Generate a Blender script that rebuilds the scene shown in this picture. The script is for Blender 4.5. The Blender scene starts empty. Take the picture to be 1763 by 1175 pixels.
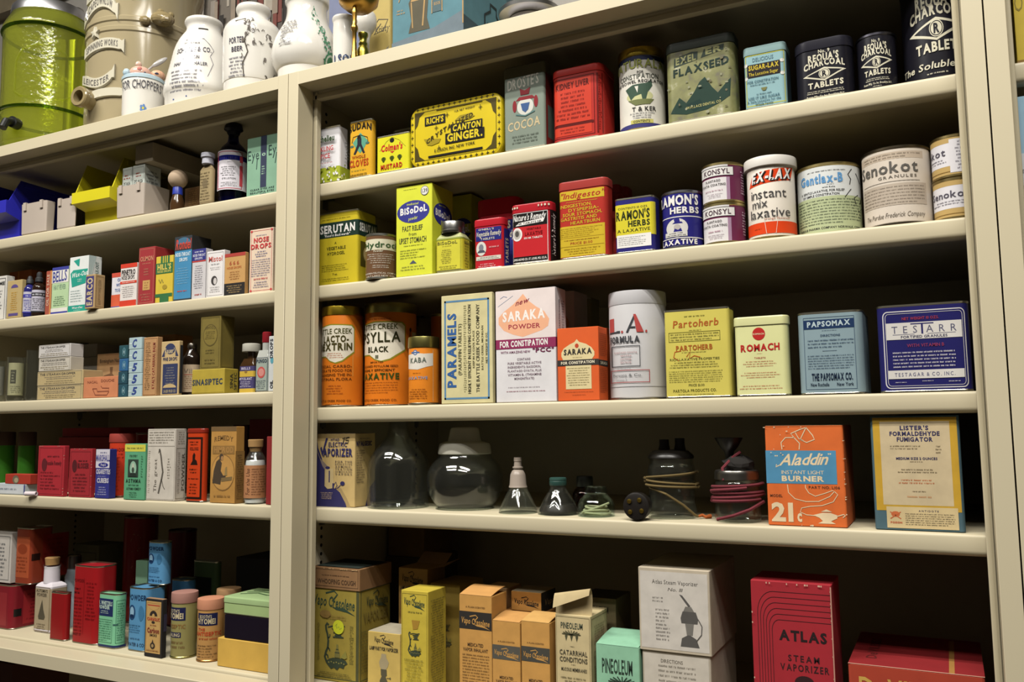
import bpy, math, random
from mathutils import Vector, Matrix
from mathutils.geometry import tessellate_polygon
random.seed(11)
EXPOSURE = 0.0
POWER = (31, 12)
CBEIGE = '#cfc4a6'
SC = bpy.context.scene
COL = SC.collection
PI = math.pi
# ------------------------------------------------------------------ camera
FW, FH, FPX = 1763, 1175, 1473.557
ZO = 1.45                                   # eye height shift: floor is z = 0
CP = Vector((0.85888, -0.96005, 0.01429 + ZO))
yaw, pit, rol = 0.46802, 0.10098, -0.01064
fwd = Vector((-math.sin(yaw)*math.cos(pit), math.cos(yaw)*math.cos(pit), math.sin(pit)))
r0 = Vector((math.cos(yaw), math.sin(yaw), 0))
u0 = r0.cross(fwd)
cr = math.cos(rol)*r0 + math.sin(rol)*u0
cu = -math.sin(rol)*r0 + math.cos(rol)*u0
cam = bpy.data.cameras.new('camera')
co = bpy.data.objects.new('camera', cam)
COL.objects.link(co)
co.matrix_world = Matrix(((cr.x, cu.x, -fwd.x, CP.x), (cr.y, cu.y, -fwd.y, CP.y), (cr.z, cu.z, -fwd.z, CP.z), (0, 0, 0, 1)))
cam.sensor_width = 36
cam.lens = FPX/FW*36
cam.clip_start = 0.02
SC.camera = co
# ------------------------------------------------------------------ world, lights, exposure
SC.view_settings.view_transform = 'Standard'
SC.view_settings.look = 'None'
SC.view_settings.exposure = EXPOSURE
SC.view_settings.gamma = 1
w = bpy.data.worlds.new('world')
SC.world = w
w.use_nodes = True
w.node_tree.nodes['Background'].inputs[0].default_value = (0.9, 0.95, 1, 1)
w.node_tree.nodes['Background'].inputs[1].default_value = 0.005
CEIL = 3.3
def area(name, x, y, sx, sy, power, col=(1, 0.965, 0.90)):
    l = bpy.data.lights.new(name, 'AREA')
    l.shape = 'RECTANGLE'; l.size = sx; l.size_y = sy; l.energy = power; l.color = col
    o = bpy.data.objects.new(name, l)
    o.location = (x, y, CEIL-0.075)
    COL.objects.link(o)
    return o
LAMPS = [(-0.55, -1.02), (0.95, -1.02), (-0.55, -1.55), (0.95, -1.55)]
for i, (lx, ly) in enumerate(LAMPS):
    for k in (-1, 1):
        area('tube_light', lx, ly+0.075*k, 1.16, 0.05, POWER[0] if i < 2 else POWER[1])
# ------------------------------------------------------------------ pixel <-> world
def proj(X, Y, Z):
    q = Vector((X, Y, Z))-CP
    d = q.dot(fwd)
    return FW/2+FPX*q.dot(cr)/d, FH/2-FPX*q.dot(cu)/d
def at(px, py, Y):
    d = FPX*fwd+(px-FW/2)*cr-(py-FH/2)*cu
    t = (Y-CP.y)/d.y
    return CP.x+t*d.x, CP.z+t*d.z
# ------------------------------------------------------------------ materials
_M = {}
def lin(h):
    h = h.lstrip('#')
    if len(h) == 3: h = ''.join(c*2 for c in h)
    v = [int(h[i:i+2], 16)/255 for i in (0, 2, 4)]
    return tuple(c/12.92 if c <= 0.04045 else ((c+0.055)/1.055)**2.4 for c in v)+(1,)
def thin_glass(m, c, milk=0, bump=0, mc=None):
    """a sheet of glass: clear or tinted, mirror-like towards the rim; milk adds light scattered in pressed glass"""
    nt = m.node_tree
    nt.nodes.clear()
    N = nt.nodes.new
    out, tr, gl, mx, fr, ge, mr = N('ShaderNodeOutputMaterial'), N('ShaderNodeBsdfTransparent'), N('ShaderNodeBsdfGlossy'), N('ShaderNodeMixShader'), N('ShaderNodeFresnel'), N('ShaderNodeNewGeometry'), N('ShaderNodeMapRange')
    tr.inputs['Color'].default_value = c
    gl.inputs['Roughness'].default_value = .04 if not bump else .12
    mr.inputs['To Min'].default_value = 1.5; mr.inputs['To Max'].default_value = 1/1.5
    L = nt.links.new
    L(ge.outputs['Backfacing'], mr.inputs['Value'])
    L(mr.outputs['Result'], fr.inputs['IOR'])
    L(fr.outputs['Fac'], mx.inputs['Fac'])
    src = tr
    if milk:
        tl, ad, df = N('ShaderNodeBsdfTranslucent'), N('ShaderNodeMixShader'), N('ShaderNodeBsdfDiffuse')
        m2 = N('ShaderNodeMixShader')
        tl.inputs['Color'].default_value = mc or c; df.inputs['Color'].default_value = mc or c
        L(tl.outputs[0], m2.inputs[1]); L(df.outputs[0], m2.inputs[2])
        ad.inputs['Fac'].default_value = milk
        L(tr.outputs[0], ad.inputs[1]); L(m2.outputs[0], ad.inputs[2])
        src = ad
    if bump:
        tc, nz, bp = N('ShaderNodeTexCoord'), N('ShaderNodeTexNoise'), N('ShaderNodeBump')
        nz.inputs['Scale'].default_value = 110; bp.inputs['Strength'].default_value = bump; bp.inputs['Distance'].default_value = .004
        L(tc.outputs['Object'], nz.inputs['Vector']); L(nz.outputs['Fac'], bp.inputs['Height'])
        L(bp.outputs['Normal'], gl.inputs['Normal']); L(bp.outputs['Normal'], fr.inputs['Normal'])
        if milk: L(bp.outputs['Normal'], df.inputs['Normal']); L(bp.outputs['Normal'], tl.inputs['Normal'])
    L(src.outputs[0], mx.inputs[1]); L(gl.outputs[0], mx.inputs[2]); L(mx.outputs[0], out.inputs['Surface'])
    return m
def M(col, cls='paper'):
    k = (col, cls)
    if k in _M: return _M[k]
    m = bpy.data.materials.new(cls+'_'+col)
    m.use_nodes = True
    nt = m.node_tree
    b = nt.nodes['Principled BSDF']
    c = lin(col)
    if cls not in ('metal', 'glass'): c = tuple(x*.68 for x in c[:3])+(1,)
    b.inputs['Base Color'].default_value = c
    R = dict(paper=.72, card=.8, tin=.3, metal=.3, plastic=.38, ceramic=.12, steel=.42, ink=.6, rubber=.6, cloth=.9, worn=.4, cork=.9, wood=.55)
    if cls == 'glass':
        return _M.setdefault(k, thin_glass(m, c))
    b.inputs['Roughness'].default_value = R.get(cls, .6)
    if cls in ('metal',): b.inputs['Metallic'].default_value = 1
    b.inputs['Specular IOR Level'].default_value = .35 if cls == 'ceramic' else .2 if cls == 'tin' else .3
    if cls in ('tin', 'ceramic', 'worn', 'plastic'):
        b.inputs['Coat Weight'].default_value = .03 if cls != 'ceramic' else .12
        b.inputs['Coat Roughness'].default_value = .12
    # slight unevenness of print, dust and handling
    tc = nt.nodes.new('ShaderNodeTexCoord')
    nz = nt.nodes.new('ShaderNodeTexNoise')
    nz.inputs['Scale'].default_value = {'steel': 3, 'card': 60, 'paper': 45, 'worn': 55, 'ceramic': 8}.get(cls, 30)
    nz.inputs['Detail'].default_value = 5
    nt.links.new(tc.outputs['Object'], nz.inputs['Vector'])
    if cls == 'worn':
        rp = nt.nodes.new('ShaderNodeValToRGB')
        e = rp.color_ramp.elements
        e[0].position = .34; e[0].color = lin('#5a5647')
        e[1].position = .62; e[1].color = c
        e2 = e.new(.46); e2.color = tuple(x*.8 for x in c[:3])+(1,)
        e3 = e.new(.74); e3.color = lin('#a9a692')
        nt.links.new(nz.outputs['Fac'], rp.inputs['Fac'])
        nt.links.new(rp.outputs['Color'], b.inputs['Base Color'])
    else:
        amt = {'paper': .13, 'card': .2, 'tin': .1, 'steel': .05, 'cork': .4, 'wood': .3, 'metal': .2}.get(cls, .06)
        mx = nt.nodes.new('ShaderNodeMix')
        mx.data_type = 'RGBA'
        mx.inputs['A'].default_value = tuple(x*(1-amt) for x in c[:3])+(1,)
        mx.inputs['B'].default_value = tuple(min(1, x*(1+amt)) for x in c[:3])+(1,)
        nt.links.new(nz.outputs['Fac'], mx.inputs['Factor'])
        nt.links.new(mx.outputs['Result'], b.inputs['Base Color'])
    return _M.setdefault(k, m)
def Mglass(col='#fbfdfb'): return M(col, 'glass')
# ------------------------------------------------------------------ mesh builder
def section(wd, dp, r, n):
    r = max(min(r, wd/2, dp/2), 0)
    pts = []
    if abs(wd-dp) < 1e-7 and r > wd/2-1e-6:
        N = 4*max(n, 6)
        return [(wd/2*math.sin(2*PI*i/N), -wd/2*math.cos(2*PI*i/N)) for i in range(N)]
    for cx, cy, a in ((1, -1, -90), (1, 1, 0), (-1, 1, 90), (-1, -1, 180)):
        for i in range(n+1):
            t = math.radians(a+90*i/n)
            pts.append((cx*(wd/2-r)+r*math.cos(t), cy*(dp/2-r)+r*math.sin(t)))
    return pts
class MB:
    def __init__(s, name):
        s.name, s.v, s.f, s.m, s.sm, s.mats, s.kids = name, [], [], [], [], [], []
        s.label = None; s.kind = None; s.angle = 20
    def mi(s, m):
        if m not in s.mats: s.mats.append(m)
        return s.mats.index(m)
    def face(s, idx, m, sm=True):
        s.f.append(idx); s.m.append(s.mi(m)); s.sm.append(sm)
    def loft(s, wd, dp, r, prof, mat, n=6, cx=0, cy=0, cap=(True, True), shear=(0, 0)):
        """prof: (z, inset[, material]); a ring per entry, the material of an entry is that of the strip above it"""
        rings = []
        N = len(section(wd, dp, r, n))
        for e in prof:
            i = e[1]
            ww, dd = max(wd-2*i, 1e-5), max(dp-2*i, 1e-5)
            if abs(wd-dp) < 1e-7 and r > wd/2-1e-6: rr = ww/2
            else: rr = max(r-i, min(ww, dd)*.02)
            pts = section(ww, dd, rr, n)
            b = len(s.v)
            s.v += [(cx+x+shear[0]*e[0], cy+y+shear[1]*e[0], e[0]) for x, y in pts]
            rings.append(b)
        for k in range(len(prof)-1):
            m = prof[k][2] if len(prof[k]) > 2 else mat
            a, b = rings[k], rings[k+1]
            for i in range(N):
                j = (i+1) % N
                s.face((a+i, a+j, b+j, b+i), m)
        if cap[0]: s.face(tuple(rings[0]+i for i in reversed(range(N))), mat)
        if cap[1]:
            m = prof[-1][2] if len(prof[-1]) > 2 else mat
            s.face(tuple(rings[-1]+i for i in range(N)), m)
        return s
    def box(s, x0, x1, y0, y1, z0, z1, mat, rot=None, bev=0):
        b = len(s.v)
        s.v += [(x, y, z) for z in (z0, z1) for y in (y0, y1) for x in (x0, x1)]
        for q in ((0, 2, 3, 1), (4, 5, 7, 6), (0, 1, 5, 4), (1, 3, 7, 5), (3, 2, 6, 7), (2, 0, 4, 6)):
            s.face(tuple(b+i for i in q), mat, False)
        return s
    def ext_x(s, poly, x0, x1, mat, axis=0):
        """extrude a closed (y,z) outline along x (axis 0) or an (x,z) outline along y (axis 1)"""
        b = len(s.v); n = len(poly)
        for x in (x0, x1):
            s.v += [((x, p, q) if axis == 0 else (p, x, q)) for p, q in poly]
        for i in range(n):
            j = (i+1) % n
            s.face((b+i, b+j, b+n+j, b+n+i), mat)
        s.face(tuple(b+i for i in reversed(range(n))), mat, False)
        s.face(tuple(b+n+i for i in range(n)), mat, False)
        return s
    def tube(s, pts, rad, mat, n=8, cap=True):
        pts = [Vector(p) for p in pts]
        rings = []
        prev = None
        for i, p in enumerate(pts):
            t = (pts[min(i+1, len(pts)-1)]-pts[max(i-1, 0)]).normalized()
            if prev is None:
                a = Vector((0, 0, 1)) if abs(t.z) < .9 else Vector((1, 0, 0))
                prev = t.cross(a).normalized()
            nrm = (prev-t*prev.dot(t)).normalized(); prev = nrm
            bn = t.cross(nrm)
            rr = rad[i] if isinstance(rad, (list, tuple)) else rad
            rings.append(len(s.v))
            s.v += [tuple(p+rr*(math.cos(2*PI*k/n)*nrm+math.sin(2*PI*k/n)*bn)) for k in range(n)]
        for a, b in zip(rings, rings[1:]):
            for k in range(n):
                j = (k+1) % n
                s.face((a+k, a+j, b+j, b+k), mat)
        if cap:
            s.face(tuple(rings[0]+k for k in reversed(range(n))), mat)
            s.face(tuple(rings[-1]+k for k in range(n)), mat)
        return s
    def ball(s, c, rx, ry, rz, mat, n=16, m=10):
        b = len(s.v)
        for i in range(1, m):
            t = PI*i/m
            s.v += [(c[0]+rx*math.sin(t)*math.cos(2*PI*k/n), c[1]+ry*math.sin(t)*math.sin(2*PI*k/n), c[2]+rz*math.cos(t)) for k in range(n)]
        top, bot = len(s.v), len(s.v)+1
        s.v += [(c[0], c[1], c[2]+rz), (c[0], c[1], c[2]-rz)]
        for i in range(m-2):
            for k in range(n):
                j = (k+1) % n
                s.face((b+i*n+k, b+(i+1)*n+k, b+(i+1)*n+j, b+i*n+j), mat)
        for k in range(n):
            j = (k+1) % n
            s.face((top, b+k, b+j), mat)
            s.face((bot, b+(m-2)*n+j, b+(m-2)*n+k), mat)
        return s
    def mesh(s):
        me = bpy.data.meshes.new(s.name)
        me.from_pydata(s.v, [], s.f)
        for m in s.mats: me.materials.append(m)
        me.polygons.foreach_set('material_index', s.m)
        me.polygons.foreach_set('use_smooth', s.sm)
        me.set_sharp_from_angle(angle=math.radians(s.angle))
        me.update()
        return me
class Thing:
    """One thing: its parts are mesh builders; built last. A thing with a single part is that mesh itself."""
    ALL = []
    def __init__(s, name, label, cat, loc=(0, 0, 0), rz=0, group=None, kind=None, rot=None):
        s.name, s.label, s.cat, s.loc, s.rz, s.group, s.kind, s.rot = name, label, cat, loc, rz, group, kind, rot
        s.parts = []
        Thing.ALL.append(s)
    def part(s, name, parent=None, label=None):
        p = MB(name); p.label = label
        (parent.kids if parent else s.parts).append(p)
        return p
    def build(s):
        def mk(p, parent):
            o = bpy.data.objects.new(p.name, p.mesh())
            COL.objects.link(o)
            o.parent = parent
            if p.label: o['label'] = p.label
            if p.kind: o['kind'] = p.kind
            for k in p.kids: mk(k, o)
            return o
        ps = [p for p in s.parts if p.v]
        if len(ps) == 1:
            root = bpy.data.objects.new(s.name, ps[0].mesh())
            COL.objects.link(root)
            for k in ps[0].kids: mk(k, root)
        else:
            root = bpy.data.objects.new(s.name, None)
            root.empty_display_size = .02
            COL.objects.link(root)
            for p in ps: mk(p, root)
        root.location = s.loc
        root.rotation_euler = s.rot if s.rot else (0, 0, s.rz)
        if s.kind: root['kind'] = s.kind
        if s.kind != 'structure':
            root['label'] = s.label; root['category'] = s.cat
        if s.group: root['group'] = s.group
        s.root = root
        return root
# ------------------------------------------------------------------ lettering
CH = "ABCDEFGHIJKLMNOPQRSTUVWXYZabcdefghijklmnopqrstuvwxyz0123456789.,'-&\"/():·®½$"
GL = {}
def _glyphs():
    obs = []
    for bold in (0, 1, 2):
        for c in CH:
            cv = bpy.data.curves.new('g', 'FONT')
            cv.body = c; cv.resolution_u = 2; cv.offset = (0, .018, .04)[bold]
            o = bpy.data.objects.new('g', cv); COL.objects.link(o)
            obs.append((c, bold, o, cv))
    dg = bpy.context.evaluated_depsgraph_get()
    for c, bold, o, cv in obs:
        me = o.evaluated_get(dg).to_mesh()
        vs = [(v.co.x, v.co.y) for v in me.vertices]
        fs = [tuple(p.vertices) for p in me.polygons]
        x0 = min((x for x, y in vs), default=0); x1 = max((x for x, y in vs), default=.2)
        GL[(c, bold)] = ([(x-x0, y) for x, y in vs], fs, x1-x0)
        o.evaluated_get(dg).to_mesh_clear()
    for c, bold, o, cv in obs:
        bpy.data.objects.remove(o); bpy.data.curves.remove(cv)
_glyphs()
CAPH = max(y for x, y in GL[('H', 0)][0])
def layout(txt, bold, sp=.09):
    x = 0; out = []
    for c in txt:
        if c == ' ': x += .30; continue
        g = GL.get((c, bold)) or GL[('-', bold)]
        out.append((x, g)); x += g[2]+sp
    return out, max(x-sp, .01)
def clipx(poly, x, sg):
    out = []
    for i, a in enumerate(poly):
        b = poly[i-1]
        ia, ib = sg*(a[0]-x) >= 0, sg*(b[0]-x) >= 0
        if ia != ib:
            t = (x-b[0])/(a[0]-b[0]); out.append((x, b[1]+t*(a[1]-b[1])))
        if ia: out.append(a)
    return out
class Pr:
    """Printing on the outside of a body: x, z are fractions of the front's width and height (or of a side's)."""
    def __init__(s, mb, W, D, r, H, cls='paper', rnd=False, z0=0):
        s.mb, s.W, s.D, s.r, s.H, s.cls, s.rnd, s.z0 = mb, W, D, r, H, cls, rnd, z0
        s.e = .00022; s.face = 'front'; s.zf = None
    def on(s, face): s.face = face; return s
    def to(s, mb): s.mb = mb; return s
    def up(s): s.e += .00007; return s
    def xs(s, fx):
        if s.rnd:
            a = 2*fx-1
            if abs(a) > .96: return s.W/2*(math.copysign(math.asin(.96), a)+(a-math.copysign(.96, a))*1.2)
            return s.W/2*math.asin(a)
        if s.face == 'side': return s.W/2+fx*s.D
        return (fx-.5)*s.W
    def unit(s): return s.D if s.face == 'side' else s.W
    def pt(s, a, fz, e):
        """a: arc length from the middle of the front"""
        if s.face == 'top':
            return (a, -s.D/2+fz*s.D, s.H+s.z0+e)
        z = s.z0+fz*s.H
        if s.rnd:
            R = s.W/2; t = a/R
            rr = R+e
            if s.zf: rr = s.zf(fz)+e
            return (rr*math.sin(t), -rr*math.cos(t), z)
        W, D, r = s.W, s.D, s.r
        sg = 1 if a >= 0 else -1
        a = abs(a); h = W/2-r
        if a <= h: return (sg*a, -D/2-e, z)
        a -= h
        if a <= PI*r/2:
            t = a/r
            return (sg*(h+(r+e)*math.sin(t)), -D/2+r-(r+e)*math.cos(t), z)
        a -= PI*r/2
        return (sg*(W/2+e), -D/2+r+a, z)
    def _add(s, pts, faces, col):
        b = len(s.mb.v)
        s.mb.v += pts
        m = M(col, s.cls) if isinstance(col, str) else col
        for f in faces: s.mb.face(tuple(b+i for i in f), m, False)
    def r4(s, x0, z0, x1, z1, col, e=None, lift=True):
        e = e or s.e
        a, b = s.xs(x0), s.xs(x1)
        n = 1
        if s.rnd: n = max(1, int(abs(b-a)/(s.W/2)/.12)+1)
        elif s.r > .002 and max(abs(a), abs(b)) > s.W/2-s.r: n = max(2, int(abs(b-a)/.0022)+1)
        pts = []
        for i in range(n+1):
            t = a+(b-a)*i/n
            pts += [s.pt(t, z0, e), s.pt(t, z1, e)]
        s._add(pts, [(2*i, 2*i+2, 2*i+3, 2*i+1) for i in range(n)], col)
        if lift: s.up()
        return s
    def t(s, txt, x0, z0, x1, z1, col, b=1, sh=0, arch=0, tilt=0, rot=0, sp=.09):
        lay, tot = layout(txt, b, sp)
        e = s.e+.00004
        if s.rnd and not rot:
            gm = max((g[2] for _o, g in lay), default=0)*abs(s.xs(x1)-s.xs(x0))/tot
            e += gm*gm/(4*s.W)*1.2
        pts, fs = [], []
        for ox, (vs, ff, gw) in lay:
            k = len(pts)
            for x, y in vs:
                tt = (ox+x+sh*y)/tot; q = y/CAPH
                if rot:
                    X = x1-q*(x1-x0); Z = z0+tt*(z1-z0)
                    pts.append(s.pt(s.xs(X), Z, e))
                else:
                    A = s.xs(x0)+(s.xs(x1)-s.xs(x0))*tt
                    Z = z0+(q+arch*(1-(2*tt-1)**2)+tilt*tt)*(z1-z0)
                    pts.append(s.pt(A, Z, e))
            fs += [tuple(k+i for i in f) for f in ff]
        s._add(pts, fs, col)
        return s
    def ell(s, cx, cz, rx, rz, col, n=24, a0=0, a1=360):
        pts = []
        for i in range(n):
            t = math.radians(a0+(a1-a0)*i/(n if a1-a0 >= 360 else n-1))
            pts.append((cx+rx*math.cos(t), cz+rz*math.sin(t)))
        return s.poly(pts, col)
    def poly(s, pts, col, lift=True):
        tri = tessellate_polygon([[Vector((x, z, 0)) for x, z in pts]])
        P, out = [], []
        for f in tri:
            a, b, c = [pts[i] for i in f]
            if (b[0]-a[0])*(c[1]-a[1])-(b[1]-a[1])*(c[0]-a[0]) < 0: b, c = c, b
            q = [(s.xs(x), z) for x, z in (a, b, c)]
            lo, hi = min(x for x, z in q), max(x for x, z in q)
            st = s.W*.05 if s.rnd else .003 if (s.r > .002 and max(abs(lo), abs(hi)) > s.W/2-s.r) else 9
            n = max(1, math.ceil((hi-lo)/st))
            for k in range(n):
                g = q
                if n > 1:
                    g = clipx(clipx(g, lo+(hi-lo)*k/n, 1), lo+(hi-lo)*(k+1)/n, -1)
                if len(g) < 3: continue
                j = len(P)
                P += [s.pt(x, z, s.e) for x, z in g]
                out.append(tuple(range(j, j+len(g))))
        s._add(P, out, col)
        if lift: s.up()
        return s
    def fr(s, x0, z0, x1, z1, col, th=.012):
        tx = th; tz = th*s.unit()/s.H
        s.r4(x0, z0, x1, z0+tz, col, lift=False).r4(x0, z1-tz, x1, z1, col, lift=False)
        s.r4(x0, z0, x0+tx, z1, col, lift=False).r4(x1-tx, z0, x1, z1, col)
        return s
    def st(s, pts, th, col, lift=False):
        """a drawn stroke of even width (fraction of the front's width)"""
        k = s.H/s.unit()
        q = []
        for i, (x, z) in enumerate(pts):
            xa, za = pts[max(i-1, 0)]; xb, zb = pts[min(i+1, len(pts)-1)]
            dx, dz = xb-xa, (zb-za)*k
            L = math.hypot(dx, dz) or 1
            nx, nz = -dz/L*th/2, dx/L*th/2/k
            q.append(((x+nx, z+nz), (x-nx, z-nz)))
        es = s.e+(.00018 if s.rnd else .00003)
        P = []
        for a, b in q: P += [s.pt(s.xs(a[0]), a[1], es), s.pt(s.xs(b[0]), b[1], es)]
        s._add(P, [(2*i, 2*i+1, 2*i+3, 2*i+2) for i in range(len(q)-1)], col)
        if lift: s.up()
        return s
    def ln(s, x0, z0, x1, z1, n, col, fill=.55, al='c', lw=1.0):
        """rows of print too small to read: stems and bars of letter size"""
        rh = (z1-z0)/n
        pts, fs = [], []
        e = s.e+.00003
        U = s.unit()
        for i in range(n):
            zt = z1-i*rh-rh*(1-fill)/2; h = rh*fill; zb = zt-h
            lwid = h*s.H*.62*lw/U
            wd = (x1-x0)*(1 if al == 'j' and i < n-1 else random.uniform(.62, 1))
            xa = x0 if al in 'jl' else x0+((x1-x0)-wd)/2
            x = xa; k = random.randint(2, 8)
            while x+lwid < xa+wd:
                if k == 0:
                    k = random.randint(2, 8); x += lwid*.9; continue
                k -= 1
                ww = lwid*.30
                v = random.random()
                qs = [(x, zb, x+ww, zt-h*.12)]
                if v < .75: qs.append((x+lwid*.5, zb, x+lwid*.5+ww, zt-(h*.25 if v < .5 else h*.02)))
                qs.append((x+ww, zb+h*(.7 if v > .4 else 0), x+lwid*.6, zb+h*(.86 if v > .4 else .18)))
                for a, c, b, d in qs:
                    j = len(pts)
                    A, B = s.xs(a), s.xs(b)
                    pts += [s.pt(A, c, e), s.pt(B, c, e), s.pt(B, d, e), s.pt(A, d, e)]
                    fs.append((j, j+1, j+2, j+3))
                x += lwid
        s._add(pts, fs, col)
        return s
# ------------------------------------------------------------------ shelves and placing
YS = .045
SH = {'R1': .38797, 'R2': .23065, 'R3': .04708, 'R4': -.09939, 'R5': -.34973, 'L1': .38797, 'L2': .23065, 'L3': .07353, 'L4': -.09939, 'L5': -.34973, 'T': .55057}
SH = {k: v+ZO for k, v in SH.items()}
def front_of(shelf): return 0.0 if shelf == 'T' else YS
def solve_x(u, Y, z0, z1):
    x = 0
    for _ in range(6):
        pu, pv = proj(x, Y, (z0+z1)/2)
        x, _z = at(u, pv, Y)
    return x
class Spot: pass
def spot(shelf, uL, uR, vT, ins=.006, uS=None, D=None, z=None, rnd=False):
    """where a thing stands: from the picture's edges and its distance behind the shelf's front edge"""
    q = Spot()
    zb = SH[shelf]+.0003 if z is None else z
    Yf = front_of(shelf)+ins
    if rnd:
        Y = Yf+.03
        for _ in range(5):
            um = (uL+uR)/2
            x, zt = at(um, vT, Y)
            xl, xr = solve_x(uL, Y, zb, zt), solve_x(uR, Y, zb, zt)
            x = (xl+xr)/2
            th = math.atan2(x-CP.x, Y-CP.y)
            R = (xr-xl)/2*math.cos(th)
            Y = Yf+R
        q.rz = -th
        q.R = R
        _x, zt = at(um, vT, Y-R*math.cos(th))
        q.W = q.D = 2*R
        q.x, q.y = x, Y
        q.H = zt-zb
    else:
        um = (uL+uR)/2
        _x, zt = at(um, vT, Yf)
        xl, xr = solve_x(uL, Yf, zb, zt), solve_x(uR, Yf, zb, zt)
        q.W = xr-xl; q.H = zt-zb; q.x = (xl+xr)/2
        if uS is not None:
            lo, hi = Yf, Yf+.35
            for _ in range(40):
                mid = (lo+hi)/2
                pu, _v = proj(xr, mid, (zb+zt)/2)
                if pu < uS: lo = mid
                else: hi = mid
            D = lo-Yf
        q.D = D if D is not None else q.W*.6
        q.y = Yf+q.D/2
        q.rz = 0
    q.z = zb; q.top = zb+q.H
    return q
def box(name, label, cat, shelf, uL, uR, vT, col, ins=.006, uS=None, D=None, z=None, cls='paper', r=.0006, group=None, top=None, dz=0, flap=None):
    q = spot(shelf, uL, uR, vT, ins, uS, D, z)
    t = Thing(name, label, cat, (q.x, q.y, q.z+dz), 0, group)
    b = t.part('body')
    e = min(.0006, q.W*.05)
    m = M(col, cls)
    b.loft(q.W, q.D, max(r, .0005), [(0.0003, e), (.0003+e, 0), (q.H-e, 0), (q.H, e)], m, n=2 if r < .002 else 8)
    p = Pr(b, q.W, q.D, r if r >= .002 else 0, q.H, cls)
    if top:
        b.loft(q.W-.0012, q.D-.0012, .0004, [(q.H, 0), (q.H+.0003, 0)], M(top, cls), n=1)
    t.q = q; t.body = b; t.p = p; t.top = q.top
    if flap:   # tuck-in lid panel as a part of its own
        f = t.part('lid_flap')
        mm = M(flap, cls)
        n = 8
        prof = [(-q.D/2, q.H+.0004)]+[(-q.D/2+q.D*.96*i/n, q.H+.0006+.22*q.W*math.sin(PI*.5*i/n)*.6) for i in range(n+1)]
        out = prof+[(y, zz-.0006) for y, zz in reversed(prof)]
        f.ext_x(out, -q.W/2+.0008, q.W/2-.0008, mm)
        t.flap = f
    return t
def tin(name, label, cat, shelf, uL, uR, vT, col, lid=None, lh=.12, ins=.006, uS=None, D=None, z=None, r=.006, group=None, rim=True, lidr=.0007, cls='tin', lidcls='tin', step=False):
    q = spot(shelf, uL, uR, vT, ins, uS, D, z)
    t = Thing(name, label, cat, (q.x, q.y, q.z), 0, group)
    b = t.part('body')
    r = min(r, q.D/2-.0003, q.W/2-.0003)
    m = M(col, cls); sil = M('#a9a593', 'metal')
    hb = q.H*(1-lh) if lid else q.H
    prof = [(0, .0012, sil), (.0006, -.0003, sil), (.0016, -.0003, sil), (.0022, 0, m), (hb-.0015, 0, m)]
    if not lid: prof = prof[:-1]+[(hb-.0026, 0, sil), (hb-.002, -.0004, sil), (hb-.0003, -.0004, sil), (hb, .0004, sil), (hb-.0003, .0012, sil), (hb-.0025, .0014, m)]
    else: prof += [(hb, .0008, m)]
    b.loft(q.W, q.D, r, prof, m, n=8)
    if lid:
        l = t.part('lid')
        lm = M(lid, lidcls)
        l.loft(q.W, q.D, r, [(hb-.0012, -lidr, lm), (hb, -lidr-.0002, lm), (q.H-.0018, -lidr, lm), (q.H-.0004, .0006-lidr, lm), (q.H, .002, lm)], lm, n=8)
        t.lid = l
    t.q = q; t.body = b; t.top = q.top
    t.p = Pr(b, q.W, q.D, r, q.H, cls)
    return t
def can(name, label, cat, shelf, uL, uR, vT, col, cap=None, ch=.1, ins=.006, z=None, group=None, cls='tin', rim='#b7a567', wrap=False, capcls='metal', rimh=.004, bot=None, capov=.0008, turn=0):
    q = spot(shelf, uL, uR, vT, ins, z=z, rnd=True)
    t = Thing(name, label, cat, (q.x, q.y, q.z), q.rz+turn, group)
    b = t.part('body')
    m = M(col, cls); rm = M(rim, 'metal')
    R2 = 2*q.R
    hb = q.H*(1-ch) if cap else q.H
    ins2 = .0008
    prof = [(0, ins2, rm), (.0006, 0, rm), (.0022, 0, rm), (.0032, ins2, m)]
    if cap: prof += [(hb-.0012, ins2, m), (hb, ins2+.0004, m)]
    else: prof += [(hb-rimh, ins2, rm), (hb-rimh+.0008, 0, rm), (hb-.0008, 0, rm), (hb, .0008, rm), (hb-.0006, .0016, rm), (hb-.004, .002, rm)]
    b.loft(R2, R2, q.R, prof, m, n=12)
    if cap:
        l = t.part('lid')
        cm = M(cap, capcls)
        l.loft(R2, R2, q.R, [(hb-.001, ins2-capov, cm), (hb, -capov+ins2-.0003, cm), (q.H-.002, ins2-capov, cm), (q.H-.0005, .0012-capov, cm), (q.H, .003, cm)], cm, n=12)
        t.lid = l
    if wrap:
        lb = t.part('label')
        lm = M(wrap, 'paper')
        lb.loft(R2, R2, q.R, [(.0036, ins2-.00012), (hb-(rimh if not cap else .001)-.0006, ins2-.00012)], lm, n=12, cap=(False, False))
        t.lb = lb
    t.q = q; t.body = b; t.top = q.top
    t.p = Pr(t.lb if wrap else b, R2-2*ins2, R2-2*ins2, q.R-ins2, q.H, 'paper' if wrap else cls, rnd=True)
    return t
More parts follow.
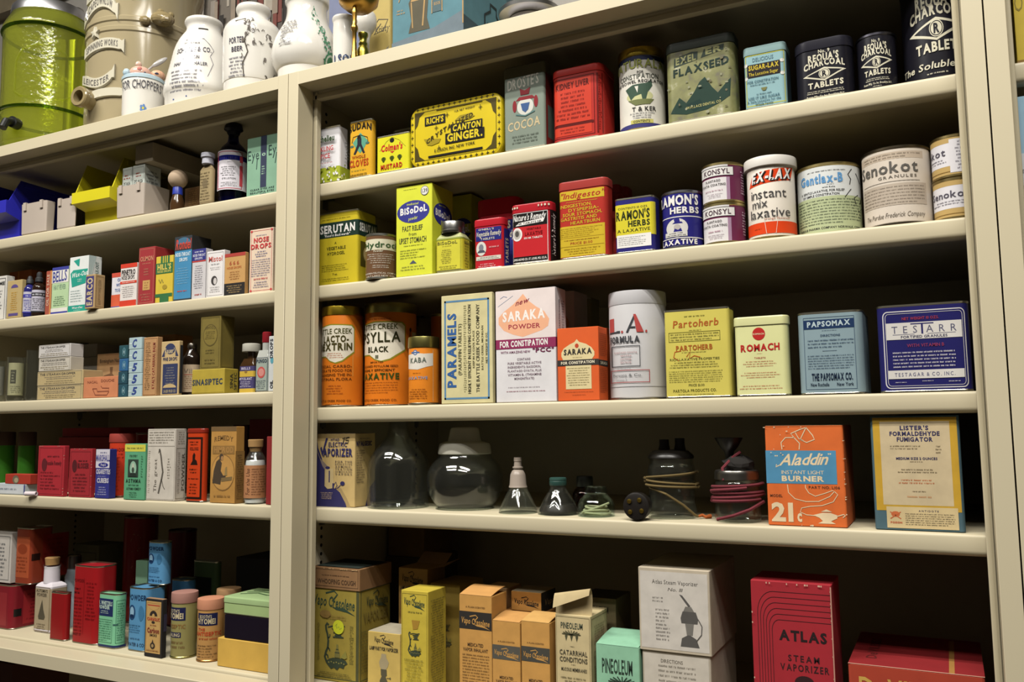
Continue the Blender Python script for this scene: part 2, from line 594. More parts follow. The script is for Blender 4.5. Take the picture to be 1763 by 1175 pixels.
def jarspot(shelf, uC, v0, hw, ins, z=None):
    """centre and scale for something turned round an axis: uC, base v0, largest half width hw in the picture"""
    zb = SH[shelf]+.0003 if z is None else z
    Y = front_of(shelf)+ins+.03
    for _ in range(5):
        x = solve_x(uC, Y, zb, zb+.05)
        th = math.atan2(x-CP.x, Y-CP.y)
        xl, xr = solve_x(uC-hw, Y, zb, zb+.05), solve_x(uC+hw, Y, zb, zb+.05)
        R = (xr-xl)/2*math.cos(th)
        Y = front_of(shelf)+ins+R
    q = Spot(); q.x, q.y, q.z, q.rz, q.R = x, Y, zb, -th, R
    q.k = R/hw
    q.zz = lambda v: at(proj(x, Y, zb+.03)[0], v, Y)[1]-zb
    return q
def turned(mb, q, prof, mat, wall=0, n=10, cap=(True, True), z0=None):
    """prof: (v, half width in picture[, material]) bottom to top; wall > 0 gives a hollow vessel"""
    pr = []
    for i, e in enumerate(prof):
        z = max(q.zz(e[0]), 0) if not (i == 0) else (0 if z0 is None else z0)
        pr.append((z, -e[1]*q.k)+tuple(e[2:]))
    if wall:
        inn = [(max(z, wall) if i == 0 else z, min(i2+wall, -.0004)) for i, (z, i2, *_r) in enumerate(pr)]
        inn = list(reversed(inn))
        pr = [x[:2] for x in pr]+inn
        mb.loft(0, 0, 0, pr, mat, n=n, cap=cap) if False else _rev(mb, pr, mat, n, cap)
    else:
        _rev(mb, pr, mat, n, cap)
    return pr
def _rev(mb, pr, mat, n, cap):
    N = 4*n; rings = []; mb.angle = 38
    for e in pr:
        R = max(abs(e[1]), 1e-5)
        rings.append(len(mb.v))
        mb.v += [(R*math.sin(2*PI*i/N), -R*math.cos(2*PI*i/N), e[0]) for i in range(N)]
    for k in range(len(pr)-1):
        m = pr[k][2] if len(pr[k]) > 2 else mat
        a, b = rings[k], rings[k+1]
        for i in range(N):
            j = (i+1) % N
            mb.face((a+i, a+j, b+j, b+i), m)
    if cap[0]: mb.face(tuple(rings[0]+i for i in reversed(range(N))), mat)
    if cap[1]: mb.face(tuple(rings[-1]+i for i in range(N)), pr[-1][2] if len(pr[-1]) > 2 else mat)
def smooth(prof, k=4):
    """Catmull-Rom through a list of (v, hw)"""
    out = []
    n = len(prof)
    for i in range(n-1):
        p0, p1, p2, p3 = prof[max(i-1, 0)], prof[i], prof[i+1], prof[min(i+2, n-1)]
        for j in range(k):
            t = j/k
            out.append(tuple(.5*((2*p1[c])+(-p0[c]+p2[c])*t+(2*p0[c]-5*p1[c]+4*p2[c]-p3[c])*t*t+(-p0[c]+3*p1[c]-3*p2[c]+p3[c])*t**3) for c in (0, 1)))
    out.append(prof[-1][:2])
    return out
# ------------------------------------------------------------------ room shell and cabinets
STEEL = M(CBEIGE, 'steel')
STEELD = M(CBEIGE, 'steel')
def wallbox(name, a, m):
    t = Thing(name, None, None, kind='structure')
    t.part('shell').box(*a, m)
WX0, WX1, WY0, WY1 = -2.4, 3.2, -3.4, 0.62
wallbox('floor', (WX0, WX1, WY0, WY1, -.05, 0), M('#6a6258', 'paper'))
wallbox('ceiling', (WX0, WX1, WY0, WY1, CEIL, CEIL+.05), M('#b9b6ae', 'paper'))
wallbox('wall_back', (WX0, WX1, WY1, WY1+.05, 0, CEIL), M('#b9b4ac', 'paper'))
wallbox('wall_front', (WX0, WX1, WY0-.05, WY0, 0, CEIL), M('#55514a', 'paper'))
wallbox('wall_left', (WX0-.05, WX0, WY0, WY1, 0, CEIL), M('#55514a', 'paper'))
wallbox('wall_right', (WX1, WX1+.05, WY0, WY1, 0, CEIL), M('#55514a', 'paper'))
for i, (lx, ly) in enumerate(LAMPS):
    t = Thing('ceiling_light', 'white fluorescent ceiling light over the %s end, %s row out from the cabinets' % (('bins', 'fumigator box')[i % 2], ('first', 'second', 'third', 'fourth')[i//2]), 'ceiling light', (lx, ly, CEIL-.05), group='ceiling lights')
    t.part('housing').box(-.62, .62, -.16, .16, 0, .05, M('#e8e6e0', 'tin'))
    for k in (-1, 1):
        t.part('lamp_holder').box(-.62*1, -.60, .075*k-.02, .075*k+.02, -.03, 0, M('#e8e6e0', 'plastic'))
YL = .0345; W2 = .0195; LP = .02715
ZT, ZB, ZL = .55057+ZO, .52964+ZO, .51609+ZO
ZR1 = at(0, 1115, 0)[1]; ZR0 = at(0, 1138, 0)[1]
DEP = .42
def cabinet(x0, shelves, label):
    t = Thing('metal_cabinet', label, 'cabinet', (0, 0, 0))
    g = .0008
    a, b = x0+g, x0+.914-g
    f = t.part('face_frame')
    f.angle = 40
    for s in (0, 1):
        pa, pb = (a, x0+W2) if s == 0 else (x0+.914-W2, b)
        c = .0004
        b0 = len(f.v)
        out = [(pa+c*.6, 0), (pb-c, 0), (pb, c), (pb, YL), (pa, YL), (pa, c*.6)]
        for z in (0.0, ZT-.0012, ZT-.0003):
            k = .0008 if z == ZT-.0003 else 0
            f.v += [(x+(k if x < (pa+pb)/2 else -k)*0, y+(k if y < .01 else 0), z) for x, y in out]
        n = len(out)
        for r in range(2):
            for i in range(n):
                j = (i+1) % n
                f.face((b0+r*n+i, b0+r*n+j, b0+(r+1)*n+j, b0+(r+1)*n+i), STEEL)
        f.face(tuple(b0+2*n+i for i in range(n)), STEEL)
        # inner rebate strip
        la, lb = (x0+W2, x0+LP) if s == 0 else (x0+.914-LP, x0+.914-W2)
        prof = [(la, YL+.0012), (la+(lb-la)*.42, YL+.0004), (la+(lb-la)*.5, YL), (lb-.0008, YL), (lb, YL+.0008), (lb, YL+.0095), (la, YL+.0095)] if s == 0 else \
               [(la, YL+.0008), (la+.0008, YL), (la+(lb-la)*.5, YL), (la+(lb-la)*.58, YL+.0004), (lb-.0012, YL+.0012), (lb-.0012, YL+.004), (lb, YL+.004), (lb, YL+.0095), (la, YL+.0095)]
        b0 = len(f.v); n = len(prof)
        for z in (0, ZB-.0006): f.v += [(x, y, z) for x, y in prof]
        for i in range(n):
            j = (i+1) % n
            f.face((b0+i, b0+j, b0+n+j, b0+n+i), STEEL)
    xi, xo = x0+W2, x0+.914-W2
    # top rail with its rebate, bottom rail with its step
    f.ext_x([(0, ZB), (0, ZT-.0015), (.0012, ZT-.0003), (YL, ZT-.0003), (YL, ZB)], xi, xo, STEEL)
    f.ext_x([(YL+.0015, ZB+.002), (YL+.0022, ZB-.0035), (YL+.0006, ZB-.0055), (YL, ZB-.007), (YL, ZL+.001), (YL+.001, ZL), (YL+.0095, ZL), (YL+.0095, ZB+.002)], xi, xo, STEEL)
    f.ext_x([(0, ZR0), (0, ZR1-.0012), (.0012, ZR1), (YL+.0095, ZR1), (YL+.0095, ZR0)], xi, xo, STEEL)
    for s in (0, 1):
        sx = (a+.0008, a+.0028) if s == 0 else (b-.0028, b-.0008)
        p = t.part('side_panel')
        p.box(sx[0], sx[1], YL, DEP, 0, ZB, STEEL)
        hx = sx[1]+.0002 if s == 0 else sx[0]-.0002
        hm = M('#0d0c0a', 'paper')
        for yy in (.085, DEP-.075):
            for k in range(70):
                z = ZR1+.03+k*.0127
                if z > ZL: break
                bq = len(p.v)
                ring = [(hx, yy+.0028*math.cos(2*PI*i/8), z+.0028*math.sin(2*PI*i/8)) for i in range(8)]
                p.v += ring
                p.face(tuple(bq+i for i in (range(8) if s == 0 else reversed(range(8)))), hm, False)
    t.part('back_panel').box(a, b, DEP, DEP+.002, 0, ZB, STEEL)
    tp = t.part('top_panel')
    tp.box(a, b, YL, DEP+.002, ZB, ZT, STEEL)
    for z in shelves:
        s = t.part('shelf')
        s.angle = 50
        y = YS
        s.ext_x([(y+.003, z), (y+.0012, z-.0006), (y+.0003, z-.0018), (y, z-.0035), (y, z-.0165), (y+.0008, z-.0195), (y+.0028, z-.0215), (y+.006, z-.0225), (y+.014, z-.0225), (y+.014, z-.012), (DEP-.002, z-.012), (DEP-.002, z)], x0+.0045, x0+.9095, STEEL)
        for sx, cx in ((1, x0+.0037), (-1, x0+.9103)):
            for yy in (.085, DEP-.075):
                c = t.part('shelf_clip')
                c.box(min(cx, cx+sx*.014), max(cx, cx+sx*.014), yy-.006, yy+.006, z-.0155, z-.0123, M('#8f8f8c', 'metal'))
                c.box(min(cx, cx+sx*.0015), max(cx, cx+sx*.0015), yy-.006, yy+.006, z-.030, z-.0155, M('#8f8f8c', 'metal'))
    return t
low = ZO-.80
cabinet(-.914, [SH['L1'], SH['L2'], SH['L3'], SH['L4'], SH['L5'], low], 'beige steel open-front cabinet with the yellow and blue bins on its upper shelf')
cabinet(0, [SH['R1'], SH['R2'], SH['R3'], SH['R4'], SH['R5'], low], 'beige steel open-front cabinet with tall orange cans and glass bottles on its shelves')
cabinet(.914, [SH['R1'], SH['R2'], SH['R4'], SH['R5'], low], 'beige steel cabinet at the picture edge with a yellow box on its shelf')
# ------------------------------------------------------------------ wide cabinet, top shelf
K = '#1d1b1a'; WH = '#ece9e4'; RED = '#c2262b'; NAVY = '#23235e'
t = tin('spice_tin', 'white rectangular spice tin with red lettering and a green leaf border', 'tin', 'R1', 541, 585, 219, '#e9e7ea', uS=600, r=.004, lh=0); p = t.p
p.r4(0, .02, 1, .28, '#a9b436'); p.r4(1, .02, 1.5, .27, '#a9b436')
for i in range(46):
    x = random.uniform(0, 1.35); z = random.uniform(.03, .31); p.ell(x, z, .03, .022, random.choice(['#e9e7ea', '#c9d070', '#8d9a24', '#e9e7ea']), n=7)
p.t('Richelieu', .06, .73, .84, .83, '#2d4420', b=2, sp=.04); p.t('PICKLING', .06, .56, .8, .64, RED); p.t('SPICE', .22, .43, .68, .51, RED)
p.ln(.2, .33, .9, .37, 1, '#b06a6a'); p.ln(1.1, .4, 1.55, .72, 6, '#777')
t = tin('clove_tin', 'mustard yellow tin of whole cloves with a rounded side and a green emblem', 'tin', 'R1', 600, 641, 207, '#d9a62c', uS=650, r=.009); p = t.p
p.t('SUDAN', .02, .79, .95, .9, K, b=2, arch=.5); p.poly([(.18, .62), (.5, .78), (.82, .62), (.66, .5), (.5, .42), (.34, .5)], '#5f9f86')
p.ell(.45, .69, .08, .05, K); p.poly([(.38, .68), (.55, .68), (.55, .58), (.7, .42), (.62, .41), (.48, .55), (.3, .41), (.22, .42), (.38, .58)], '#2b2a33')
p.st([(.15, .62), (.2, .72), (.5, .74), (.8, .68), (.82, .6)], .02, K); p.ell(.15, .56, .08, .02, '#4b6f66'); p.ell(.8, .58, .08, .02, '#4b6f66')
p.t('WHOLE', .15, .34, .72, .39, '#b5651f', b=2); p.t('CLOVES', .05, .2, .85, .31, '#b5481f', b=2); p.ln(.1, .11, .8, .15, 1, '#6e7a3c'); p.t('SUDAN FOODS CO.', .08, .03, .8, .07, K)
t = tin('mustard_tin', 'bright yellow mustard tin with red lettering beside the ginger tin', 'tin', 'R1', 648.5, 704, 231, '#d8d22c', uS=712, r=.003); p = t.p
p.ell(.48, .84, .07, .06, K); p.st([(.1, .6), (.3, .82), (.48, .92), (.7, .82), (.9, .62)], .008, '#7a7a20')
p.t("Colman's", .14, .58, .8, .74, RED, b=2, sh=.12); p.poly([(.42, .55), (.56, .55), (.49, .5)], RED)
for x in (.22, .48, .72): p.ell(x, .38, .07, .05, '#55601f'); p.ell(x, .36, .04, .07, '#3e4718')
p.t('MUSTARD', .14, .1, .8, .22, '#b8321f', b=2)
t = tin('tin', 'dull grey metal tin half hidden behind the yellow mustard tin', 'tin', 'R1', 672, 712, 222, '#7d7c76', D=.05, ins=.07, r=.01); t.p.r4(0, .9, 1, .97, '#918f88')
# ginger tin: a flat tin standing on its long edge, front corners rounded
q = spot('R1', 706, 864, 172, .006, D=.034)
t = Thing('ginger_tin', 'flat yellow candied ginger tin with rounded corners standing on its edge', 'tin', (q.x, q.y, q.z))
b = t.part('body'); lid = t.part('lid'); yel = M('#d3bb1f', 'tin')
def upright(mb, W, H, y0, y1, r, mat, ee=.002):
    n = 6; out = []
    for cx, cz, a in ((1, -1, -90), (1, 1, 0), (-1, 1, 90), (-1, -1, 180)):
        for i in range(n+1):
            tt = math.radians(a+90*i/n); out.append((cx*(W/2-r)+r*math.cos(tt), H/2+cz*(H/2-r)+r*math.sin(tt)))
    rings = []
    for y, s in ((y0, ee), (y0+ee*.3, ee*.3), (y0+ee, 0), (y1-.0008, 0), (y1, .0008)):
        rings.append(len(mb.v)); mb.v += [(x*(1-2*s/W), y, H/2+(z-H/2)*(1-2*s/H)) for x, z in out]
    N = len(out)
    for a, c in zip(rings, rings[1:]):
        for i in range(N):
            j = (i+1) % N; mb.face((a+i, a+j, c+j, c+i), mat)
    mb.face(tuple(rings[0]+i for i in range(N)), mat); mb.face(tuple(rings[-1]+i for i in reversed(range(N))), mat)
upright(b, q.W-.003, q.H-.003, -.004, q.D/2, .014, yel); b.v = [(x, y, z+.0015) for x, y, z in b.v]
upright(lid, q.W, q.H, -q.D/2, -.003, .016, yel, .0035)
p = Pr(lid, q.W, q.D, 0, q.H, 'tin')
p.fr(.055, .09, .945, .91, '#5a4f14', .006)
for i in range(15):
    x = .09+.82*i/14
    for z in (.045, .955): p.st([(x, z-.03), (x, z+.03)], .006, K); p.st([(x-.015, z), (x+.015, z)], .006, K)
for i in range(7):
    z = .16+.68*i/6
    for x in (.028, .972): p.st([(x-.014, z), (x+.014, z)], .006, K); p.st([(x, z-.03), (x, z+.03)], .006, K)
for x, z, sx, sz in ((.06, .1, 1, 1), (.94, .1, -1, 1), (.06, .9, 1, -1), (.94, .9, -1, -1)):
    p.poly([(x, z), (x+sx*.11, z), (x+sx*.05, z+sz*.07), (x+sx*.03, z+sz*.2), (x, z+sz*.26)][::(1 if sx*sz > 0 else -1)], '#4d4318')
p.r4(.17, .66, .4, .81, K); p.t("RICH'S", .19, .69, .38, .78, '#d3bb1f', b=2); p.t('1 LB. NET WEIGHT', .5, .8, .72, .83, K, tilt=.4)
p.poly([(.16, .45), (.2, .44), (.35, .41), (.33, .35), (.25, .32), (.2, .34)], '#9c8a22'); p.poly([(.5, .66), (.56, .73), (.66, .735), (.72, .68), (.66, .64)], '#9c8a22'); p.t('CRYSTALLIZED', .19, .35, .7, .42, '#3c3413', b=2, tilt=4.6, arch=.5, sp=.13)
p.r4(.46, .46, .8, .61, K, lift=False).r4(.4, .3, .82, .47, K); p.t('CANTON', .48, .49, .78, .585, '#d9c22a', b=2, sh=.1); p.t('GINGER.', .42, .335, .8, .455, '#d9c22a', b=2)
p.r4(.21, .12, .8, .155, K); p.t('E.C.RICH, INC. NEW YORK', .28, .2, .72, .245, K, tilt=.5); p.r4(.3, .885, .8, .9, '#4d4318')
for x, z in ((.3, .6), (.78, .8), (.33, .26), (.42, .78)): p.st([(x-.02, z), (x+.02, z)], .006, K); p.st([(x, z-.04), (x, z+.04)], .006, K)
t = tin('cocoa_tin', 'grey-green cocoa tin with a worn crest and pale lettering', 'tin', 'R1', 867.5, 938, 111, '#828d80', lid='#6e6a50', lh=.12, uS=949, r=.004, cls='tin'); p = t.p
p.t("DROSTE'S", .1, .72, .86, .84, '#cfcbbd', b=1, tilt=.25); p.t('COCOA', .1, .23, .88, .33, '#c9b68e', b=1, tilt=.3)
p.ell(.53, .5, .2, .1, '#cfcfc6'); p.poly([(.3, .58), (.78, .58), (.7, .62), (.38, .62)], '#84252b'); p.ell(.27, .52, .05, .07, '#84252b'); p.ell(.79, .54, .05, .07, '#84252b'); p.poly([(.42, .64), (.62, .64), (.66, .72), (.52, .69), (.4, .72)], '#84252b')
p.poly([(.42, .54), (.64, .54), (.6, .46), (.53, .43), (.46, .46)], '#3e5c8c'); p.st([(.3, .42), (.53, .39), (.76, .43)], .03, '#5d7f7d'); p.ln(.15, .07, .9, .18, 3, '#5a6257')
p.r4(1.02, .02, 1.9, .88, '#7a2f2c'); p.r4(1.1, .12, 1.8, .5, '#55675e')
t = tin('medicine_tin', 'red embossed medicine tin with slanted shoulders and fine black print', 'tin', 'R1', 949, 1036, 114, '#b3322b', lid='#b3322b', lh=.09, uS=1062, r=.012); p = t.p
p.fr(.02, .05, .86, .86, '#5d1512', .012); p.r4(.06, .24, .8, .83, '#c93f2b'); p.r4(.06, .08, .8, .2, '#c93f2b')
p.t('KIDNEY LIVER', .1, .71, .76, .79, '#5d1512', b=2, tilt=.2); p.ln(.1, .28, .78, .68, 7, '#7c1d17'); p.ln(.1, .1, .76, .18, 2, '#7c1d17'); p.r4(.05, .2, .84, .235, '#5d1512')
p.r4(.9, .06, .93, .86, '#6a1814', lift=False).r4(1.0, .06, 1.02, .86, '#6a1814'); p.ln(.93, .1, 1.0, .84, 24, '#7c1d17', lw=2)
t = can('laxative_can', 'cream paper-labelled can with a gold lid and a drawn green cow scene', 'can', 'R1', 1066, 1146, 77.5, '#d6d2c6', cap='#b59b3c', ch=.1, wrap='#dcd8cc', bot=1); p = t.p
p.r4(-.1, .83, 1.1, .885, '#20284a'); p.r4(-.1, .015, 1.1, .075, '#2f2f72'); p.t('NATURALAX', -.12, .72, 1.08, .82, '#9aa04c', b=1, arch=.2)
p.t('FOR', .4, .67, .54, .7, K); p.t('CONSTIPATION', .05, .61, .85, .665, '#4d5148'); p.t('THE BOWEL REGULATOR', -.05, .56, .95, .595, K)
p.ell(.45, .4, .28, .07, '#c0c08c'); p.poly([(.15, .5), (.3, .54), (.6, .55), (.7, .6), (.72, .52), (.62, .44), (.58, .36), (.5, .36), (.48, .42), (.34, .4), (.26, .36), (.2, .44)], '#2f4a38'); p.poly([(.34, .52), (.42, .52), (.4, .44)], '#dcd8cc'); p.poly([(.2, .36), (.75, .36), (.66, .3), (.35, .29)], '#6b7140')
p.t('T & KER', .28, .22, .78, .27, K); p.ln(.2, .13, .8, .21, 3, '#777'); p.r4(.25, .075, .72, .12, '#c2bb63'); p.t('CONTENTS', .3, .085, .65, .11, K)
t = tin('flaxseed_tin', 'large scratched olive flaxseed tin with a dark green scene flaking off', 'tin', 'R1', 1146, 1264, 64, '#8a8a5a', lid='#3d423c', lh=.11, uS=1275, r=.01, cls='worn', lidcls='tin'); p = t.p
p.cls = 'tin'; p.poly([(.13, .68), (.48, .73), (.49, .83), (.4, .84), (.14, .79)], '#3b463e', lift=False); p.poly([(.53, .74), (.86, .79), (.87, .86), (.58, .84)], '#3b463e'); p.t('EXEL', .16, .71, .46, .79, '#9c9c6c', b=2, tilt=.3); p.t('ER', .6, .77, .84, .84, '#9c9c6c', b=2, tilt=.15)
p.t('FLAXSEED', .12, .56, .93, .65, '#26362f', b=2, tilt=.6)
p.poly([(.06, .12), (.2, .3), (.3, .22), (.42, .34), (.5, .45), (.58, .5), (.68, .36), (.76, .28), (.95, .44), (.93, .22), (.8, .16), (.6, .1), (.3, .08)], '#2c4138'); p.poly([(.3, .2), (.5, .24), (.56, .14), (.4, .1)], '#243a35'); p.t('WALLACE DENTAL CO', .3, .14, .8, .17, '#b5ae70', tilt=.6)
for i in range(26):
    x, z = random.uniform(.03, .97), random.uniform(.03, .85); p.ell(x, z, random.uniform(.008, .03), random.uniform(.006, .02), random.choice(['#8d8c78', '#9a9a80', '#6f6a52']), n=7)
t = tin('laxative_tin', 'pale blue hinged laxative tin with a black and gold name band', 'tin', 'R1', 1281, 1353, 76, '#8fb3b8', lid='#8aa6a6', lh=.12, uS=1362, r=.006); p = t.p
p.fr(.04, .05, .98, .86, '#c7c24a', .02); p.t('DELICIOUS', .22, .75, .72, .81, '#5f7f8c'); p.r4(.08, .5, .88, .71, '#2b2626'); p.t('SUGAR-LAX', .12, .62, .84, .69, '#c9b23a', b=2); p.t('The Laxative Sugar', .12, .53, .82, .58, '#c9b23a')
for x, z in ((.05, .5), (.05, .71), (.92, .7), (.92, .5)): p.ell(x, z, .05, .03, '#d9d9d0', n=10)
p.t('FOR CONSTIPATION', .08, .41, .82, .45, '#3f6372'); p.ln(.1, .36, .8, .4, 1, '#3f6372'); p.poly([(.4, .32), (.55, .32), (.51, .27), (.44, .27)], '#7a7a4c'); p.ln(.2, .21, .75, .245, 1, '#3f6372'); p.t('USE IT LIKE SUGAR', .1, .15, .84, .19, '#3f6372'); p.t('A Safe Laxative for the', .06, .1, .86, .135, '#3f6372'); p.t('Whole Family', .25, .05, .68, .085, '#3f6372')
p.r4(1.05, .02, 1.6, .85, '#31404a')
CRM = '#d8d2ba'
def charcoal(p, x0, x1, top=.9, tail=True):
    w = x1-x0; X = lambda f: x0+f*w
    p.t('No. 9', X(.38), top-.075, X(.64), top-.02, CRM); p.t("REQUA'S", X(.14), top-.21, X(.84), top-.1, CRM, b=2, tilt=.12); p.t('CHARCOAL', X(.03), top-.35, X(.97), top-.25, CRM, b=2, arch=.55, tilt=.1)
    cz = top-.43
    p.poly([(X(0), cz-.02), (X(.5), cz+.11), (X(1), cz+.03), (X(.5), cz-.12)], CRM); p.poly([(X(.09), cz-.012), (X(.5), cz+.085), (X(.9), cz+.026), (X(.5), cz-.095)], '#1b1a22'); p.ell(X(.5), cz, .13*w, .085, CRM); p.ell(X(.5), cz, .115*w, .075, '#1b1a22'); p.ell(X(.5), cz, .1*w, .066, CRM); p.t('R', X(.45), cz-.045, X(.555), cz+.045, '#1b1a22', b=2)
    p.t('TABLETS', X(.12), top-.66, X(.92), top-.57, CRM, b=2, tilt=.15)
    if tail: p.ln(X(.08), top-.76, X(.94), top-.7, 2, CRM); p.t('Requa Mfg. Co. Inc. Brooklyn, N.Y.', X(.08), top-.82, X(.94), top-.785, CRM); p.ln(X(.35), top-.87, X(.66), top-.84, 1, CRM)
t = tin('charcoal_tablet_tin', 'black oblong charcoal tablet tin with a slip lid and a cream diamond', 'tin', 'R1', 1368, 1467, 65, '#1b1a22', lid='#24232c', lh=.16, D=.045, r=.016); charcoal(t.p, .14, .9, .83); t.p.r4(.0, .825, 1.0, .84, CRM)
t = can('charcoal_tablet_can', 'small black round charcoal tablet can with cream lettering', 'can', 'R1', 1475, 1545, 54, '#1b1a22', rim='#4a4950'); charcoal(t.p, .1, .88, .9)
t = can('charcoal_tablet_can', 'tall black charcoal tablet can by the cabinet post, its top out of sight', 'can', 'R1', 1552, 1672, -42, '#1b1a22', rim='#4a4950'); charcoal(t.p, .12, .9, .92, False); t.p.t('The Soluble Kind', .02, .1, .98, .165, CRM, sh=.15); t.p.ln(.3, .04, .7, .065, 1, CRM)

# ------------------------------------------------------------------ wide cabinet, second shelf
t = tin('hydrogel_tin', 'yellow rectangular laxative tin with a dark green name band', 'tin', 'R2', 548, 616, 364, '#c8b52c', uS=648, ins=.022, r=.004); p = t.p
for f, x0 in (('front', 0), ('side', 0)):
    p.on(f); p.r4(0, .655, 1, .86, '#23382f')
    p.t('SERUTAN', .05, .72, .93, .82, WH, b=2)
p.on('front'); p.t('"Read it Backwards"', .15, .67, .8, .7, WH, sh=.2); p.ln(.03, .89, .9, .92, 1, '#8d7f1d'); p.t('A', .42, .565, .47, .595, '#5e5a1c'); p.t('VEGETABLE', .22, .49, .7, .53, '#4a4a1c'); p.t('HYDROGEL', .24, .42, .68, .46, '#4a4a1c'); p.ln(.1, .2, .8, .3, 4, '#7d741f', al='l'); p.t('7 oz.', .38, .15, .5, .175, K); p.ln(.08, .07, .82, .12, 2, '#7d741f')
p.on('side'); p.r4(.1, .25, .9, .58, '#5b5220'); p.ell(.45, .42, .2, .1, '#b59f6a')
t = can('powder_can', 'small brown laxative powder can with a cream name band', 'can', 'R2', 629, 684, 401, '#6e5038', rim='#9a9a92', ins=-.004); p = t.p
p.r4(-.05, .63, 1.02, .87, '#d8d3b8'); p.t('Hydrocil', .02, .68, .98, .8, '#35552f', b=1, tilt=.1); p.t('Powder', .26, .58, .56, .62, CRM, tilt=.3); p.ln(.0, .33, .98, .56, 5, '#cfc5b4', fill=.45); p.ln(.08, .23, .9, .31, 2, '#cfc5b4', fill=.5); p.t('PHARMACEUTICAL COMPANY', .0, .1, 1.0, .135, '#cfc5b4', tilt=.4); p.t('SALT LAKE NEW YORK', .05, .04, .95, .075, '#cfc5b4', tilt=.4)
BL = '#2a2c86'
t = box('antacid_carton', 'tall bright yellow antacid carton with blue ovals and a price sticker', 'carton', 'R2', 682, 744, 319.5, '#d4d832', uS=780); p = t.p; p.cls = 'paper'
st = t.part('price_sticker'); ps = Pr(st, t.q.W, t.q.D, 0, t.q.H, 'paper'); ps.e = .0006
p.ln(.2, .955, .6, .97, 1, '#7d8020')
ps.ell(.8, .925, .11, .052, '#5a5a58'); ps.ell(.8, .925, .098, .046, '#d9d8d2'); ps.t('1.39', .72, .905, .88, .945, '#444')
p.ell(.48, .71, .45, .125, BL); p.t('medicated', .3, .785, .62, .81, '#c9cf58', sh=.2); p.t('BiSoDoL', .12, .685, .86, .755, WH, b=2, tilt=.25); p.t('powder', .35, .615, .6, .65, '#c9cf58', sh=.2, tilt=.3)
p.t('FAST RELIEF', .18, .5, .74, .555, '#3f4420', b=1); p.t('from', .36, .445, .57, .48, '#3f4420', b=0); p.t('UPSET STOMACH', .09, .365, .84, .425, '#3f4420'); p.ln(.1, .325, .86, .35, 1, '#7d8020'); p.ln(.12, .19, .86, .3, 4, '#7d8020', al='l'); p.poly([(.38, .135), (.48, .175), (.58, .135)], '#4a5060'); p.ln(.1, .06, .84, .12, 2, '#8d9030')
p.on('side'); p.ell(.5, .69, .44, .125, BL); p.t('BiSoDoL', .15, .665, .88, .735, WH, b=2, tilt=-.3); p.ln(.3, .77, .65, .8, 1, '#c9cf58'); p.t('powder', .4, .6, .65, .63, '#c9cf58')
t = box('antacid_carton', 'second yellow antacid carton standing behind the tall bright one, in shade', 'carton', 'R2', 752, 812, 338, '#b9b52c', D=.05, ins=.11); p = t.p  # duller yellow than its front twin: the shade is put into the colour
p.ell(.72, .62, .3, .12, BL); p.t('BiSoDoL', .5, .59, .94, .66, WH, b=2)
# square glass jar
q = spot('R2', 749, 795, 402, .006, uS=811)
t = Thing('antacid_jar', 'square glass antacid jar with yellow label and grey metal screw cap', 'jar', (q.x, q.y, q.z))
b = t.part('body'); b.loft(q.W, q.D, .006, [(0, .002), (.003, 0), (q.H-.006, 0), (q.H-.001, .004), (q.H+.003, .008)], M('#b7ba86', 'ceramic'), n=6)
lb = t.part('label'); lb.loft(q.W, q.D, .006, [(.003, -.0002), (q.H*.87, -.0002)], M('#cfc832', 'paper'), n=6, cap=(False, False))
p = Pr(lb, q.W+.0004, q.D+.0004, .006, q.H, 'paper'); p.r4(.0, .84, 1.6, .87, '#8d9a2c'); p.t('BiSoDoL', .1, .72, .84, .8, '#6e6a20', b=1); p.ln(.2, .66, .7, .69, 1, '#7d741f'); p.fr(.05, .06, .95, .84, '#8d861f', .01); p.ln(.22, .22, .66, .6, 8, '#7d741f'); p.ln(.1, .08, .9, .18, 2, '#7d741f'); p.ln(1.1, .1, 1.4, .78, 9, '#7d741f'); p.t('BiSo', 1.1, .72, 1.4, .8, '#6e6a20')
cp = t.part('cap'); R = q.W*.40; zt = at(775, 378, q.y-R)[1]-q.z
cm = M('#8b8a86', 'metal'); _rev(cp, [(q.H+.001, -R*.96), (q.H+.002, -R), (q.H+.0045, -R), (q.H+.0055, -R*.95), (zt-.002, -R*.97), (zt-.0005, -R*.92), (zt, -R*.85)], cm, 10, (True, True))
def remedy(t, W=1):
    pass
RT = '#b8242f'
t = tin('vegetable_remedy_tin', 'larger red remedy tin with blue panel behind the small red one', 'tin', 'R2', 819, 889, 341, RT, lid=RT, lh=.2, D=.035, ins=.06, r=.012); p = t.p
p.r4(.06, .1, .92, .7, '#2b2f78'); p.t("O'NEILL'S", .16, .59, .86, .68, CRM, b=2); p.t('Vegetable Remedy', .1, .47, .94, .56, CRM, sh=.25)
t = tin('vegetable_remedy_tin', 'small red tablet tin with blue panel and a portrait oval', 'tin', 'R2', 815, 866, 376, RT, lid=RT, lh=.13, uS=877, r=.007, ins=.012); p = t.p
p.r4(.08, .56, .94, .82, '#2b2f78'); p.t("O'NEILL'S", .18, .77, .7, .805, CRM); p.t('Vegetable Remedy', .1, .65, .92, .74, CRM, sh=.25, tilt=.1); p.t('TABLETS', .25, .58, .72, .62, CRM); p.ell(.27, .41, .17, .14, '#d6d4cc'); p.ell(.27, .43, .08, .07, '#7d7f8a'); p.poly([(.13, .33), (.42, .33), (.36, .38), (.2, .38)], '#4d4f5e'); p.ln(.52, .4, .9, .46, 1, '#d9a0a0'); p.r4(.1, .18, .92, .255, '#d6cfc2'); p.ln(.13, .19, .9, .245, 2, '#555'); p.ln(.15, .04, .8, .12, 2, '#e0b0b0')
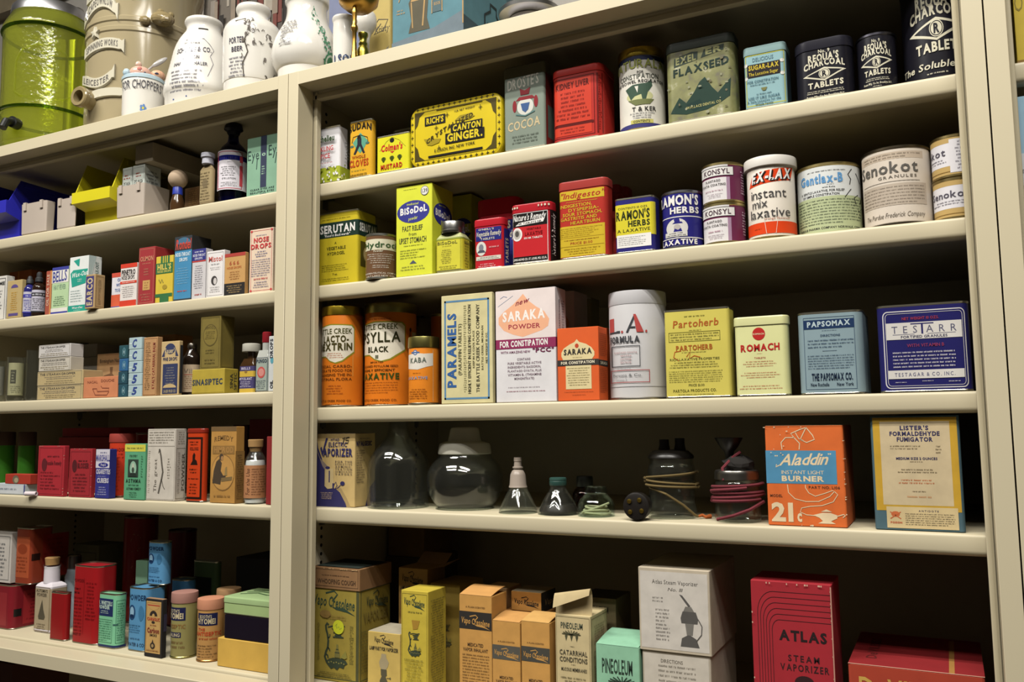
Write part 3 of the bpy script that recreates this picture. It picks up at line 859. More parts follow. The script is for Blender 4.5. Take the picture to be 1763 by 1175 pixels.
p.r4(1.02, .02, 1.35, .78, '#2b2f78'); p.t('TABLETS', 1.08, .1, 1.25, .6, CRM, rot=1)
t = tin('remedy_tin', 'red and black tablet tin with script lettering beside the small portrait tin', 'tin', 'R2', 880, 948, 349.5, RT, lid='#b3242e', lh=.13, uS=960, r=.008, ins=.008); p = t.p
p.r4(.02, .03, .93, .85, K); p.r4(.02, .13, .93, .62, '#c22a30'); p.fr(.02, .03, .93, .85, WH, .012); p.t("Nature's Remedy", .05, .72, .88, .82, WH, b=1, sh=.3, tilt=.1); p.poly([(.12, .64), (.82, .67), (.86, .73), (.2, .69)], WH); p.t('NR TABLETS NR', .18, .655, .78, .685, K, tilt=.5); p.ell(.16, .5, .13, .11, WH); p.ell(.16, .5, .09, .08, '#b9b4ac'); p.ell(.16, .51, .05, .05, '#55524e')
p.t('VEGETABLE', .4, .56, .76, .59, '#5d1512'); p.t('LAXATIVE', .36, .47, .8, .525, '#7a1518', b=1); p.t('100 NR TABLETS', .34, .41, .8, .44, WH); p.t('LEWIS-HOWE CO. ST. LOUIS, MO. U.S.A.', .04, .065, .9, .1, WH)
p.r4(.98, .02, 1.3, .86, K); p.t("Nature's Remedy", 1.02, .12, 1.17, .8, WH, rot=1, sh=.2); p.to(t.lid).up(); p.e += .0009
for x in (.06, .12, .18, .72, .8, .88, .95): p.ell(x, .94, .02, .02, CRM, n=8)
YG = '#cdb032'
t = tin('indigestion_tin', 'tall red indigestion tin with mustard panels and script title', 'tin', 'R2', 961, 1045, 309, '#b2352c', lid='#a8403a', lh=.1, uS=1058, r=.008); p = t.p
p.r4(.01, .75, .95, .87, YG); p.t('"Indigesto"', .04, .775, .94, .845, '#a8302a', b=1, sh=.25); p.ln(.05, .715, .95, .735, 1, YG); 
for i, (s, a, c) in enumerate((('INDIGESTION,', .04, .7), ('DYSPEPSIA;', .22, .84), ('SOUR STOMACH,', .1, .9), ('GASTRITIS AND', .05, .8), ('HEARTBURN', .26, .86))): p.t(s, a, .655-.055*i, c, .695-.055*i, YG, b=1, tilt=.2)
p.r4(.01, .03, .95, .42, YG); p.ln(.04, .28, .93, .4, 5, '#a08022', al='l'); p.r4(.02, .265, .93, .272, '#a08022'); p.ln(.1, .225, .85, .25, 1, '#8d5a22'); p.t('PRICE $1.00', .25, .18, .7, .21, '#a8502a'); p.r4(.02, .155, .93, .162, '#a08022'); p.ln(.1, .05, .88, .14, 3, '#a08022')
for u0, u1, v in ((1054, 1066, 318), (1064, 1081, 322)):
    t = tin('indigestion_tin', 'narrow red tin showing behind the tall red and mustard one' if u0 == 1054 else 'red tin with a mustard stripe, deepest behind the tall red and mustard one', 'tin', 'R2', u0-16, u1, v, '#a3302b', lid='#a3302b', lh=.1, D=.025, ins=.075 if u0 == 1054 else .12, r=.006)
    t.p.r4(.8, .1, .95, .8, YG)
t = tin('herb_tin', 'short square herb laxative tin with blue top and yellow panel', 'tin', 'R2', 1058, 1126, 339, '#2c2a72', uS=1138, r=.006); p = t.p
p.r4(0, .3, 1.1, .88, '#d9cc38'); p.t('CONTENTS 10 OZS.', .1, .79, .86, .825, '#4a4a30'); p.t("RAMON'S", .04, .6, .9, .75, '#33391f', b=2, tilt=.06); p.t('HERBS', .35, .47, .9, .57, '#33391f', b=2); p.t('A LAXATIVE', .07, .375, .9, .43, '#33391f', b=1); p.r4(.05, .1, .92, .33, WH); p.ln(.1, .13, .88, .3, 5, '#888', al='l', fill=.45)
t = can('herb_can', 'round blue herb laxative can with a top-hatted man in a white circle', 'can', 'R2', 1140, 1212, 326, '#2c2a7a', rim='#8d8d94'); p = t.p
p.t("RAMON'S", -.06, .74, .87, .9, WH, b=2, tilt=.05); p.t('HERBS', .2, .6, .88, .7, WH, b=2); p.r4(-.1, .53, .98, .545, WH); p.ell(.36, .35, .26, .16, '#d9d6d0'); p.poly([(.24, .42), (.5, .42), (.47, .45), (.43, .45), (.41, .52), (.28, .5), (.3, .45)], '#2c2a7a'); p.ell(.36, .36, .08, .05, '#b9b2ae'); p.poly([(.25, .24), (.5, .24), (.45, .34), (.38, .31), (.3, .34)], '#2c2a7a'); p.r4(.08, .2, .6, .28, '#d9d6d0'); p.ln(.1, .205, .58, .275, 2, '#444'); p.r4(-.1, .165, .98, .18, WH); p.t('LAXATIVE', .02, .06, .82, .14, WH, b=2, tilt=.08)
MA = '#6e2f4e'
def konsyl(t):
    p = t.p
    p.r4(-.02, .06, .58, .62, '#e4e0e0'); p.r4(.58, .06, .66, .62, '#a98aa2'); p.r4(-.05, .66, .75, .88, K); p.r4(-.05, .67, .74, .87, '#e9e6e2'); p.t('KONSYL', .07, .71, .66, .83, '#5a4650', b=1); p.r4(.18, .87, .26, .95, '#444')
    p.r4(-.05, .885, .62, .95, '#d9d6d6'); p.t('PLANTAGO', .1, .52, .44, .575, '#55504e', b=1); p.t('OVATA COATING', .02, .42, .56, .475, '#55504e', b=1); p.ln(.06, .27, .54, .34, 1, '#b58a9a'); p.ln(.1, .12, .5, .24, 3, '#b9a9b2'); p.ln(.9, .2, 1.02, .8, 9, '#cdb6c4', lw=.8)
ta = can('plantago_can', 'lower of two stacked maroon and white plantago cans', 'can', 'R2', 1210.5, 1285, 347.5, MA, rim='#b3a36e', group='stacked maroon cans'); konsyl(ta)
tb = can('plantago_can', 'upper of two stacked maroon and white plantago cans', 'can', 'R2', 1208.5, 1282, 278, MA, rim='#b3a36e', z=ta.top+.0002, group='stacked maroon cans'); konsyl(tb)
OR = '#e0481f'
t = can('laxative_mix_can', 'cream cardboard canister with white plastic lid and orange slanted name banner', 'can', 'R2', 1286, 1371, 266, '#e6ddcf', cap='#e4dfd6', ch=.11, capcls='plastic', capov=.003); p = t.p
p.poly([(.06, .64), (.9, .70), (.95, .86), (.14, .80)], OR); 
p.t('EX-LAX', .14, .675, .9, .79, K, b=2, sh=.25, tilt=.3); p.up(); p.t('EX-LAX', .12, .685, .88, .80, WH, b=2, sh=.25, tilt=.3)
p.t('instant', .1, .49, .8, .6, '#4a4848', b=0, sp=.05); p.t('mix', .12, .375, .42, .48, '#4a4848', b=0, tilt=.05, sp=.05); p.t('laxative', .08, .255, .86, .365, '#4a4848', b=0, tilt=.05, sp=.05)
p.r4(-.05, .06, 1.05, .2, OR); p.t('orange flavored', .34, .225, .84, .25, '#b05a3a', b=0);
p.st([(.34, .26), (.38, .06), (.57, .06), (.62, .26), (.34, .26)], .01, '#e9d9c9'); p.ln(.12, .11, .32, .14, 1, '#a83a1c')
t = can('gentle_laxative_can', 'wide can with white and pale green label and handwritten ink marks', 'can', 'R2', 1373, 1484, 278, '#cfd3c6', rim='#b3a36e', ins=.018, wrap='#d9dcda'); p = t.p
p.r4(-.1, .03, 1.1, .53, '#b5bf93'); p.ln(.1, .87, .86, .9, 1, '#555'); p.t('Gentlax-B', .08, .72, .72, .84, '#5b93c4', b=2); p.ln(.45, .68, .62, .7, 1, K); p.t('with Relia', .4, .645, .6, .665, '#333'); p.t('A GENTLE LAXATIVE, FOR RELIEF', .08, .59, .74, .62, K); p.t('OF SIMPLE CONSTIPATION', .1, .54, .66, .57, K); p.ln(.03, .14, .98, .5, 9, '#4b5540', al='j', fill=.5); p.t('PURDUE PHARMA COMPANY NORWALK, CONN.', .05, .08, .95, .11, K)
p.st([(.86, .9), (.8, .82), (.84, .76), (.82, .68)], .012, K); p.st([(.84, .62), (.74, .5)], .012, K); p.st([(.92, .85), (.98, .72)], .012, K); p.st([(.94, .55), (.88, .5), (.9, .42), (.97, .44), (.98, .5)], .012, K); p.st([(.86, .4), (.95, .32), (1.0, .38)], .01, K)
BG = '#d6cabb'
t = can('granules_can', 'large beige granules can with grey lettering on the second shelf', 'can', 'R2', 1485, 1606, 249, BG, rim='#5c5344', wrap=BG); p = t.p
p.r4(-.05, .83, .88, .92, '#bfae9a'); p.ln(.05, .84, .85, .91, 2, '#8a7c6a', al='j'); p.t('Senokot', .0, .66, .8, .8, '#5a5650', b=1); p.t('GRANULES', .24, .59, .78, .625, '#6a6258', b=1, sp=.25); p.r4(.03, .545, .82, .552, '#6a6258'); p.r4(.02, .25, .9, .52, '#b9ab9a'); p.ln(.03, .26, .88, .5, 6, '#86796a', al='j', fill=.4); p.t('The Purdue Frederick Company', .05, .1, .86, .16, '#6b6154', b=0, sh=.3)
def senokot(t, off):
    p = t.p
    p.r4(-.1, .03, 1.1, .26, '#c2a468'); p.r4(-.1, .26, 1.1, .8, '#e3e0e4'); p.r4(-.1, .8, 1.1, .93, '#c2a468'); p.t('Senokot', off, .52, off+.72, .68, '#5a5662', b=1); p.ln(off, .34, off+.8, .46, 2, '#77737c'); p.r4(-.1, .12, 1.1, .14, '#8d6f3c')
ta = can('granules_can', 'lower of two small stacked granules cans against the cabinet post', 'can', 'R2', 1606, 1694, 303, '#c2a468', rim='#9c8a5c', group='small stacked granules cans'); senokot(ta, .0)
tb = can('granules_can', 'upper of two small stacked granules cans against the cabinet post', 'can', 'R2', 1602, 1690, 229, '#c2a468', rim='#9c8a5c', z=ta.top+.0002, group='small stacked granules cans'); senokot(tb, -.42); tb.p.r4(.38, .1, .95, .88, '#e3e0e4'); tb.p.ln(.45, .15, .95, .85, 9, '#8a8690')
# ------------------------------------------------------------------ wide cabinet, third shelf
OG = '#d4741f'
def creek(p, a, b, c=None):
    pts = [(-.1, .5), (.1, .5), (.2, .455), (.32, .435), (.48, .455), (.62, .5), (.76, .545), (.76, .77), (.7, .80), (.2, .805), (.05, .79), (-.1, .79)]
    g = [(x+(.02 if x > .3 else 0), z+(.012 if z > .6 else -.012)) for x, z in pts]
    p.poly(g, '#8f8a2c'); p.poly(pts, '#e3dcc8')
t = can('dextrin_can', 'tall orange can with a bright gold lid beside the cabinet post', 'can', 'R3', 554, 627, 526, OG, cap='#bca437', ch=.085, rim='#a9a089', ins=.008); p = t.p
creek(p, 0, 0); p.t('BATTLE CREEK', -.12, .715, .72, .765, '#4a4a1c', b=1, tilt=.15); p.t('LACTO-', .06, .635, .64, .695, '#4a4420', b=2, tilt=.1); p.t('DEXTRIN', -.06, .555, .72, .62, '#4a4420', b=2, tilt=.12); p.ln(.06, .475, .56, .535, 3, '#c07a5a')
for i, s in enumerate(('SPECIAL CARBO-', 'HYDRATE FOOD FOR', 'CHANGING THE IN-', 'TESTINAL FLORA')): p.t(s, -.05, .385-.042*i, .72, .41-.042*i, '#6e3a14', b=1, tilt=.1)
p.ln(.1, .12, .55, .22, 4, '#a8501c'); p.t('BATTLE CREEK FOOD CO.', -.02, .05, .72, .07, '#6e3a14', b=1); p.ln(.02, .015, .55, .035, 1, '#6e3a14'); p.st([(.74, .3), (.74, .52)], .01, '#e0b060')
t = can('laxative_can', 'taller orange can with a dull crinkled lid and a gold-edged white shield', 'can', 'R3', 628, 719, 520, OG, cap='#8f8850', ch=.09, rim='#a9a089', ins=.032); p = t.p
creek(p, 0, 0); p.t('BATTLE CREEK', -.1, .735, .64, .785, '#4a4a1c', b=1, tilt=.15); p.t('PSYLLA', -.02, .61, .68, .705, '#33331c', b=1, tilt=.1); p.t('BLACK', .08, .52, .46, .57, '#33331c', b=2); p.r4(.21, .455, .27, .49, '#6a6a55'); p.ln(.0, .83, .6, .85, 1, '#8d4512')
p.t('IMPORTED', .12, .415, .36, .43, '#5d3414'); p.t('CLEANED PSYLLIUM SEED', .0, .375, .64, .395, '#5d3414'); p.t('HIGHLY EFFICIENT', .0, .335, .58, .357, '#3c2a10'); p.t('LAXATIVE', -.05, .26, .66, .315, '#3c4a1c', b=2); p.ln(-.05, .12, .64, .24, 5, '#8d4a1c', al='j', fill=.4); p.t('BATTLE CREEK FOOD CO.', -.02, .05, .62, .07, '#6e3a14', b=1); p.ln(.02, .015, .5, .035, 1, '#6e3a14')
p.r4(.9, .5, 1.1, .72, '#c9b68e'); p.st([(.86, .4), (.86, .74), (1.0, .71)], .012, K); p.ell(.87, .74, .02, .02, K)
t = can('laxative_can', 'small orange can with pale gold cap standing in front of the taller orange can', 'can', 'R3', 703, 757, 578.5, '#df8427', cap='#b0a865', ch=.155, rim='#a9a089', ins=.001); p = t.p
p.poly([(-.1, .53), (.3, .51), (.6, .55), (.8, .57), (.8, .75), (.5, .74), (.3, .75), (-.1, .73)], '#e6dfd2'); p.ell(.22, .76, .07, .04, '#4f6ea0'); p.ell(.22, .76, .045, .026, '#dfe0e6'); p.r4(.1, .75, .36, .77, '#4f6ea0'); p.t('KABA', .08, .61, .58, .68, '#6a7468', b=1, tilt=.1); p.t('LAXATIVE', .0, .37, .62, .41, '#7d9cc0', b=1); p.ln(.1, .45, .45, .47, 1, '#8d4a1c'); p.ln(.02, .08, .64, .24, 5, '#8d4a1c'); p.r4(.79, .05, .8, .8, '#e6c79a')
t = can('orange_can', 'shaded orange-brown can deep behind the small orange can', 'can', 'R3', 741, 783, 540, '#a8581c', ins=.13)
t = box('tablet_box', 'cream card tablet box with blue border and blue vertical title', 'box', 'R3', 760, 848, 506.5, '#d2c896', uS=852.5, cls='card'); t.q.D; p = t.p
p.fr(.06, .04, .94, .95, '#5a86a8', .032); p.t('PARAMELS', .13, .15, .29, .83, '#2e5b96', b=2, rot=1)
p.t('(PARAFFIN TABLETS)', .34, .26, .4, .73, '#5d5a3c', rot=1); p.ln(.44, .1, .52, .9, 40, '#77714a', lw=2)
p.t('HIGHLY EFFICIENT IN RELIEVING CONSTIPATION', .53, .09, .585, .9, '#4a4630', rot=1); p.t('KEEP IN A COOL PLACE', .62, .32, .655, .66, '#6a6340', rot=1); p.t('THE BATTLE CREEK FOOD COMPANY', .69, .1, .75, .9, '#4a4630', rot=1); p.t('BATTLE CREEK, MICHIGAN', .79, .3, .825, .7, '#6a6340', rot=1); p.t('NET WEIGHT 10 OZ.', .87, .36, .905, .64, '#6a6340', rot=1)
MG = '#8d2052'
t = box('laxative_powder_box', 'tall white powder box with peach onion shape and magenta band', 'box', 'R3', 854, 957, 498, '#dedbdc', uS=975); p = t.p
p.r4(0, .56, 1, .998, '#e6d8d4'); 
on = [(.47, .96), (.55, .90), (.68, .84), (.82, .79), (.9, .72), (.88, .66), (.78, .625), (.62, .6), (.46, .575), (.3, .6), (.14, .64), (.05, .7), (.05, .76), (.14, .81), (.3, .87), (.4, .92)]
p.poly(on, '#efb28c'); p.t('new', .34, .855, .56, .9, '#8d2a3a', b=1, sh=.3, tilt=.6); p.t('SARAKA', .12, .72, .83, .8, '#f3ece6', b=2, tilt=.2); p.t('POWDER', .22, .65, .75, .69, '#a02a3c', b=1)
p.r4(0, .475, 1, .56, MG); p.t('FOR CONSTIPATION', .07, .49, .87, .54, WH, b=2, tilt=.2); p.t('WITH AMAZING NEW', .08, .435, .58, .455, '#8a5a72'); p.t('"PCC"', .62, .435, .97, .47, '#6e2448', b=2)
for i, (s, a, c) in enumerate((('CONTAINS', .36, .58), ('PURE VEGETABLE ACTIVE', .2, .76), ('INGREDIENTS: BASSORIN,', .2, .75), ('PLANTAGO OVATA, PLUS', .2, .76), ('VITAMIN B, (THIAMINE', .2, .76), ('MONONITRATE)', .31, .64))): p.t(s, a, .37-.034*i, c, .389-.034*i, '#8a7580')
p.ln(.12, .125, .82, .14, 1, '#9a8a92'); p.ln(.04, .09, .95, .105, 1, '#8d2a4a'); p.st([(.08, .93), (.14, .95), (.2, .94)], .008, '#8a93b0'); p.st([(.04, .86), (.3, .95)], .006, '#a9b0c4')
p.on('side'); p.t('LAXATIVE POWDER', .3, .64, .42, .9, '#77656e', rot=1); p.ln(.55, .62, .85, .9, 12, '#77656e'); p.r4(0, .475, 1, .56, MG)
t = box('laxative_powder_box', 'tall white powder box standing behind the peach and magenta one, in shade', 'box', 'R3', 905, 990, 504, '#cfc9c6', D=.05, ins=.10); p = t.p; p.r4(0, .475, 1, .56, MG); p.poly(on, '#d59b78')  # white and peach darkened from the front box, shade painted into them
t = tin('olive_tin', 'dim olive tin at the back between the white powder box and white canister', 'tin', 'R3', 1003, 1018, 512, '#8a875c', D=.04, ins=.15)
t = box('laxative_box', 'small orange laxative box with black band and cream onion-shaped panel', 'box', 'R3', 960, 1031, 564, '#dc5c1f', uS=1046); p = t.p
CRE = '#e0cf9c'
on2 = [(.48, .84), (.54, .80), (.7, .77), (.83, .72), (.9, .66), (.9, .61), (.84, .56), (.14, .56), (.1, .61), (.1, .66), (.16, .72), (.3, .77), (.42, .8)]
p.poly(on2, CRE); p.r4(.2, .16, .82, .49, CRE); p.r4(0, .48, 1, .56, '#2e2a26'); p.ell(.48, .75, .045, .03, '#c0401c'); p.t('SARAKA', .16, .63, .84, .7, '#2e2a26', b=2, tilt=.15); p.ln(.36, .585, .62, .6, 1, '#a89a6a'); p.t('FOR CONSTIPATION', .09, .5, .9, .535, '#e6dcc0', b=2, tilt=.2); p.ln(.22, .2, .8, .46, 8, '#8d7f50', fill=.4); p.ln(.1, .115, .92, .13, 1, '#8d3a1c'); p.ln(.28, .075, .75, .09, 1, '#8d3a1c')
p.on('side'); p.r4(0, .47, 1, .55, '#2e2a26'); p.t('SARAKA', .15, .49, .9, .53, '#e6dcc0', b=1); p.ln(.1, .1, .9, .45, 14, '#7d3614', al='j'); p.ln(.1, .6, .9, .92, 12, '#7d3614', al='j')
t = box('laxative_box', 'second small orange box directly behind the onion-panel one', 'box', 'R3', 974, 1046, 567, '#d05a20', D=.03, ins=.055)
GR = '#c9c7c8'
t = can('formula_canister', 'plain white metal canister with red and grey deco letters', 'canister', 'R3', 1049, 1150, 498, GR, cap='#c3c1c3', ch=.12, capcls='tin', rim='#a9a5a0', ins=.012, capov=0.0003); p = t.p
p.r4(-.1, .872, 1.1, .876, '#6a6a6a'); p.r4(-.1, .115, 1.1, .119, '#6a6a6a')
p.r4(.02, .61, .1, .75, '#b8504c'); p.r4(.02, .61, .2, .625, '#44464a'); p.r4(.14, .61, .2, .63, '#44464a'); p.ell(.235, .618, .018, .012, '#b8504c'); p.poly([(.3, .61), (.335, .61), (.44, .73), (.44, .77)], '#44464a'); p.poly([(.43, .775), (.47, .775), (.6, .61), (.48, .61)], '#b8504c'); p.r4(.36, .65, .46, .663, '#44464a'); p.ell(.64, .618, .018, .012, '#b8504c')
p.t('FORMULA', .04, .52, .53, .575, '#44464a', b=2); p.fr(.05, .3, .53, .49, '#44464a', .012); 
for i, s in enumerate(('PLANTAGO OVATA', 'WITH', 'LACTOSE', 'DEXTROSE')): p.t(s, .1+(.1 if i else 0), .42-.03*i, .48-(.1 if i else 0), .436-.03*i, '#b08a8a')
p.ln(.1, .275, .42, .29, 1, '#888'); p.fr(.03, .155, .68, .27, '#a84a48', .012); p.t('Parsons & Co.', .08, .21, .55, .235, '#555', b=0); p.t('Ottawa 2', .12, .17, .3, .19, '#777', b=0)
t = tin('herb_laxative_tin', 'pale yellow square-shouldered herb tin with brown script title and dense print', 'tin', 'R3', 1144.5, 1257, 531, '#d2c560', uS=1266, r=.004); p = t.p
p.t('Partoherb', .14, .79, .84, .87, '#b0602c', b=1, sh=.1, tilt=.12); p.ln(.28, .9, .68, .93, 1, '#777230'); p.ln(.35, .745, .62, .765, 1, '#777230'); p.fr(.07, .63, .86, .74, '#6e6a2c', .008); p.ln(.1, .64, .84, .73, 3, '#77723a', al='j'); p.t('PARTOHERB', .18, .53, .74, .585, '#a8602a', b=2, tilt=.1); p.ln(.18, .5, .74, .52, 1, '#77723a'); p.t('RICH LAXATIVE PROPERTIES', .08, .42, .84, .445, '#77723a'); p.ln(.06, .33, .86, .41, 3, '#77723a'); p.ln(.06, .17, .88, .31, 6, '#8a8440', al='j'); p.t('PRICE $1.00', .36, .13, .6, .155, '#77723a'); p.t('PARTOLA PRODUCTS CO.', .12, .065, .78, .095, '#6e6a2c', tilt=.15); p.ln(.08, .03, .86, .05, 1, '#77723a')
p.st([(.22, .42), (.14, .46), (.16, .52), (.26, .53)], .014, '#b8602a'); p.st([(.34, .46), (.4, .52), (.38, .44), (.46, .47), (.55, .45)], .014, '#b8602a')
t = tin('tablet_tin', 'pale lemon hinged tablet tin with a red disc and red lettering', 'tin', 'R3', 1265, 1357, 544, '#dcdca0', lid='#dcdca2', lh=.1, uS=1362, r=.007, lidr=.001); p = t.p
p.ell(.47, .775, .12, .08, '#b82f2c'); p.t('ROMACH', .36, .765, .57, .785, '#e6d9b0'); p.t('ROMACH', .12, .56, .85, .64, '#b82f2c', b=2, tilt=.12); p.ln(.42, .525, .53, .535, 1, '#b8604a'); p.t('TABLETS', .37, .465, .58, .485, '#b8504a')
for z, n, a, c in ((.36, 3, .14, .8), (.22, 3, .1, .86), (.08, 2, .06, .9)): p.ln(a, z, c, z+.022*n+.02, n, '#c07050', fill=.45)
BLG = '#8a9fa6'
t = tin('digestive_powder_tin', 'steel-blue digestive powder tin with a navy name panel', 'tin', 'R3', 1374, 1487, 535.5, BLG, uS=1498, r=.011); p = t.p
p.fr(.1, .06, .88, .93, '#3c5068', .007); p.r4(.1, .79, .88, .9, '#25395c'); p.t('PAPSOMAX', .16, .815, .82, .875, '#b9cace', b=2, tilt=.15); p.ln(.32, .76, .68, .775, 1, '#3c5068'); p.t('DIRECTIONS', .36, .695, .66, .72, '#3c5068'); p.ln(.16, .55, .86, .67, 3, '#3c5068', al='j', fill=.45); p.r4(.38, .52, .6, .524, '#3c5068'); p.ln(.15, .3, .86, .48, 6, '#3c5068', al='j', fill=.45); p.t('THE PAPSOMAX CO.', .2, .17, .82, .25, '#1f2c40', b=2); p.t('New Rochelle', .18, .1, .46, .14, '#1f2c40'); p.t('New York', .58, .1, .83, .14, '#1f2c40')
NV = '#262560'
t = tin('granules_tin', 'dark blue granules tin with white double border and white bands', 'tin', 'R3', 1512, 1672, 522, NV, uS=1690, r=.009); p = t.p
def rr(p, x0, z0, x1, z1, rx, rz, th, col):
    pts = []
    for cx, cz, a in ((x1-rx, z0+rz, -90), (x1-rx, z1-rz, 0), (x0+rx, z1-rz, 90), (x0+rx, z0+rz, 180)):
        for i in range(6):
            q = math.radians(a+18*i); pts.append((cx+rx*math.cos(q), cz+rz*math.sin(q)))
    p.st(pts+pts[:1], th, col, True)
rr(p, .07, .05, .95, .92, .05, .06, .012, '#d3d0d0'); rr(p, .095, .075, .925, .895, .035, .045, .005, '#d3d0d0')
p.r4(.1, .6, .915, .79, '#d6d2cc'); p.t('NET WEIGHT 10 OZS.', .28, .82, .68, .85, '#a03a4a'); p.t('TES ARR', .16, .67, .86, .75, '#5a5a72', b=0, sp=.55); p.r4(.37, .765, .62, .778, NV, lift=False).r4(.485, .655, .505, .765, NV, lift=False).r4(.17, .652, .41, .658, '#5a5a72', lift=False).r4(.55, .652, .85, .658, '#5a5a72'); p.t('FORTIFIED GRANULES', .26, .612, .76, .64, '#44445e')
p.t('WITH VITAMIN B', .32, .51, .72, .545, '#8d3a5a'); p.ln(.16, .27, .84, .47, 5, '#c9c5cc', al='j', fill=.45); p.r4(.1, .155, .915, .25, '#d6d2cc'); p.t('TESTAGAR & CO. INC.', .17, .18, .82, .22, '#6a6a82', sp=.3); p.ln(.17, .105, .3, .125, 1, '#c9c5cc'); p.ln(.44, .115, .62, .135, 1, '#c9c5cc'); p.ln(.74, .105, .88, .125, 1, '#c9c5cc')

# ------------------------------------------------------------------ wide cabinet, fourth shelf
VN = '#2d2a5c'; VT_ = '#c9ad72'
t = box('vaporizer_box', 'tan and navy electric vaporizer box with torn top edge', 'box', 'R4', 545, 611, 747, VT_, D=.05, cls='card', ins=.018, top='#2d2a5c'); p = t.p
p.poly([(0, 0), (.82, 0), (.72, .1), (.62, .2), (.5, .25), (.3, .24), (.22, .3), (.22, .5), (.14, .66), (.04, .8), (0, .95)], VN)
p.poly([(0, .80), (.1, .66), (.3, .55), (.34, .54), (.22, .5), (.16, .55), (.02, .74)], '#8a7a70'); p.poly([(.5, .25), (.62, .22), (.74, .1), (.8, 0), (.9, 0), (.8, .12), (.66, .25), (.55, .3)], '#a99163')
p.poly([(.22, .28), (.3, .24), (.42, .25), (.46, .29), (.44, .52), (.24, .52)], '#cdb683'); p.r4(.33, .33, .36, .49, VN); p.ell(.3, .53, .06, .02, VN); p.r4(.43, .25, .47, .32, VN); p.st([(.47, .3), (.52, .34), (.55, .29), (.5, .25), (.58, .26), (.64, .3)], .015, VN); p.ell(.69, .32, .06, .03, VN, n=10)
p.t('HYAD', .38, .9, .6, .935, VN); p.st([(.68, .93), (.74, .95), (.7, .88), (.68, .86)], .02, K); p.st([(.86, .95), (.77, .94), (.76, .91), (.84, .91), (.82, .87), (.75, .87)], .02, K); p.t('ELECTRIC', .32, .82, .8, .88, VN); p.poly([(.1, .8), (.16, .68), (.3, .94), (.25, .94), (.165, .76), (.14, .82)], VN); p.t('APORIZER', .18, .69, .94, .79, VN, b=2)
for i, s in enumerate(('FOR THE', 'EFFECTIVE', 'ADMINIS-', 'TRATION', 'OF MEDICATED', 'VAPORS')): p.t(s, .5, .605-.034*i, .93, .628-.034*i, '#5d5048', sp=.3)
p.ln(.12, .1, .45, .2, 5, '#c9ad92')
p.on('side'); p.t('NYALGESIC', .05, .83, .8, .89, VN, b=2); p.ln(.08, .92, .85, .94, 1, VN); p.ln(.06, .32, .5, .78, 14, '#77664a', al='l'); p.poly([(.5, 0), (1, 0), (1, .35), (.7, .25)], VN)
GLASS = Mglass(); thin_glass(GLASS, lin('#fbfdfb'), .012, 0, lin('#c9ccc6'))   # a little dust on the old glass
def vessel(name, label, shelf, uC, v0, hw, prof, ins, cat='bottle', wall=.002, mat=None, group=None, n=10):
    q = jarspot(shelf, uC, v0, hw, ins)
    t = Thing(name, label, cat, (q.x, q.y, q.z), q.rz, group)
    t.q = q
    b = t.part('body')
    turned(b, q, prof, mat or GLASS, wall=wall, n=n, cap=(True, True))
    t.body = b
    return t, q
t, q = vessel('glass_flask', 'tall clear glass flask with a long neck reaching behind the shelf above', 'R4', 686, 876, 54, smooth([(876, 50), (873, 53), (850, 54), (815, 54), (793, 51), (775, 41), (762, 30), (750, 21), (738, 17.5), (726, 16.5), (718, 16.5)], 3), .006, 'flask')
ring = t.part('base_ring'); ring.tube([(q.k*44*math.cos(2*PI*i/32), q.k*44*math.sin(2*PI*i/32), .006) for i in range(33)], .0022, GLASS, 6, False)
t, q = vessel('glass_jar', 'round clear glass bowl jar with a stepped white cap', 'R4', 800.5, 882, 67, smooth([(882, 50), (879, 51), (868, 50), (864, 54), (850, 62), (833, 66.5), (815, 65), (800, 58), (788, 48)], 4)+[(782, 45), (777, 45)], .012, 'jar')
cp = t.part('cap'); wm = M('#d3d0c0', 'ceramic')
_rev(cp, [(q.zz(782), q.k*45.5), (q.zz(781), q.k*46.5), (q.zz(768), q.k*45), (q.zz(763.5), q.k*43), (q.zz(761), q.k*36), (q.zz(760), q.k*30), (q.zz(757), q.k*28.5), (q.zz(740), q.k*25), (q.zz(737), q.k*23), (q.zz(736), q.k*20)], wm, 10, (True, True))
t, q = vessel('atomizer_bottle', 'small conical clear bottle with a grey stepped nozzle cap', 'R4', 892, 889, 34, smooth([(889, 32), (885, 34), (876, 32), (856, 23), (841, 15.5), (837, 14.5)], 4), .012, wall=.0014)
c = t.part('nozzle'); gm = M('#a39689', 'plastic')
_rev(c, [(q.zz(840), q.k*15.2), (q.zz(839), q.k*16.2), (q.zz(835), q.k*14.5), (q.zz(818), q.k*13.2), (q.zz(816), q.k*12.4), (q.zz(811), q.k*10), (q.zz(809), q.k*7.2), (q.zz(807), q.k*7), (q.zz(806.5), q.k*9), (q.zz(804), q.k*9), (q.zz(803.4), q.k*6.8), (q.zz(795), q.k*6.2), (q.zz(794.5), q.k*7), (q.zz(788), q.k*6.6)], gm, 8, (True, True))
t, q = vessel('ink_bottle', 'squat conical bottle of dark liquid with a green screw cap', 'R4', 961, 891, 35.5, smooth([(891, 33), (887, 35.5), (878, 34), (858, 24), (843, 15), (836, 14)], 4), .012, wall=.0013)
lq = t.part('contents'); _rev(lq, [(.0016, q.k*31), (.004, q.k*33), (max(q.zz(878), .007), q.k*32), (q.zz(868), q.k*27.5)], M('#2a2620', 'plastic'), 8, (True, True))
c = t.part('cap'); gm = M('#2f4f48', 'plastic'); _rev(c, [(q.zz(836), q.k*14.4), (q.zz(835), q.k*15), (q.zz(829), q.k*15), (q.zz(828), q.k*14.2), (q.zz(827), q.k*15), (q.zz(823.5), q.k*14.6), (q.zz(822.5), q.k*13)], gm, 8, (True, True))
AMB = M('#c08a4a', 'glass')
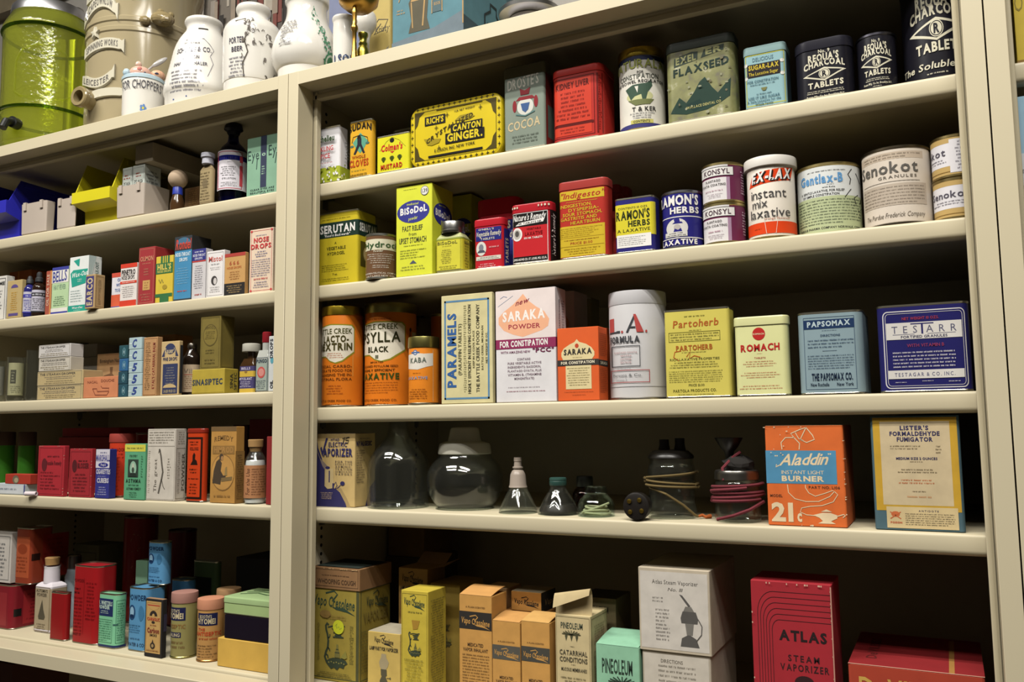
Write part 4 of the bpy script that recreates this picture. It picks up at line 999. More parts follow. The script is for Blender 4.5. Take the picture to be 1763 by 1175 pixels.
t, q = vessel('amber_bottle', 'small amber bottle with a black cap behind the green glass jar', 'R4', 1007, 884, 22, smooth([(884, 21), (880, 22), (856, 22), (846, 19), (838, 13)], 3), .07, wall=.0014, mat=AMB)
c = t.part('cap'); _rev(c, [(q.zz(838), q.k*14), (q.zz(836), q.k*14.8), (q.zz(823), q.k*14.4), (q.zz(820), q.k*13.5)], M('#23251f', 'plastic'), 8, (True, True))
GG = Mglass('#f5fcf8')
t, q = vessel('wick_jar', 'low greenish glass jar holding coiled pale wick', 'R4', 1026, 892, 32, smooth([(892, 30), (888, 32), (872, 32), (862, 29), (854, 22), (850, 19)], 4)+[(848, 20), (840, 19), (838, 18)], .012, 'jar', wall=.0013, mat=GG)
c = t.part('wick'); wm = M('#b9b08c', 'cloth')
for k in range(3):
    c.tube([(q.k*(24-3*k)*math.cos(a*.5+k), q.k*(24-3*k)*math.sin(a*.5+k), .004+.0035*k+.0008*math.sin(a)) for a in range(14)], .0017, wm, 6)
c.tube([(-q.k*24, -q.k*12, .005), (0, -q.k*20, .011), (q.k*22, -q.k*14, .017)], .0016, wm, 6)
# corded vaporizer jars
q0 = spot('R4', 1074, 1113, 848, -.004, D=.03)
t = Thing('electric_plug', 'round black electric plug with brass prongs lying on its side', 'plug', (q0.x, q0.y, q0.z+q0.H/2), 0)
b = t.part('body'); R = q0.H/2
rot = lambda L: [(x, -z, y) for x, y, z in L]
_rev(b, [(-.014, R*.55), (-.010, R*.8), (0, R*.95), (.008, R), (.012, R*.95), (.013, R*.8)], M('#1f1b18', 'plastic'), 8, (True, True)); b.v = rot(b.v)
for i, (dx, dz) in enumerate(((-.45, .35), (-.4, -.4), (.45, -.3), (.3, .45))):
    pr = t.part('contact'); _rev(pr, [(.013, R*.16), (.0145, R*.16), (.0148, R*.1)], M('#a58a3c', 'metal'), 5, (True, True)); pr.v = [(x+dx*R, y, z+dz*R) for x, y, z in rot(pr.v)]
t, q = vessel('vaporizer_jar', 'large glass vaporizer jar with black two-spout cap wrapped in brown cord', 'R4', 1157, 893, 43, smooth([(893, 40), (889, 43), (878, 43), (868, 40), (850, 40), (825, 41), (808, 41), (800, 38)], 3)+[(796, 38), (789, 38)], .024, 'jar', wall=.0018)
c = t.part('cap'); bk = M('#23201d', 'plastic')
_rev(c, [(q.zz(790), q.k*39), (q.zz(788), q.k*40), (q.zz(784), q.k*39), (q.zz(776), q.k*30), (q.zz(774), q.k*12)], bk, 8, (True, True))
for dx, v in ((-11, 757), (16, 755)):
    sp = t.part('spout'); k = q.k; z0, z1 = q.zz(776), q.zz(v); n0 = len(sp.v)
    _rev(sp, [(z0-.003, k*12), (z0+.002, k*10), ((z0+z1)/2, k*8.5), (z1, k*8.5), (z1, k*6), (z0, k*5.5)], bk, 6, (True, True)); sp.v = [(x+dx*k, y, z) for x, y, z in sp.v]
def wraps(pt, q, loops, mat, rad):
    for (va, vb, hw, a0, a1, n) in loops:
        pts = []
        for i in range(n+1):
            f = i/n; a = math.radians(a0+(a1-a0)*f)
            pts.append((q.k*hw*math.sin(a), -q.k*hw*math.cos(a), q.zz(va+(vb-va)*f)))
        pt.tube(pts, rad, mat, 6)
c = t.part('cord'); bm = M('#6b5a34', 'cloth')
wraps(c, q, [(822, 812, 43.5, -80, 80, 16), (812, 826, 45, 80, 280, 16), (826, 833, 44, -80, 60, 14), (833, 828, 46, 60, 280, 16), (834, 838, 45.5, -75, 70, 14), (838, 822, 47, 70, 285, 16)], bm, .0017)
c.tube([(q.k*-38, -q.k*22, q.zz(838)), (q.k*-10, -q.k*44, q.zz(848)), (q.k*18, -q.k*41, q.zz(866)), (q.k*38, -q.k*30, q.zz(884)), (q.k*43, -q.k*28, .003)], .0015, bm, 6)
c.tube([(q.k*43, -q.k*28, .003), (q.k*50, -q.k*20, .004), (q.k*56, -q.k*22, .002), (q.k*64, -q.k*15, .0025)], [.0015, .0022, .002, .003], M('#b8602a', 'cloth'), 6)
t, q = vessel('vaporizer_jar', 'wide glass jar with dull metal lid and maroon cord wound round it', 'R4', 1270, 897, 41, smooth([(897, 38), (893, 40), (880, 40), (850, 40), (835, 39), (828, 36)], 3)+[(825, 36)], .012, 'jar', wall=.0018)
c = t.part('lid'); _rev(c, [(q.zz(826), q.k*37), (q.zz(825), q.k*39), (q.zz(816), q.k*38.5), (q.zz(813), q.k*38.5), (q.zz(810), q.k*37), (q.zz(809), q.k*32)], M('#8d8a84', 'metal'), 8, (True, True))
c = t.part('bag'); dk = M('#23201d', 'cloth')
c.ball((q.k*4, 0, q.zz(799)), q.k*27, q.k*24, q.k*17, dk, 14, 9); c.v = [(x+.0022*math.sin(900*z+500*x), y, z+.0018*math.sin(700*x)) for x, y, z in c.v]
c = t.part('funnel'); _rev(c, [(q.zz(790), q.k*6), (q.zz(778), q.k*9), (q.zz(770), q.k*16), (q.zz(756), q.k*24), (q.zz(754), q.k*25), (q.zz(756), q.k*22), (q.zz(770), q.k*12)], M('#1b1918', 'plastic'), 8, (True, True)); c.v = [(x-q.k*12, y+q.k*4, z) for x, y, z in c.v]
c = t.part('cord'); mm = M('#6e2a32', 'cloth')
wraps(c, q, [(838, 832, 43, -85, 85, 16), (832, 848, 44, 85, 275, 14), (848, 846, 43, -85, 80, 16), (846, 858, 44, 80, 270, 14), (857, 850, 43.5, -75, 85, 16), (850, 863, 45, 85, 265, 14), (862, 858, 44, -70, 60, 14), (845, 838, 45.5, -80, 20, 12)], mm, .0021)
c.tube([(-q.k*36, -q.k*36, .004), (-q.k*8, -q.k*47, q.zz(884)), (q.k*20, -q.k*44, q.zz(874)), (q.k*44, -q.k*20, q.zz(862))], .0021, mm, 6)
c.tube([(-q.k*22, -q.k*30, q.zz(826)), (-q.k*24, -q.k*20, q.zz(806)), (-q.k*6, -q.k*12, q.zz(788)), (q.k*8, -q.k*14, q.zz(778))], .0019, mm, 6)
AO = '#d9692a'
t = box('burner_box', 'orange lamp burner box with blue panel, white script and line drawings', 'box', 'R4', 1319.5, 1455, 733, AO, uS=1469, cls='card', ins=.01, r=.001, top='#cdbf9c'); p = t.p
p.r4(.0, .42, .9, .75, '#4d8cb0'); LN = '#e6cfa8'
p.t('"', .12, .67, .16, .7, LN, b=1); p.t('"', .8, .69, .84, .72, LN, b=1); p.t('Aladdin', .17, .6, .78, .71, LN, b=1, sh=.4, tilt=.12, sp=.03); p.st([(.17, .6), (.13, .585), (.14, .61)], .014, LN); p.t('INSTANT LIGHT', .2, .515, .74, .55, LN, b=0); p.t('BURNER', .2, .445, .74, .495, LN, b=2); p.t('PART NO. L106', .54, .375, .93, .4, '#6e3a1c'); p.t('MODEL', .04, .285, .2, .31, '#6e3a1c')
p.t('21', .05, .05, .33, .22, LN, b=2); p.t('c', .38, .05, .44, .16, LN, b=2)
p.st([(.22, .76), (.21, .83), (.27, .88), (.38, .88), (.45, .82), (.44, .76)], .012, LN); p.st([(.38, .88), (.34, .92), (.46, .96), (.54, .98), (.62, .9), (.64, .86), (.54, .83), (.46, .86), (.5, .92), (.54, .98)], .012, LN); p.st([(.4, .93), (.44, .87), (.5, .85)], .01, LN)
p.st([(.27, .41), (.28, .33), (.36, .27), (.5, .245), (.66, .25), (.8, .3), (.86, .35), (.84, .36), (.74, .33), (.62, .3), (.54, .33), (.5, .38), (.5, .41)], .01, LN); p.st([(.86, .35), (.9, .32), (.84, .25), (.7, .21), (.55, .2), (.44, .18), (.42, .14), (.5, .115), (.62, .11)], .01, LN)
p.poly([(.58, .115), (.66, .09), (.7, .06), (.64, .035), (.86, .035), (.8, .06), (.88, .09), (.88, .12), (.8, .14), (.7, .14)], LN); p.poly([(.68, .15), (.82, .15), (.75, .175)], LN); p.st([(.88, .11), (.96, .13), (.98, .12), (.95, .1)], .012, LN)
for i in range(22): x, z = random.choice(((random.uniform(0, 1), .985), (.995, random.uniform(0, 1)), (random.uniform(0, 1), .012), (random.uniform(.05, .3), random.uniform(.7, .95)))); p.ell(x, z, random.uniform(.004, .015), random.uniform(.003, .009), '#dfc9a8', n=6)
t = box('fumigator_box', 'blue and yellow fumigator box with a large cream paper label', 'box', 'R4', 1502, 1657, 716, '#48646e', uS=1664, cls='card', ins=.01, r=.004); p = t.p
p.r4(.03, .17, .97, .985, '#c49b2c'); lb = t.part('label'); p.to(lb); p.r4(.11, .22, .89, .95, '#cbb893'); p.r4(.14, .02, .93, .205, '#d2bc8c')
p.t("LISTER'S", .34, .875, .66, .91, '#2e2b55', b=2); p.t('FORMALDEHYDE', .22, .825, .78, .86, '#2e2b55', b=2); p.t('FUMIGATOR', .3, .775, .7, .81, '#2e2b55', b=2); p.ln(.22, .7, .7, .745, 2, '#77664a', al='l'); p.ln(.72, .665, .8, .745, 3, '#77664a'); p.t('MEDIUM SIZE 2 OUNCES', .28, .615, .74, .635, '#2e2b55', b=2); p.ln(.43, .59, .59, .605, 1, '#77664a'); p.ln(.28, .495, .74, .54, 2, '#77664a'); p.ln(.24, .4, .76, .45, 2, '#c06a3a'); p.ln(.42, .33, .62, .35, 1, '#77664a'); p.ln(.35, .28, .7, .31, 1, '#d09a6a')
p.t('ANTIDOTE', .5, .165, .72, .18, '#3c3a50', sp=.3); p.ln(.35, .045, .9, .155, 6, '#6e6248', al='j'); p.ell(.24, .14, .05, .025, '#c96a3a'); p.st([(.18, .1), (.3, .16)], .012, '#c96a3a'); p.st([(.18, .16), (.3, .1)], .012, '#c96a3a'); p.t('POISON', .18, .06, .31, .075, '#c0502a', b=2)

# ------------------------------------------------------------------ wide cabinet, bottom shelf
OLV = '#9c8a38'; GRN = '#2f4433'
def swoosh(p, x0, z0, x1, z1, txt, col):
    w, h = x1-x0, z1-z0
    p.t(txt, x0, z0+h*.3, x1-.02*w, z0+h*.78, col, b=1, sh=.2, tilt=-.35)
    p.st([(x0+.3*w, z0+h*.86), (x0+.5*w, z1), (x0+.58*w, z0+h*.84), (x0+.46*w, z0+h*.5)], .03*w, col); p.poly([(x0+.45*w, z0+h*.22), (x0+.75*w, z0+h*.2), (x1, z0-h*.12), (x0+.8*w, z0+h*.02), (x0+.55*w, z0+h*.1)], col)
def lampart(p, x, z, s, col, k):
    """the drawn vaporizer lamp: arm, bowl, burner and foot"""
    X = lambda a: x+a*s
    Z = lambda b: z+b*s*k
    S = lambda pts, th: p.st([(X(a), Z(b)) for a, b in pts], th*s, col)
    S([(-.42, -.05), (-.5, .1), (-.44, .3), (-.36, .45), (-.34, .7), (-.38, .95), (-.44, 1.1), (-.46, 1.25), (-.4, 1.34), (-.33, 1.28)], .09)
    S([(-.36, .45), (-.28, .4), (-.26, .32)], .05); S([(-.34, .8), (-.27, .86), (-.26, .95)], .05); S([(-.44, .2), (-.36, .16), (-.34, .06)], .06)
    S([(-.36, 1.2), (-.1, 1.27), (.2, 1.26), (.44, 1.3)], .05); p.poly([(X(-.2), Z(1.17)), (X(.4), Z(1.22)), (X(.3), Z(1.1)), (X(-.05), Z(1.08))], col); S([(-.1, 1.02), (.3, 1.04)], .04); p.poly([(X(0), Z(1.0)), (X(.22), Z(1.02)), (X(.3), Z(.9)), (X(-.04), Z(.9))], col); S([(-.12, .86), (.38, .88)], .05)
    p.poly([(X(-.04), Z(.12)), (X(.22), Z(.12)), (X(.2), Z(.3)), (X(.14), Z(.42)), (X(.13), Z(.6)), (X(.05), Z(.6)), (X(.04), Z(.42)), (X(-.02), Z(.3))], '#77713c'); S([(-.02, .3), (.2, .3)], .03); S([(.03, .42), (.15, .42)], .03)
    p.poly([(X(-.46), Z(-.08)), (X(-.3), Z(.04)), (X(-.1), Z(.1)), (X(.3), Z(.1)), (X(.5), Z(.04)), (X(.58), Z(-.06)), (X(.44), Z(-.14)), (X(.4), Z(-.26)), (X(.2), Z(-.22)), (X(.1), Z(-.34)), (X(-.06), Z(-.26)), (X(-.2), Z(-.32)), (X(-.34), Z(-.2))], col)
    for i in range(7): p.ell(X(-.3+.12*i), Z(-.08+.03*(i % 2)), .035*s, .03*s*k, '#8a8448', n=7)
    p.poly([(X(.25), Z(.14)), (X(.5), Z(.4)), (X(.56), Z(.16)), (X(.45), Z(.1))], '#8a843c')
t = box('vaporizer_box', 'large olive vaporizer box with a brown lid and round yellow sticker', 'box', 'R5', 539, 618, 1010, OLV, uS=672, cls='card', ins=.022); p = t.p
ld = t.part('lid'); lm = M('#8f6a45', 'card'); q = t.q; hl = at(578, 978, q.y-q.D/2)[1]-q.z
ld.loft(q.W+.003, q.D+.003, .0008, [(q.H-.004, 0), (hl-.0005, 0), (hl, .0005)], lm, n=2); pl = Pr(ld, q.W+.003, q.D+.003, 0, hl, 'card'); f0 = (q.H-.004)/hl
pl.fr(.03, f0+.02, .97, .985, '#5a3f26', .008); pl.t('WHOOPING COUGH', .12, f0+.045, .92, f0+.085, '#4a3420', b=1); pl.ln(.15, f0+.11, .85, f0+.13, 1, '#5a3f26')
for i in range(12): pl.ell(random.uniform(0, 1), .99, .02, .004, '#c9a878', n=6)
pl.on('top'); pl.W, pl.D = pl.W, pl.D; pl.r4(.05, .04, .95, .9, '#26302a')
p.fr(.02, .03, .95, .985, GRN, .01); p.r4(.94, .0, 1.0, 1, '#4a4a2a'); swoosh(p, .0, .73, .92, .95, 'Vapo Cresolene', GRN); p.ln(.1, .2, .16, .6, 24, '#5a5428', lw=2); p.ln(.8, .2, .9, .6, 24, '#5a5428', lw=2); lampart(p, .5, .22, .46, '#35402e', q.W/q.H); p.ell(.28, .7, .12, .04, '#8d7038'); p.ln(.2, .65, .75, .7, 2, '#8a6a34'); p.ln(.05, .04, .92, .1, 3, '#4a4420')
p.on('side'); p.fr(.03, .03, .97, .97, GRN, .012); swoosh(p, .2, .74, .9, .93, 'Vapo Cresolene', '#35402e'); p.t('VAPORIZER', .12, .62, .9, .72, '#7a6a30', b=1); p.ln(.05, .1, .95, .55, 14, '#6e6430', al='j'); p.on('front')
sk = t.part('round_sticker'); ps = Pr(sk, q.W, q.D, 0, q.H, 'paper'); ps.e = .0014; ps.ell(.57, .575, .12, .075, '#ccd12c'); ps.st([(.5, .58), (.54, .61), (.53, .56), (.58, .58), (.6, .55), (.64, .57)], .012, '#8a9a3c')
t = box('vapor_box', 'opened tan lamp box with raised flaps behind the large olive box', 'box', 'R5', 686, 736, 979, '#b08a4c', ins=.09, D=.05, cls='card'); p = t.p; swoosh(p, .12, .84, .85, .97, 'Vapo Cresolene', K); p.t('LAMP PART FOR VAPORIZER', .06, .8, .95, .83, K)
q = t.q
for sx, y0, y1 in ((0, -q.D/2, -q.D/2),):
    f = t.part('flap'); fm = M('#a5825a', 'card')
    f.v += [(-q.W/2, q.D/2, q.H), (q.W/2, q.D/2, q.H), (q.W/2, q.D/2+.022, q.H+.014), (-q.W/2, q.D/2+.022, q.H+.014)]; f.face((0, 1, 2, 3), fm, False)
    f2 = t.part('flap'); f2.v += [(q.W/2, -q.D/2, q.H), (q.W/2, q.D/2, q.H), (q.W/2+.03, q.D/2, q.H+.012), (q.W/2+.03, -q.D/2, q.H+.006)]; f2.face((0, 1, 2, 3), fm, False)
t = box('flat_box', 'flat tan box with a dark lid lying at the back atop hidden cartons', 'box', 'R5', 668, 730, 935, '#8a6a34', ins=.202, D=.09, z=SH['R5']+.115, cls='card')
t = box('carton', 'dark carton under the flat tan box at the back wall', 'box', 'R5', 664, 735, 960, '#5a4a34', ins=.2, D=.10, cls='card')
t.p.r4(.0, .8, 1, .81, '#3c3022')
# fix heights: the flat box rests on the dark carton
Thing.ALL[-2].loc = (Thing.ALL[-2].loc[0], Thing.ALL[-2].loc[1], t.top+.0003)
YB = '#c2a544'
t = box('lamp_part_box', 'short yellow lamp-part box with a drawn oil lamp', 'box', 'R5', 633, 689, 1090, '#c9ad5e', D=.055, ins=.012, cls='card', top='#a9a08a'); p = t.p
swoosh(p, .2, .78, .8, .96, 'Vapo Cresolene', K); p.t('LAMP PART FOR VAPORIZER', .06, .69, .94, .75, '#2e2a20', b=2)
p.poly([(.43, .64), (.57, .64), (.58, .58), (.66, .5), (.62, .42), (.57, .38), (.43, .38), (.38, .42), (.36, .5), (.42, .58)], '#a89a78'); p.poly([(.41, .38), (.59, .38), (.6, .28), (.56, .26), (.62, .18), (.62, .1), (.4, .1), (.38, .18), (.44, .26), (.42, .28)], '#55503c'); p.poly([(.36, .1), (.66, .1), (.74, 0), (.28, 0)], '#6e6848'); p.st([(.6, .24), (.7, .24)], .015, '#55503c'); p.ell(.7, .24, .02, .02, '#55503c', n=8)
t = box('inhaler_box', 'tall lemon-yellow vaporizer box with a drawn lamp and domed top', 'box', 'R5', 690.5, 737, 1018, '#c6b03c', uS=768, ins=.012, cls='card'); p = t.p
p.fr(.04, .03, .96, .97, '#5a5220', .008); swoosh(p, .1, .83, .88, .96, 'Vapo Cresolene', GRN); p.ln(.2, .78, .85, .81, 1, '#77702c'); p.poly([(.4, .72), (.7, .72), (.62, .64), (.45, .63)], '#a8822c'); lampart(p, .5, .42, .44, '#35402e', t.q.W/t.q.H); p.ln(.1, .06, .9, .36, 10, '#77702c', fill=.45)
p.on('side'); p.ln(.1, .1, .9, .92, 34, '#6e6430', lw=1.5)
t = box('inhaler_box', 'worn yellow vaporizer box behind the tall lemon-yellow one', 'box', 'R5', 741, 792, 1006, '#a58c3c', ins=.085, D=.07, cls='card'); lampart(t.p, .5, .4, .4, '#55502e', t.q.W/t.q.H)
MO = '#c9964e'
def inhalant(t, lz, grey, tz):
    p = t.p
    p.r4(0, lz, 1, lz+.16, grey); swoosh(p, .06, lz+.02, .95, lz+.13, 'Vapo Cresolene', MO); p.t('A PLAIN SCENTED', .2, lz+.195, .8, lz+.21, '#77562c'); p.t('MEDICATED', .26, tz+.045, .74, tz+.075, '#5a4026', b=1); p.t('VAPOR INHALANT', .12, tz, .88, tz+.03, '#5a4026', b=1); p.ln(.1, .02, .92, tz-.02, int((tz-.04)/.026), '#77562c', al='j', fill=.5)
t = box('inhalant_box', 'tall orange-tan inhalant box with dark name band and curled lid', 'box', 'R5', 791, 847, 1026, MO, uS=873, ins=.012, cls='card', flap='#cf9a58'); inhalant(t, .69, '#2a2622', .49)
t = box('inhalant_box', 'orange-tan inhalant box standing behind the tall curled-lid one', 'box', 'R5', 832, 873, 1013, '#c49a68', ins=.075, D=.045, cls='card', top='#cdb08a')
ta = box('inhalant_box', 'shorter orange-tan inhalant box next to the tall curled-lid one', 'box', 'R5', 848, 896, 1071, MO, D=.04, ins=.012, cls='card', flap='#cf9a58', group='shorter inhalant boxes'); inhalant(ta, .57, '#55524a', .31)
tb = box('inhalant_box', 'shorter orange-tan inhalant box beside the cream pine box', 'box', 'R5', 898, 947, 1072, MO, D=.04, ins=.012, cls='card', flap='#d3a560', group='shorter inhalant boxes'); inhalant(tb, .57, '#45433c', .31)
tc = box('inhalant_box', 'plain orange-tan box behind the shorter inhalant pair', 'box', 'R5', 868, 938, 1054, '#c98a4a', D=.045, ins=.062, cls='card')
t = box('inhalant_box', 'small tan inhalant box lying flat on top of the shorter boxes', 'box', 'R5', 880, 932, 1020, '#c98f45', uS=956, ins=.062, z=tc.top+.0005, cls='card', top='#a5977c'); swoosh(t.p, .1, .25, .92, .75, 'Vapo Resolene', K); t.p.on('side'); t.p.r4(0, 0, 1, 1, '#35302a'); t.p.t('Vapo', .2, .3, .9, .6, '#a5835a', sh=.2)
t = box('pine_balsam_box', 'cream pine ointment box with torn curled flap and drawn pine cones', 'box', 'R5', 957, 1018, 1060, '#cbb98c', uS=1047, ins=.012, cls='card'); p = t.p
p.fr(.03, .02, .97, .98, '#6e6444', .008); p.t('PINEOLEUM', .16, .87, .78, .925, '#3f4a3c', b=1); 
def cones(p, x, z, s, k, col):
    for a in (-.5, 0, .5):
        p.poly([(x+a*s-.12*s, z), (x+a*s, z-.45*s*k), (x+a*s+.14*s, z), (x+a*s+.05*s, z+.22*s*k)], col)
    for i in range(9):
        a = math.radians(20*i+10); p.st([(x, z+.1*s*k), (x+.9*s*math.cos(a), z+(.1+.4*math.sin(a))*s*k)], .02*s/.3, col)
cones(p, .46, .8, .3, t.q.W/t.q.H, '#4a4a32'); p.ln(.4, .695, .56, .71, 1, K); p.t('CATARRHAL', .12, .62, .9, .665, '#4a4636', b=1); p.t('CONDITIONS', .12, .555, .9, .6, '#4a4636', b=1); p.ln(.44, .525, .58, .54, 1, K); p.t('MUCOUS MEMBRANES', .16, .47, .88, .5, '#4a4636'); p.ln(.14, .3, .9, .42, 4, '#6e6444'); p.ln(.1, .19, .9, .24, 1, '#6e6444'); p.t('NOSE AND THROAT', .12, .1, .9, .145, '#4a4636'); p.t('DISEASE', .34, .03, .68, .07, '#4a4636')
p.on('side'); p.fr(.05, .02, .95, .97, '#6e6444', .01); p.ln(.15, .1, .85, .9, 34, '#8a7f5c', lw=1.5)
q = t.q; f = t.part('flap', label='torn curled flap'); fm = M('#c2ae82', 'card')
n = 8; row = []
for i in range(n+1):
    a = i/n; y = -q.D/2+.002+.012*a-.03*max(0, a-.3); z = q.H+.03*math.sin(a*2.4)
    row.append(len(f.v)); f.v += [(-q.W*.5, y, z-.012*a*a), (q.W*.5, y+.004, z+.006*a)]
for a, b in zip(row, row[1:]): f.face((a, a+1, b+1, b), fm)
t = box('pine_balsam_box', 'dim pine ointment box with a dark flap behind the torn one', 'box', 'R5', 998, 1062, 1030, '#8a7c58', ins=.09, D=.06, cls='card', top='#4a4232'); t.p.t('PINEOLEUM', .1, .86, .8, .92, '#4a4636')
t = box('green_box', 'small mint-green pine remedy box with drawn pine cones', 'box', 'R5', 1027, 1102, 1113, '#8fc2a2', D=.06, ins=.012, cls='card', flap='#8fc2a2'); p = t.p
p.t('PINEOLEUM', .14, .66, .84, .83, '#24382c', b=1); cones(p, .6, .53, .36, t.q.W/t.q.H, '#24382c'); p.r4(0, 0, 1, .2, '#ddd6bc'); p.ln(.08, .02, .92, .17, 3, '#555')
WV = '#c4bbae'
ta = box('steam_vaporizer_box', 'lower half of a whitish steam vaporizer box with faded directions', 'box', 'R5', 1107, 1226, 1124, '#b9ae9c', uS=1268, ins=.016, cls='card'); p = ta.p; p.r4(.03, .02, .97, .96, '#c9c1b4'); p.ln(.24, .2, .8, .85, 11, '#7a7366', al='j', fill=.45); p.t('DIRECTIONS', .28, .86, .6, .9, '#6a6358')
lid = ta.part('lid', label='whitish box lid with a drawn steam vaporizer'); q = ta.q; hl = at(1170, 981, q.y-q.D/2-.002)[1]-q.z
lid.loft(q.W+.004, q.D+.004, .001, [(q.H, 0), (hl-.0006, 0), (hl, .0006)], M('#bfb29c', 'card'), n=2); lid.loft(q.W, q.D, .001, [(q.H-.01, .0004), (q.H+.002, .0004)], M('#a59a86', 'card'), n=2)
pl = Pr(lid, q.W+.004, q.D+.004, 0, hl-q.H, 'card', z0=q.H); pl.r4(.03, .03, .97, .96, '#cdc6bc'); pl.t('Atlas Steam Vaporizer', .2, .81, .84, .86, '#4a463f', b=0); pl.t('No. III', .42, .73, .62, .77, '#4a463f', b=0, sh=.2)
pl.ln(.2, .58, .38, .66, 2, '#77716a', al='l'); pl.ln(.24, .12, .46, .52, 9, '#77716a', al='l')
DG = '#55524e'
pl.poly([(.58, .08), (.84, .08), (.8, .18), (.72, .22), (.68, .22), (.6, .18)], DG); pl.poly([(.67, .22), (.75, .22), (.77, .36), (.65, .36)], '#77736c'); pl.poly([(.6, .36), (.82, .36), (.83, .42), (.8, .5), (.62, .5), (.59, .42)], DG); pl.poly([(.63, .5), (.78, .5), (.74, .56), (.66, .56)], '#77736c'); pl.poly([(.7, .56), (.73, .57), (.62, .69), (.58, .7)], DG); pl.st([(.83, .42), (.88, .34), (.87, .24), (.8, .16)], .012, DG)
AR = '#a3212c'
t = box('steam_vaporizer_box', 'tall red steam vaporizer box with black rounded line border', 'box', 'R5', 1297, 1438, 1004, AR, uS=1450, ins=.016, cls='paper', r=.0012); p = t.p
for i in range(6):
    o = .035*i; pts = [(.08+o, 0), (.08+o, .81-.02*i)]
    for j in range(9):
        a = PI-PI/2*j/8; pts.append((.08+o+(.2-o*.6)*(1+math.cos(a)), .81-.02*i+.13*math.sin(a)*(1-.1*i)))
    pts.append((.98, pts[-1][1])); p.st(pts, .006, '#2e0d10')
p.t('ATLAS', .34, .66, .92, .716, '#1d0a0c', b=2); p.t('STEAM', .44, .54, .82, .575, '#2e0d10', b=1, sp=.25); p.t('VAPORIZER', .34, .484, .93, .522, '#2e0d10', b=1, sp=.2); p.ell(.63, .42, .12, .04, '#2e0d10')
for i in range(30): s = random.uniform(.02, .98); x, z = ((.985, s) if i < 14 else (s, .99) if i < 24 else (.014, s)); p.ell(x, z, .008, .006, '#d2b49a', n=6)
p.r4(.985, .2, 1.0, .99, '#b98a78')
t = box('steam_vaporizer_box', 'broad dark red vaporizer box with a pale top edge beside the tall red box', 'box', 'R5', 1464, 1702, 1156, '#a83c26', D=.16, ins=.012, cls='paper', r=.001); p = t.p
p.t('DeVILBISS', .08, .68, .84, .88, '#c9a04c', b=1); p.on('top'); p.W, p.D = t.q.W, t.q.D; p.r4(.0, .0, 1.0, .98, '#8d1f22'); p.r4(.75, .0, .79, .95, '#a8793c'); p.t('DeVILBISS', .12, .2, .2, .8, '#5d1512', rot=1); p.r4(0, 0, 1, .015, '#d2a08a')
# ------------------------------------------------------------------ narrow view cabinet, top shelf: bins and eye care
def hopper(name, label, shelf, uL, uR, vF, vB, col, ins, depth, cat='bin', hb=.55, dz=0):
    """stacking bin with an open hopper front: uL-uR its front, vF the low lip, vB the top of the back"""
    q = spot(shelf, uL, uR, vF, ins, D=depth)
    t = Thing(name, label, cat, (q.x, q.y-q.D/2, q.z))
    m = M(col, 'plastic'); b = t.part('body')
    W, hl = q.W, q.H
    H = at((uL+uR)/2, vB, q.y-q.D/2+.010)[1]-q.z
    th = .0025; fo = .018
    prof = [(.012, 0), (.010, hl*.52), (-fo, hl*.66), (-fo, hl), (-fo+.006, hl), (.010, H), (depth, H*.96), (depth, 0)]
    for s in (-1, 1):
        x0, x1 = (s*W/2, s*(W/2-th)) if s > 0 else (-W/2, -W/2+th)
        b.ext_x(prof if s < 0 else prof, min(x0, x1), max(x0, x1), m)
    b.box(-W/2+th, W/2-th, .012, depth, 0, th, m); b.box(-W/2+th, W/2-th, depth-th, depth, th, H*.96, m)
    b.ext_x([(.012, th), (.0145, th), (.0125, hl*.52), (-fo+th, hl*.67), (-fo+th, hl), (-fo, hl), (-fo, hl*.66), (.010, hl*.52)], -W/2+th, W/2-th, m)
    r = t.part('rim'); r.box(-W/2-.003, -W/2, .016, depth, H*.9, H*.96, m); r = t.part('rim'); r.box(W/2, W/2+.003, .016, depth, H*.9, H*.96, m)
    t.q = q; t.H = H
    return t
hopper('stacking_bin', 'blue plastic stacking bin with an open hopper front', 'L1', -18, 25, 352, 319, '#2f2fb0', .008, .12)
def bin_(label, uL, uR, vT, uS, ins=.004, group='beige plastic drawer bins'):
    q = spot('L1', uL, uR, vT, ins, uS=uS)
    t = Thing('bin', label, 'bin', (q.x, q.y, q.z), 0, group)
    b = t.part('body'); m = M('#bdb0a3', 'plastic'); W, D, H = q.W, q.D, q.H
    tp = W*.02
    b.loft(W, D, .004, [(0, tp+.004), (.003, tp), (H, 0), (H, .002), (.004, tp+.002)], m, n=5)
    for s in (-1, 1):
        c = t.part('tab'); c.box(s*W*.32-.004, s*W*.32+.004, -D/2-.0022, -D/2+.002, H*.78, H+.002, m)
    t.q = q; t.top = q.top
    return t
bin_('small beige plastic drawer bin beside the blue bin', 35, 79, 349, 96)
bin_('small beige plastic drawer bin between its twin and the yellow bin', 97, 129, 342, 133)
y = hopper('stacking_bin', 'yellow plastic stacking bin holding dark blue glass eye cups', 'L1', 138, 203, 331, 281, '#d8cc26', .014, .11)
yq = y.q
cob = M('#5a6ac8', 'glass')
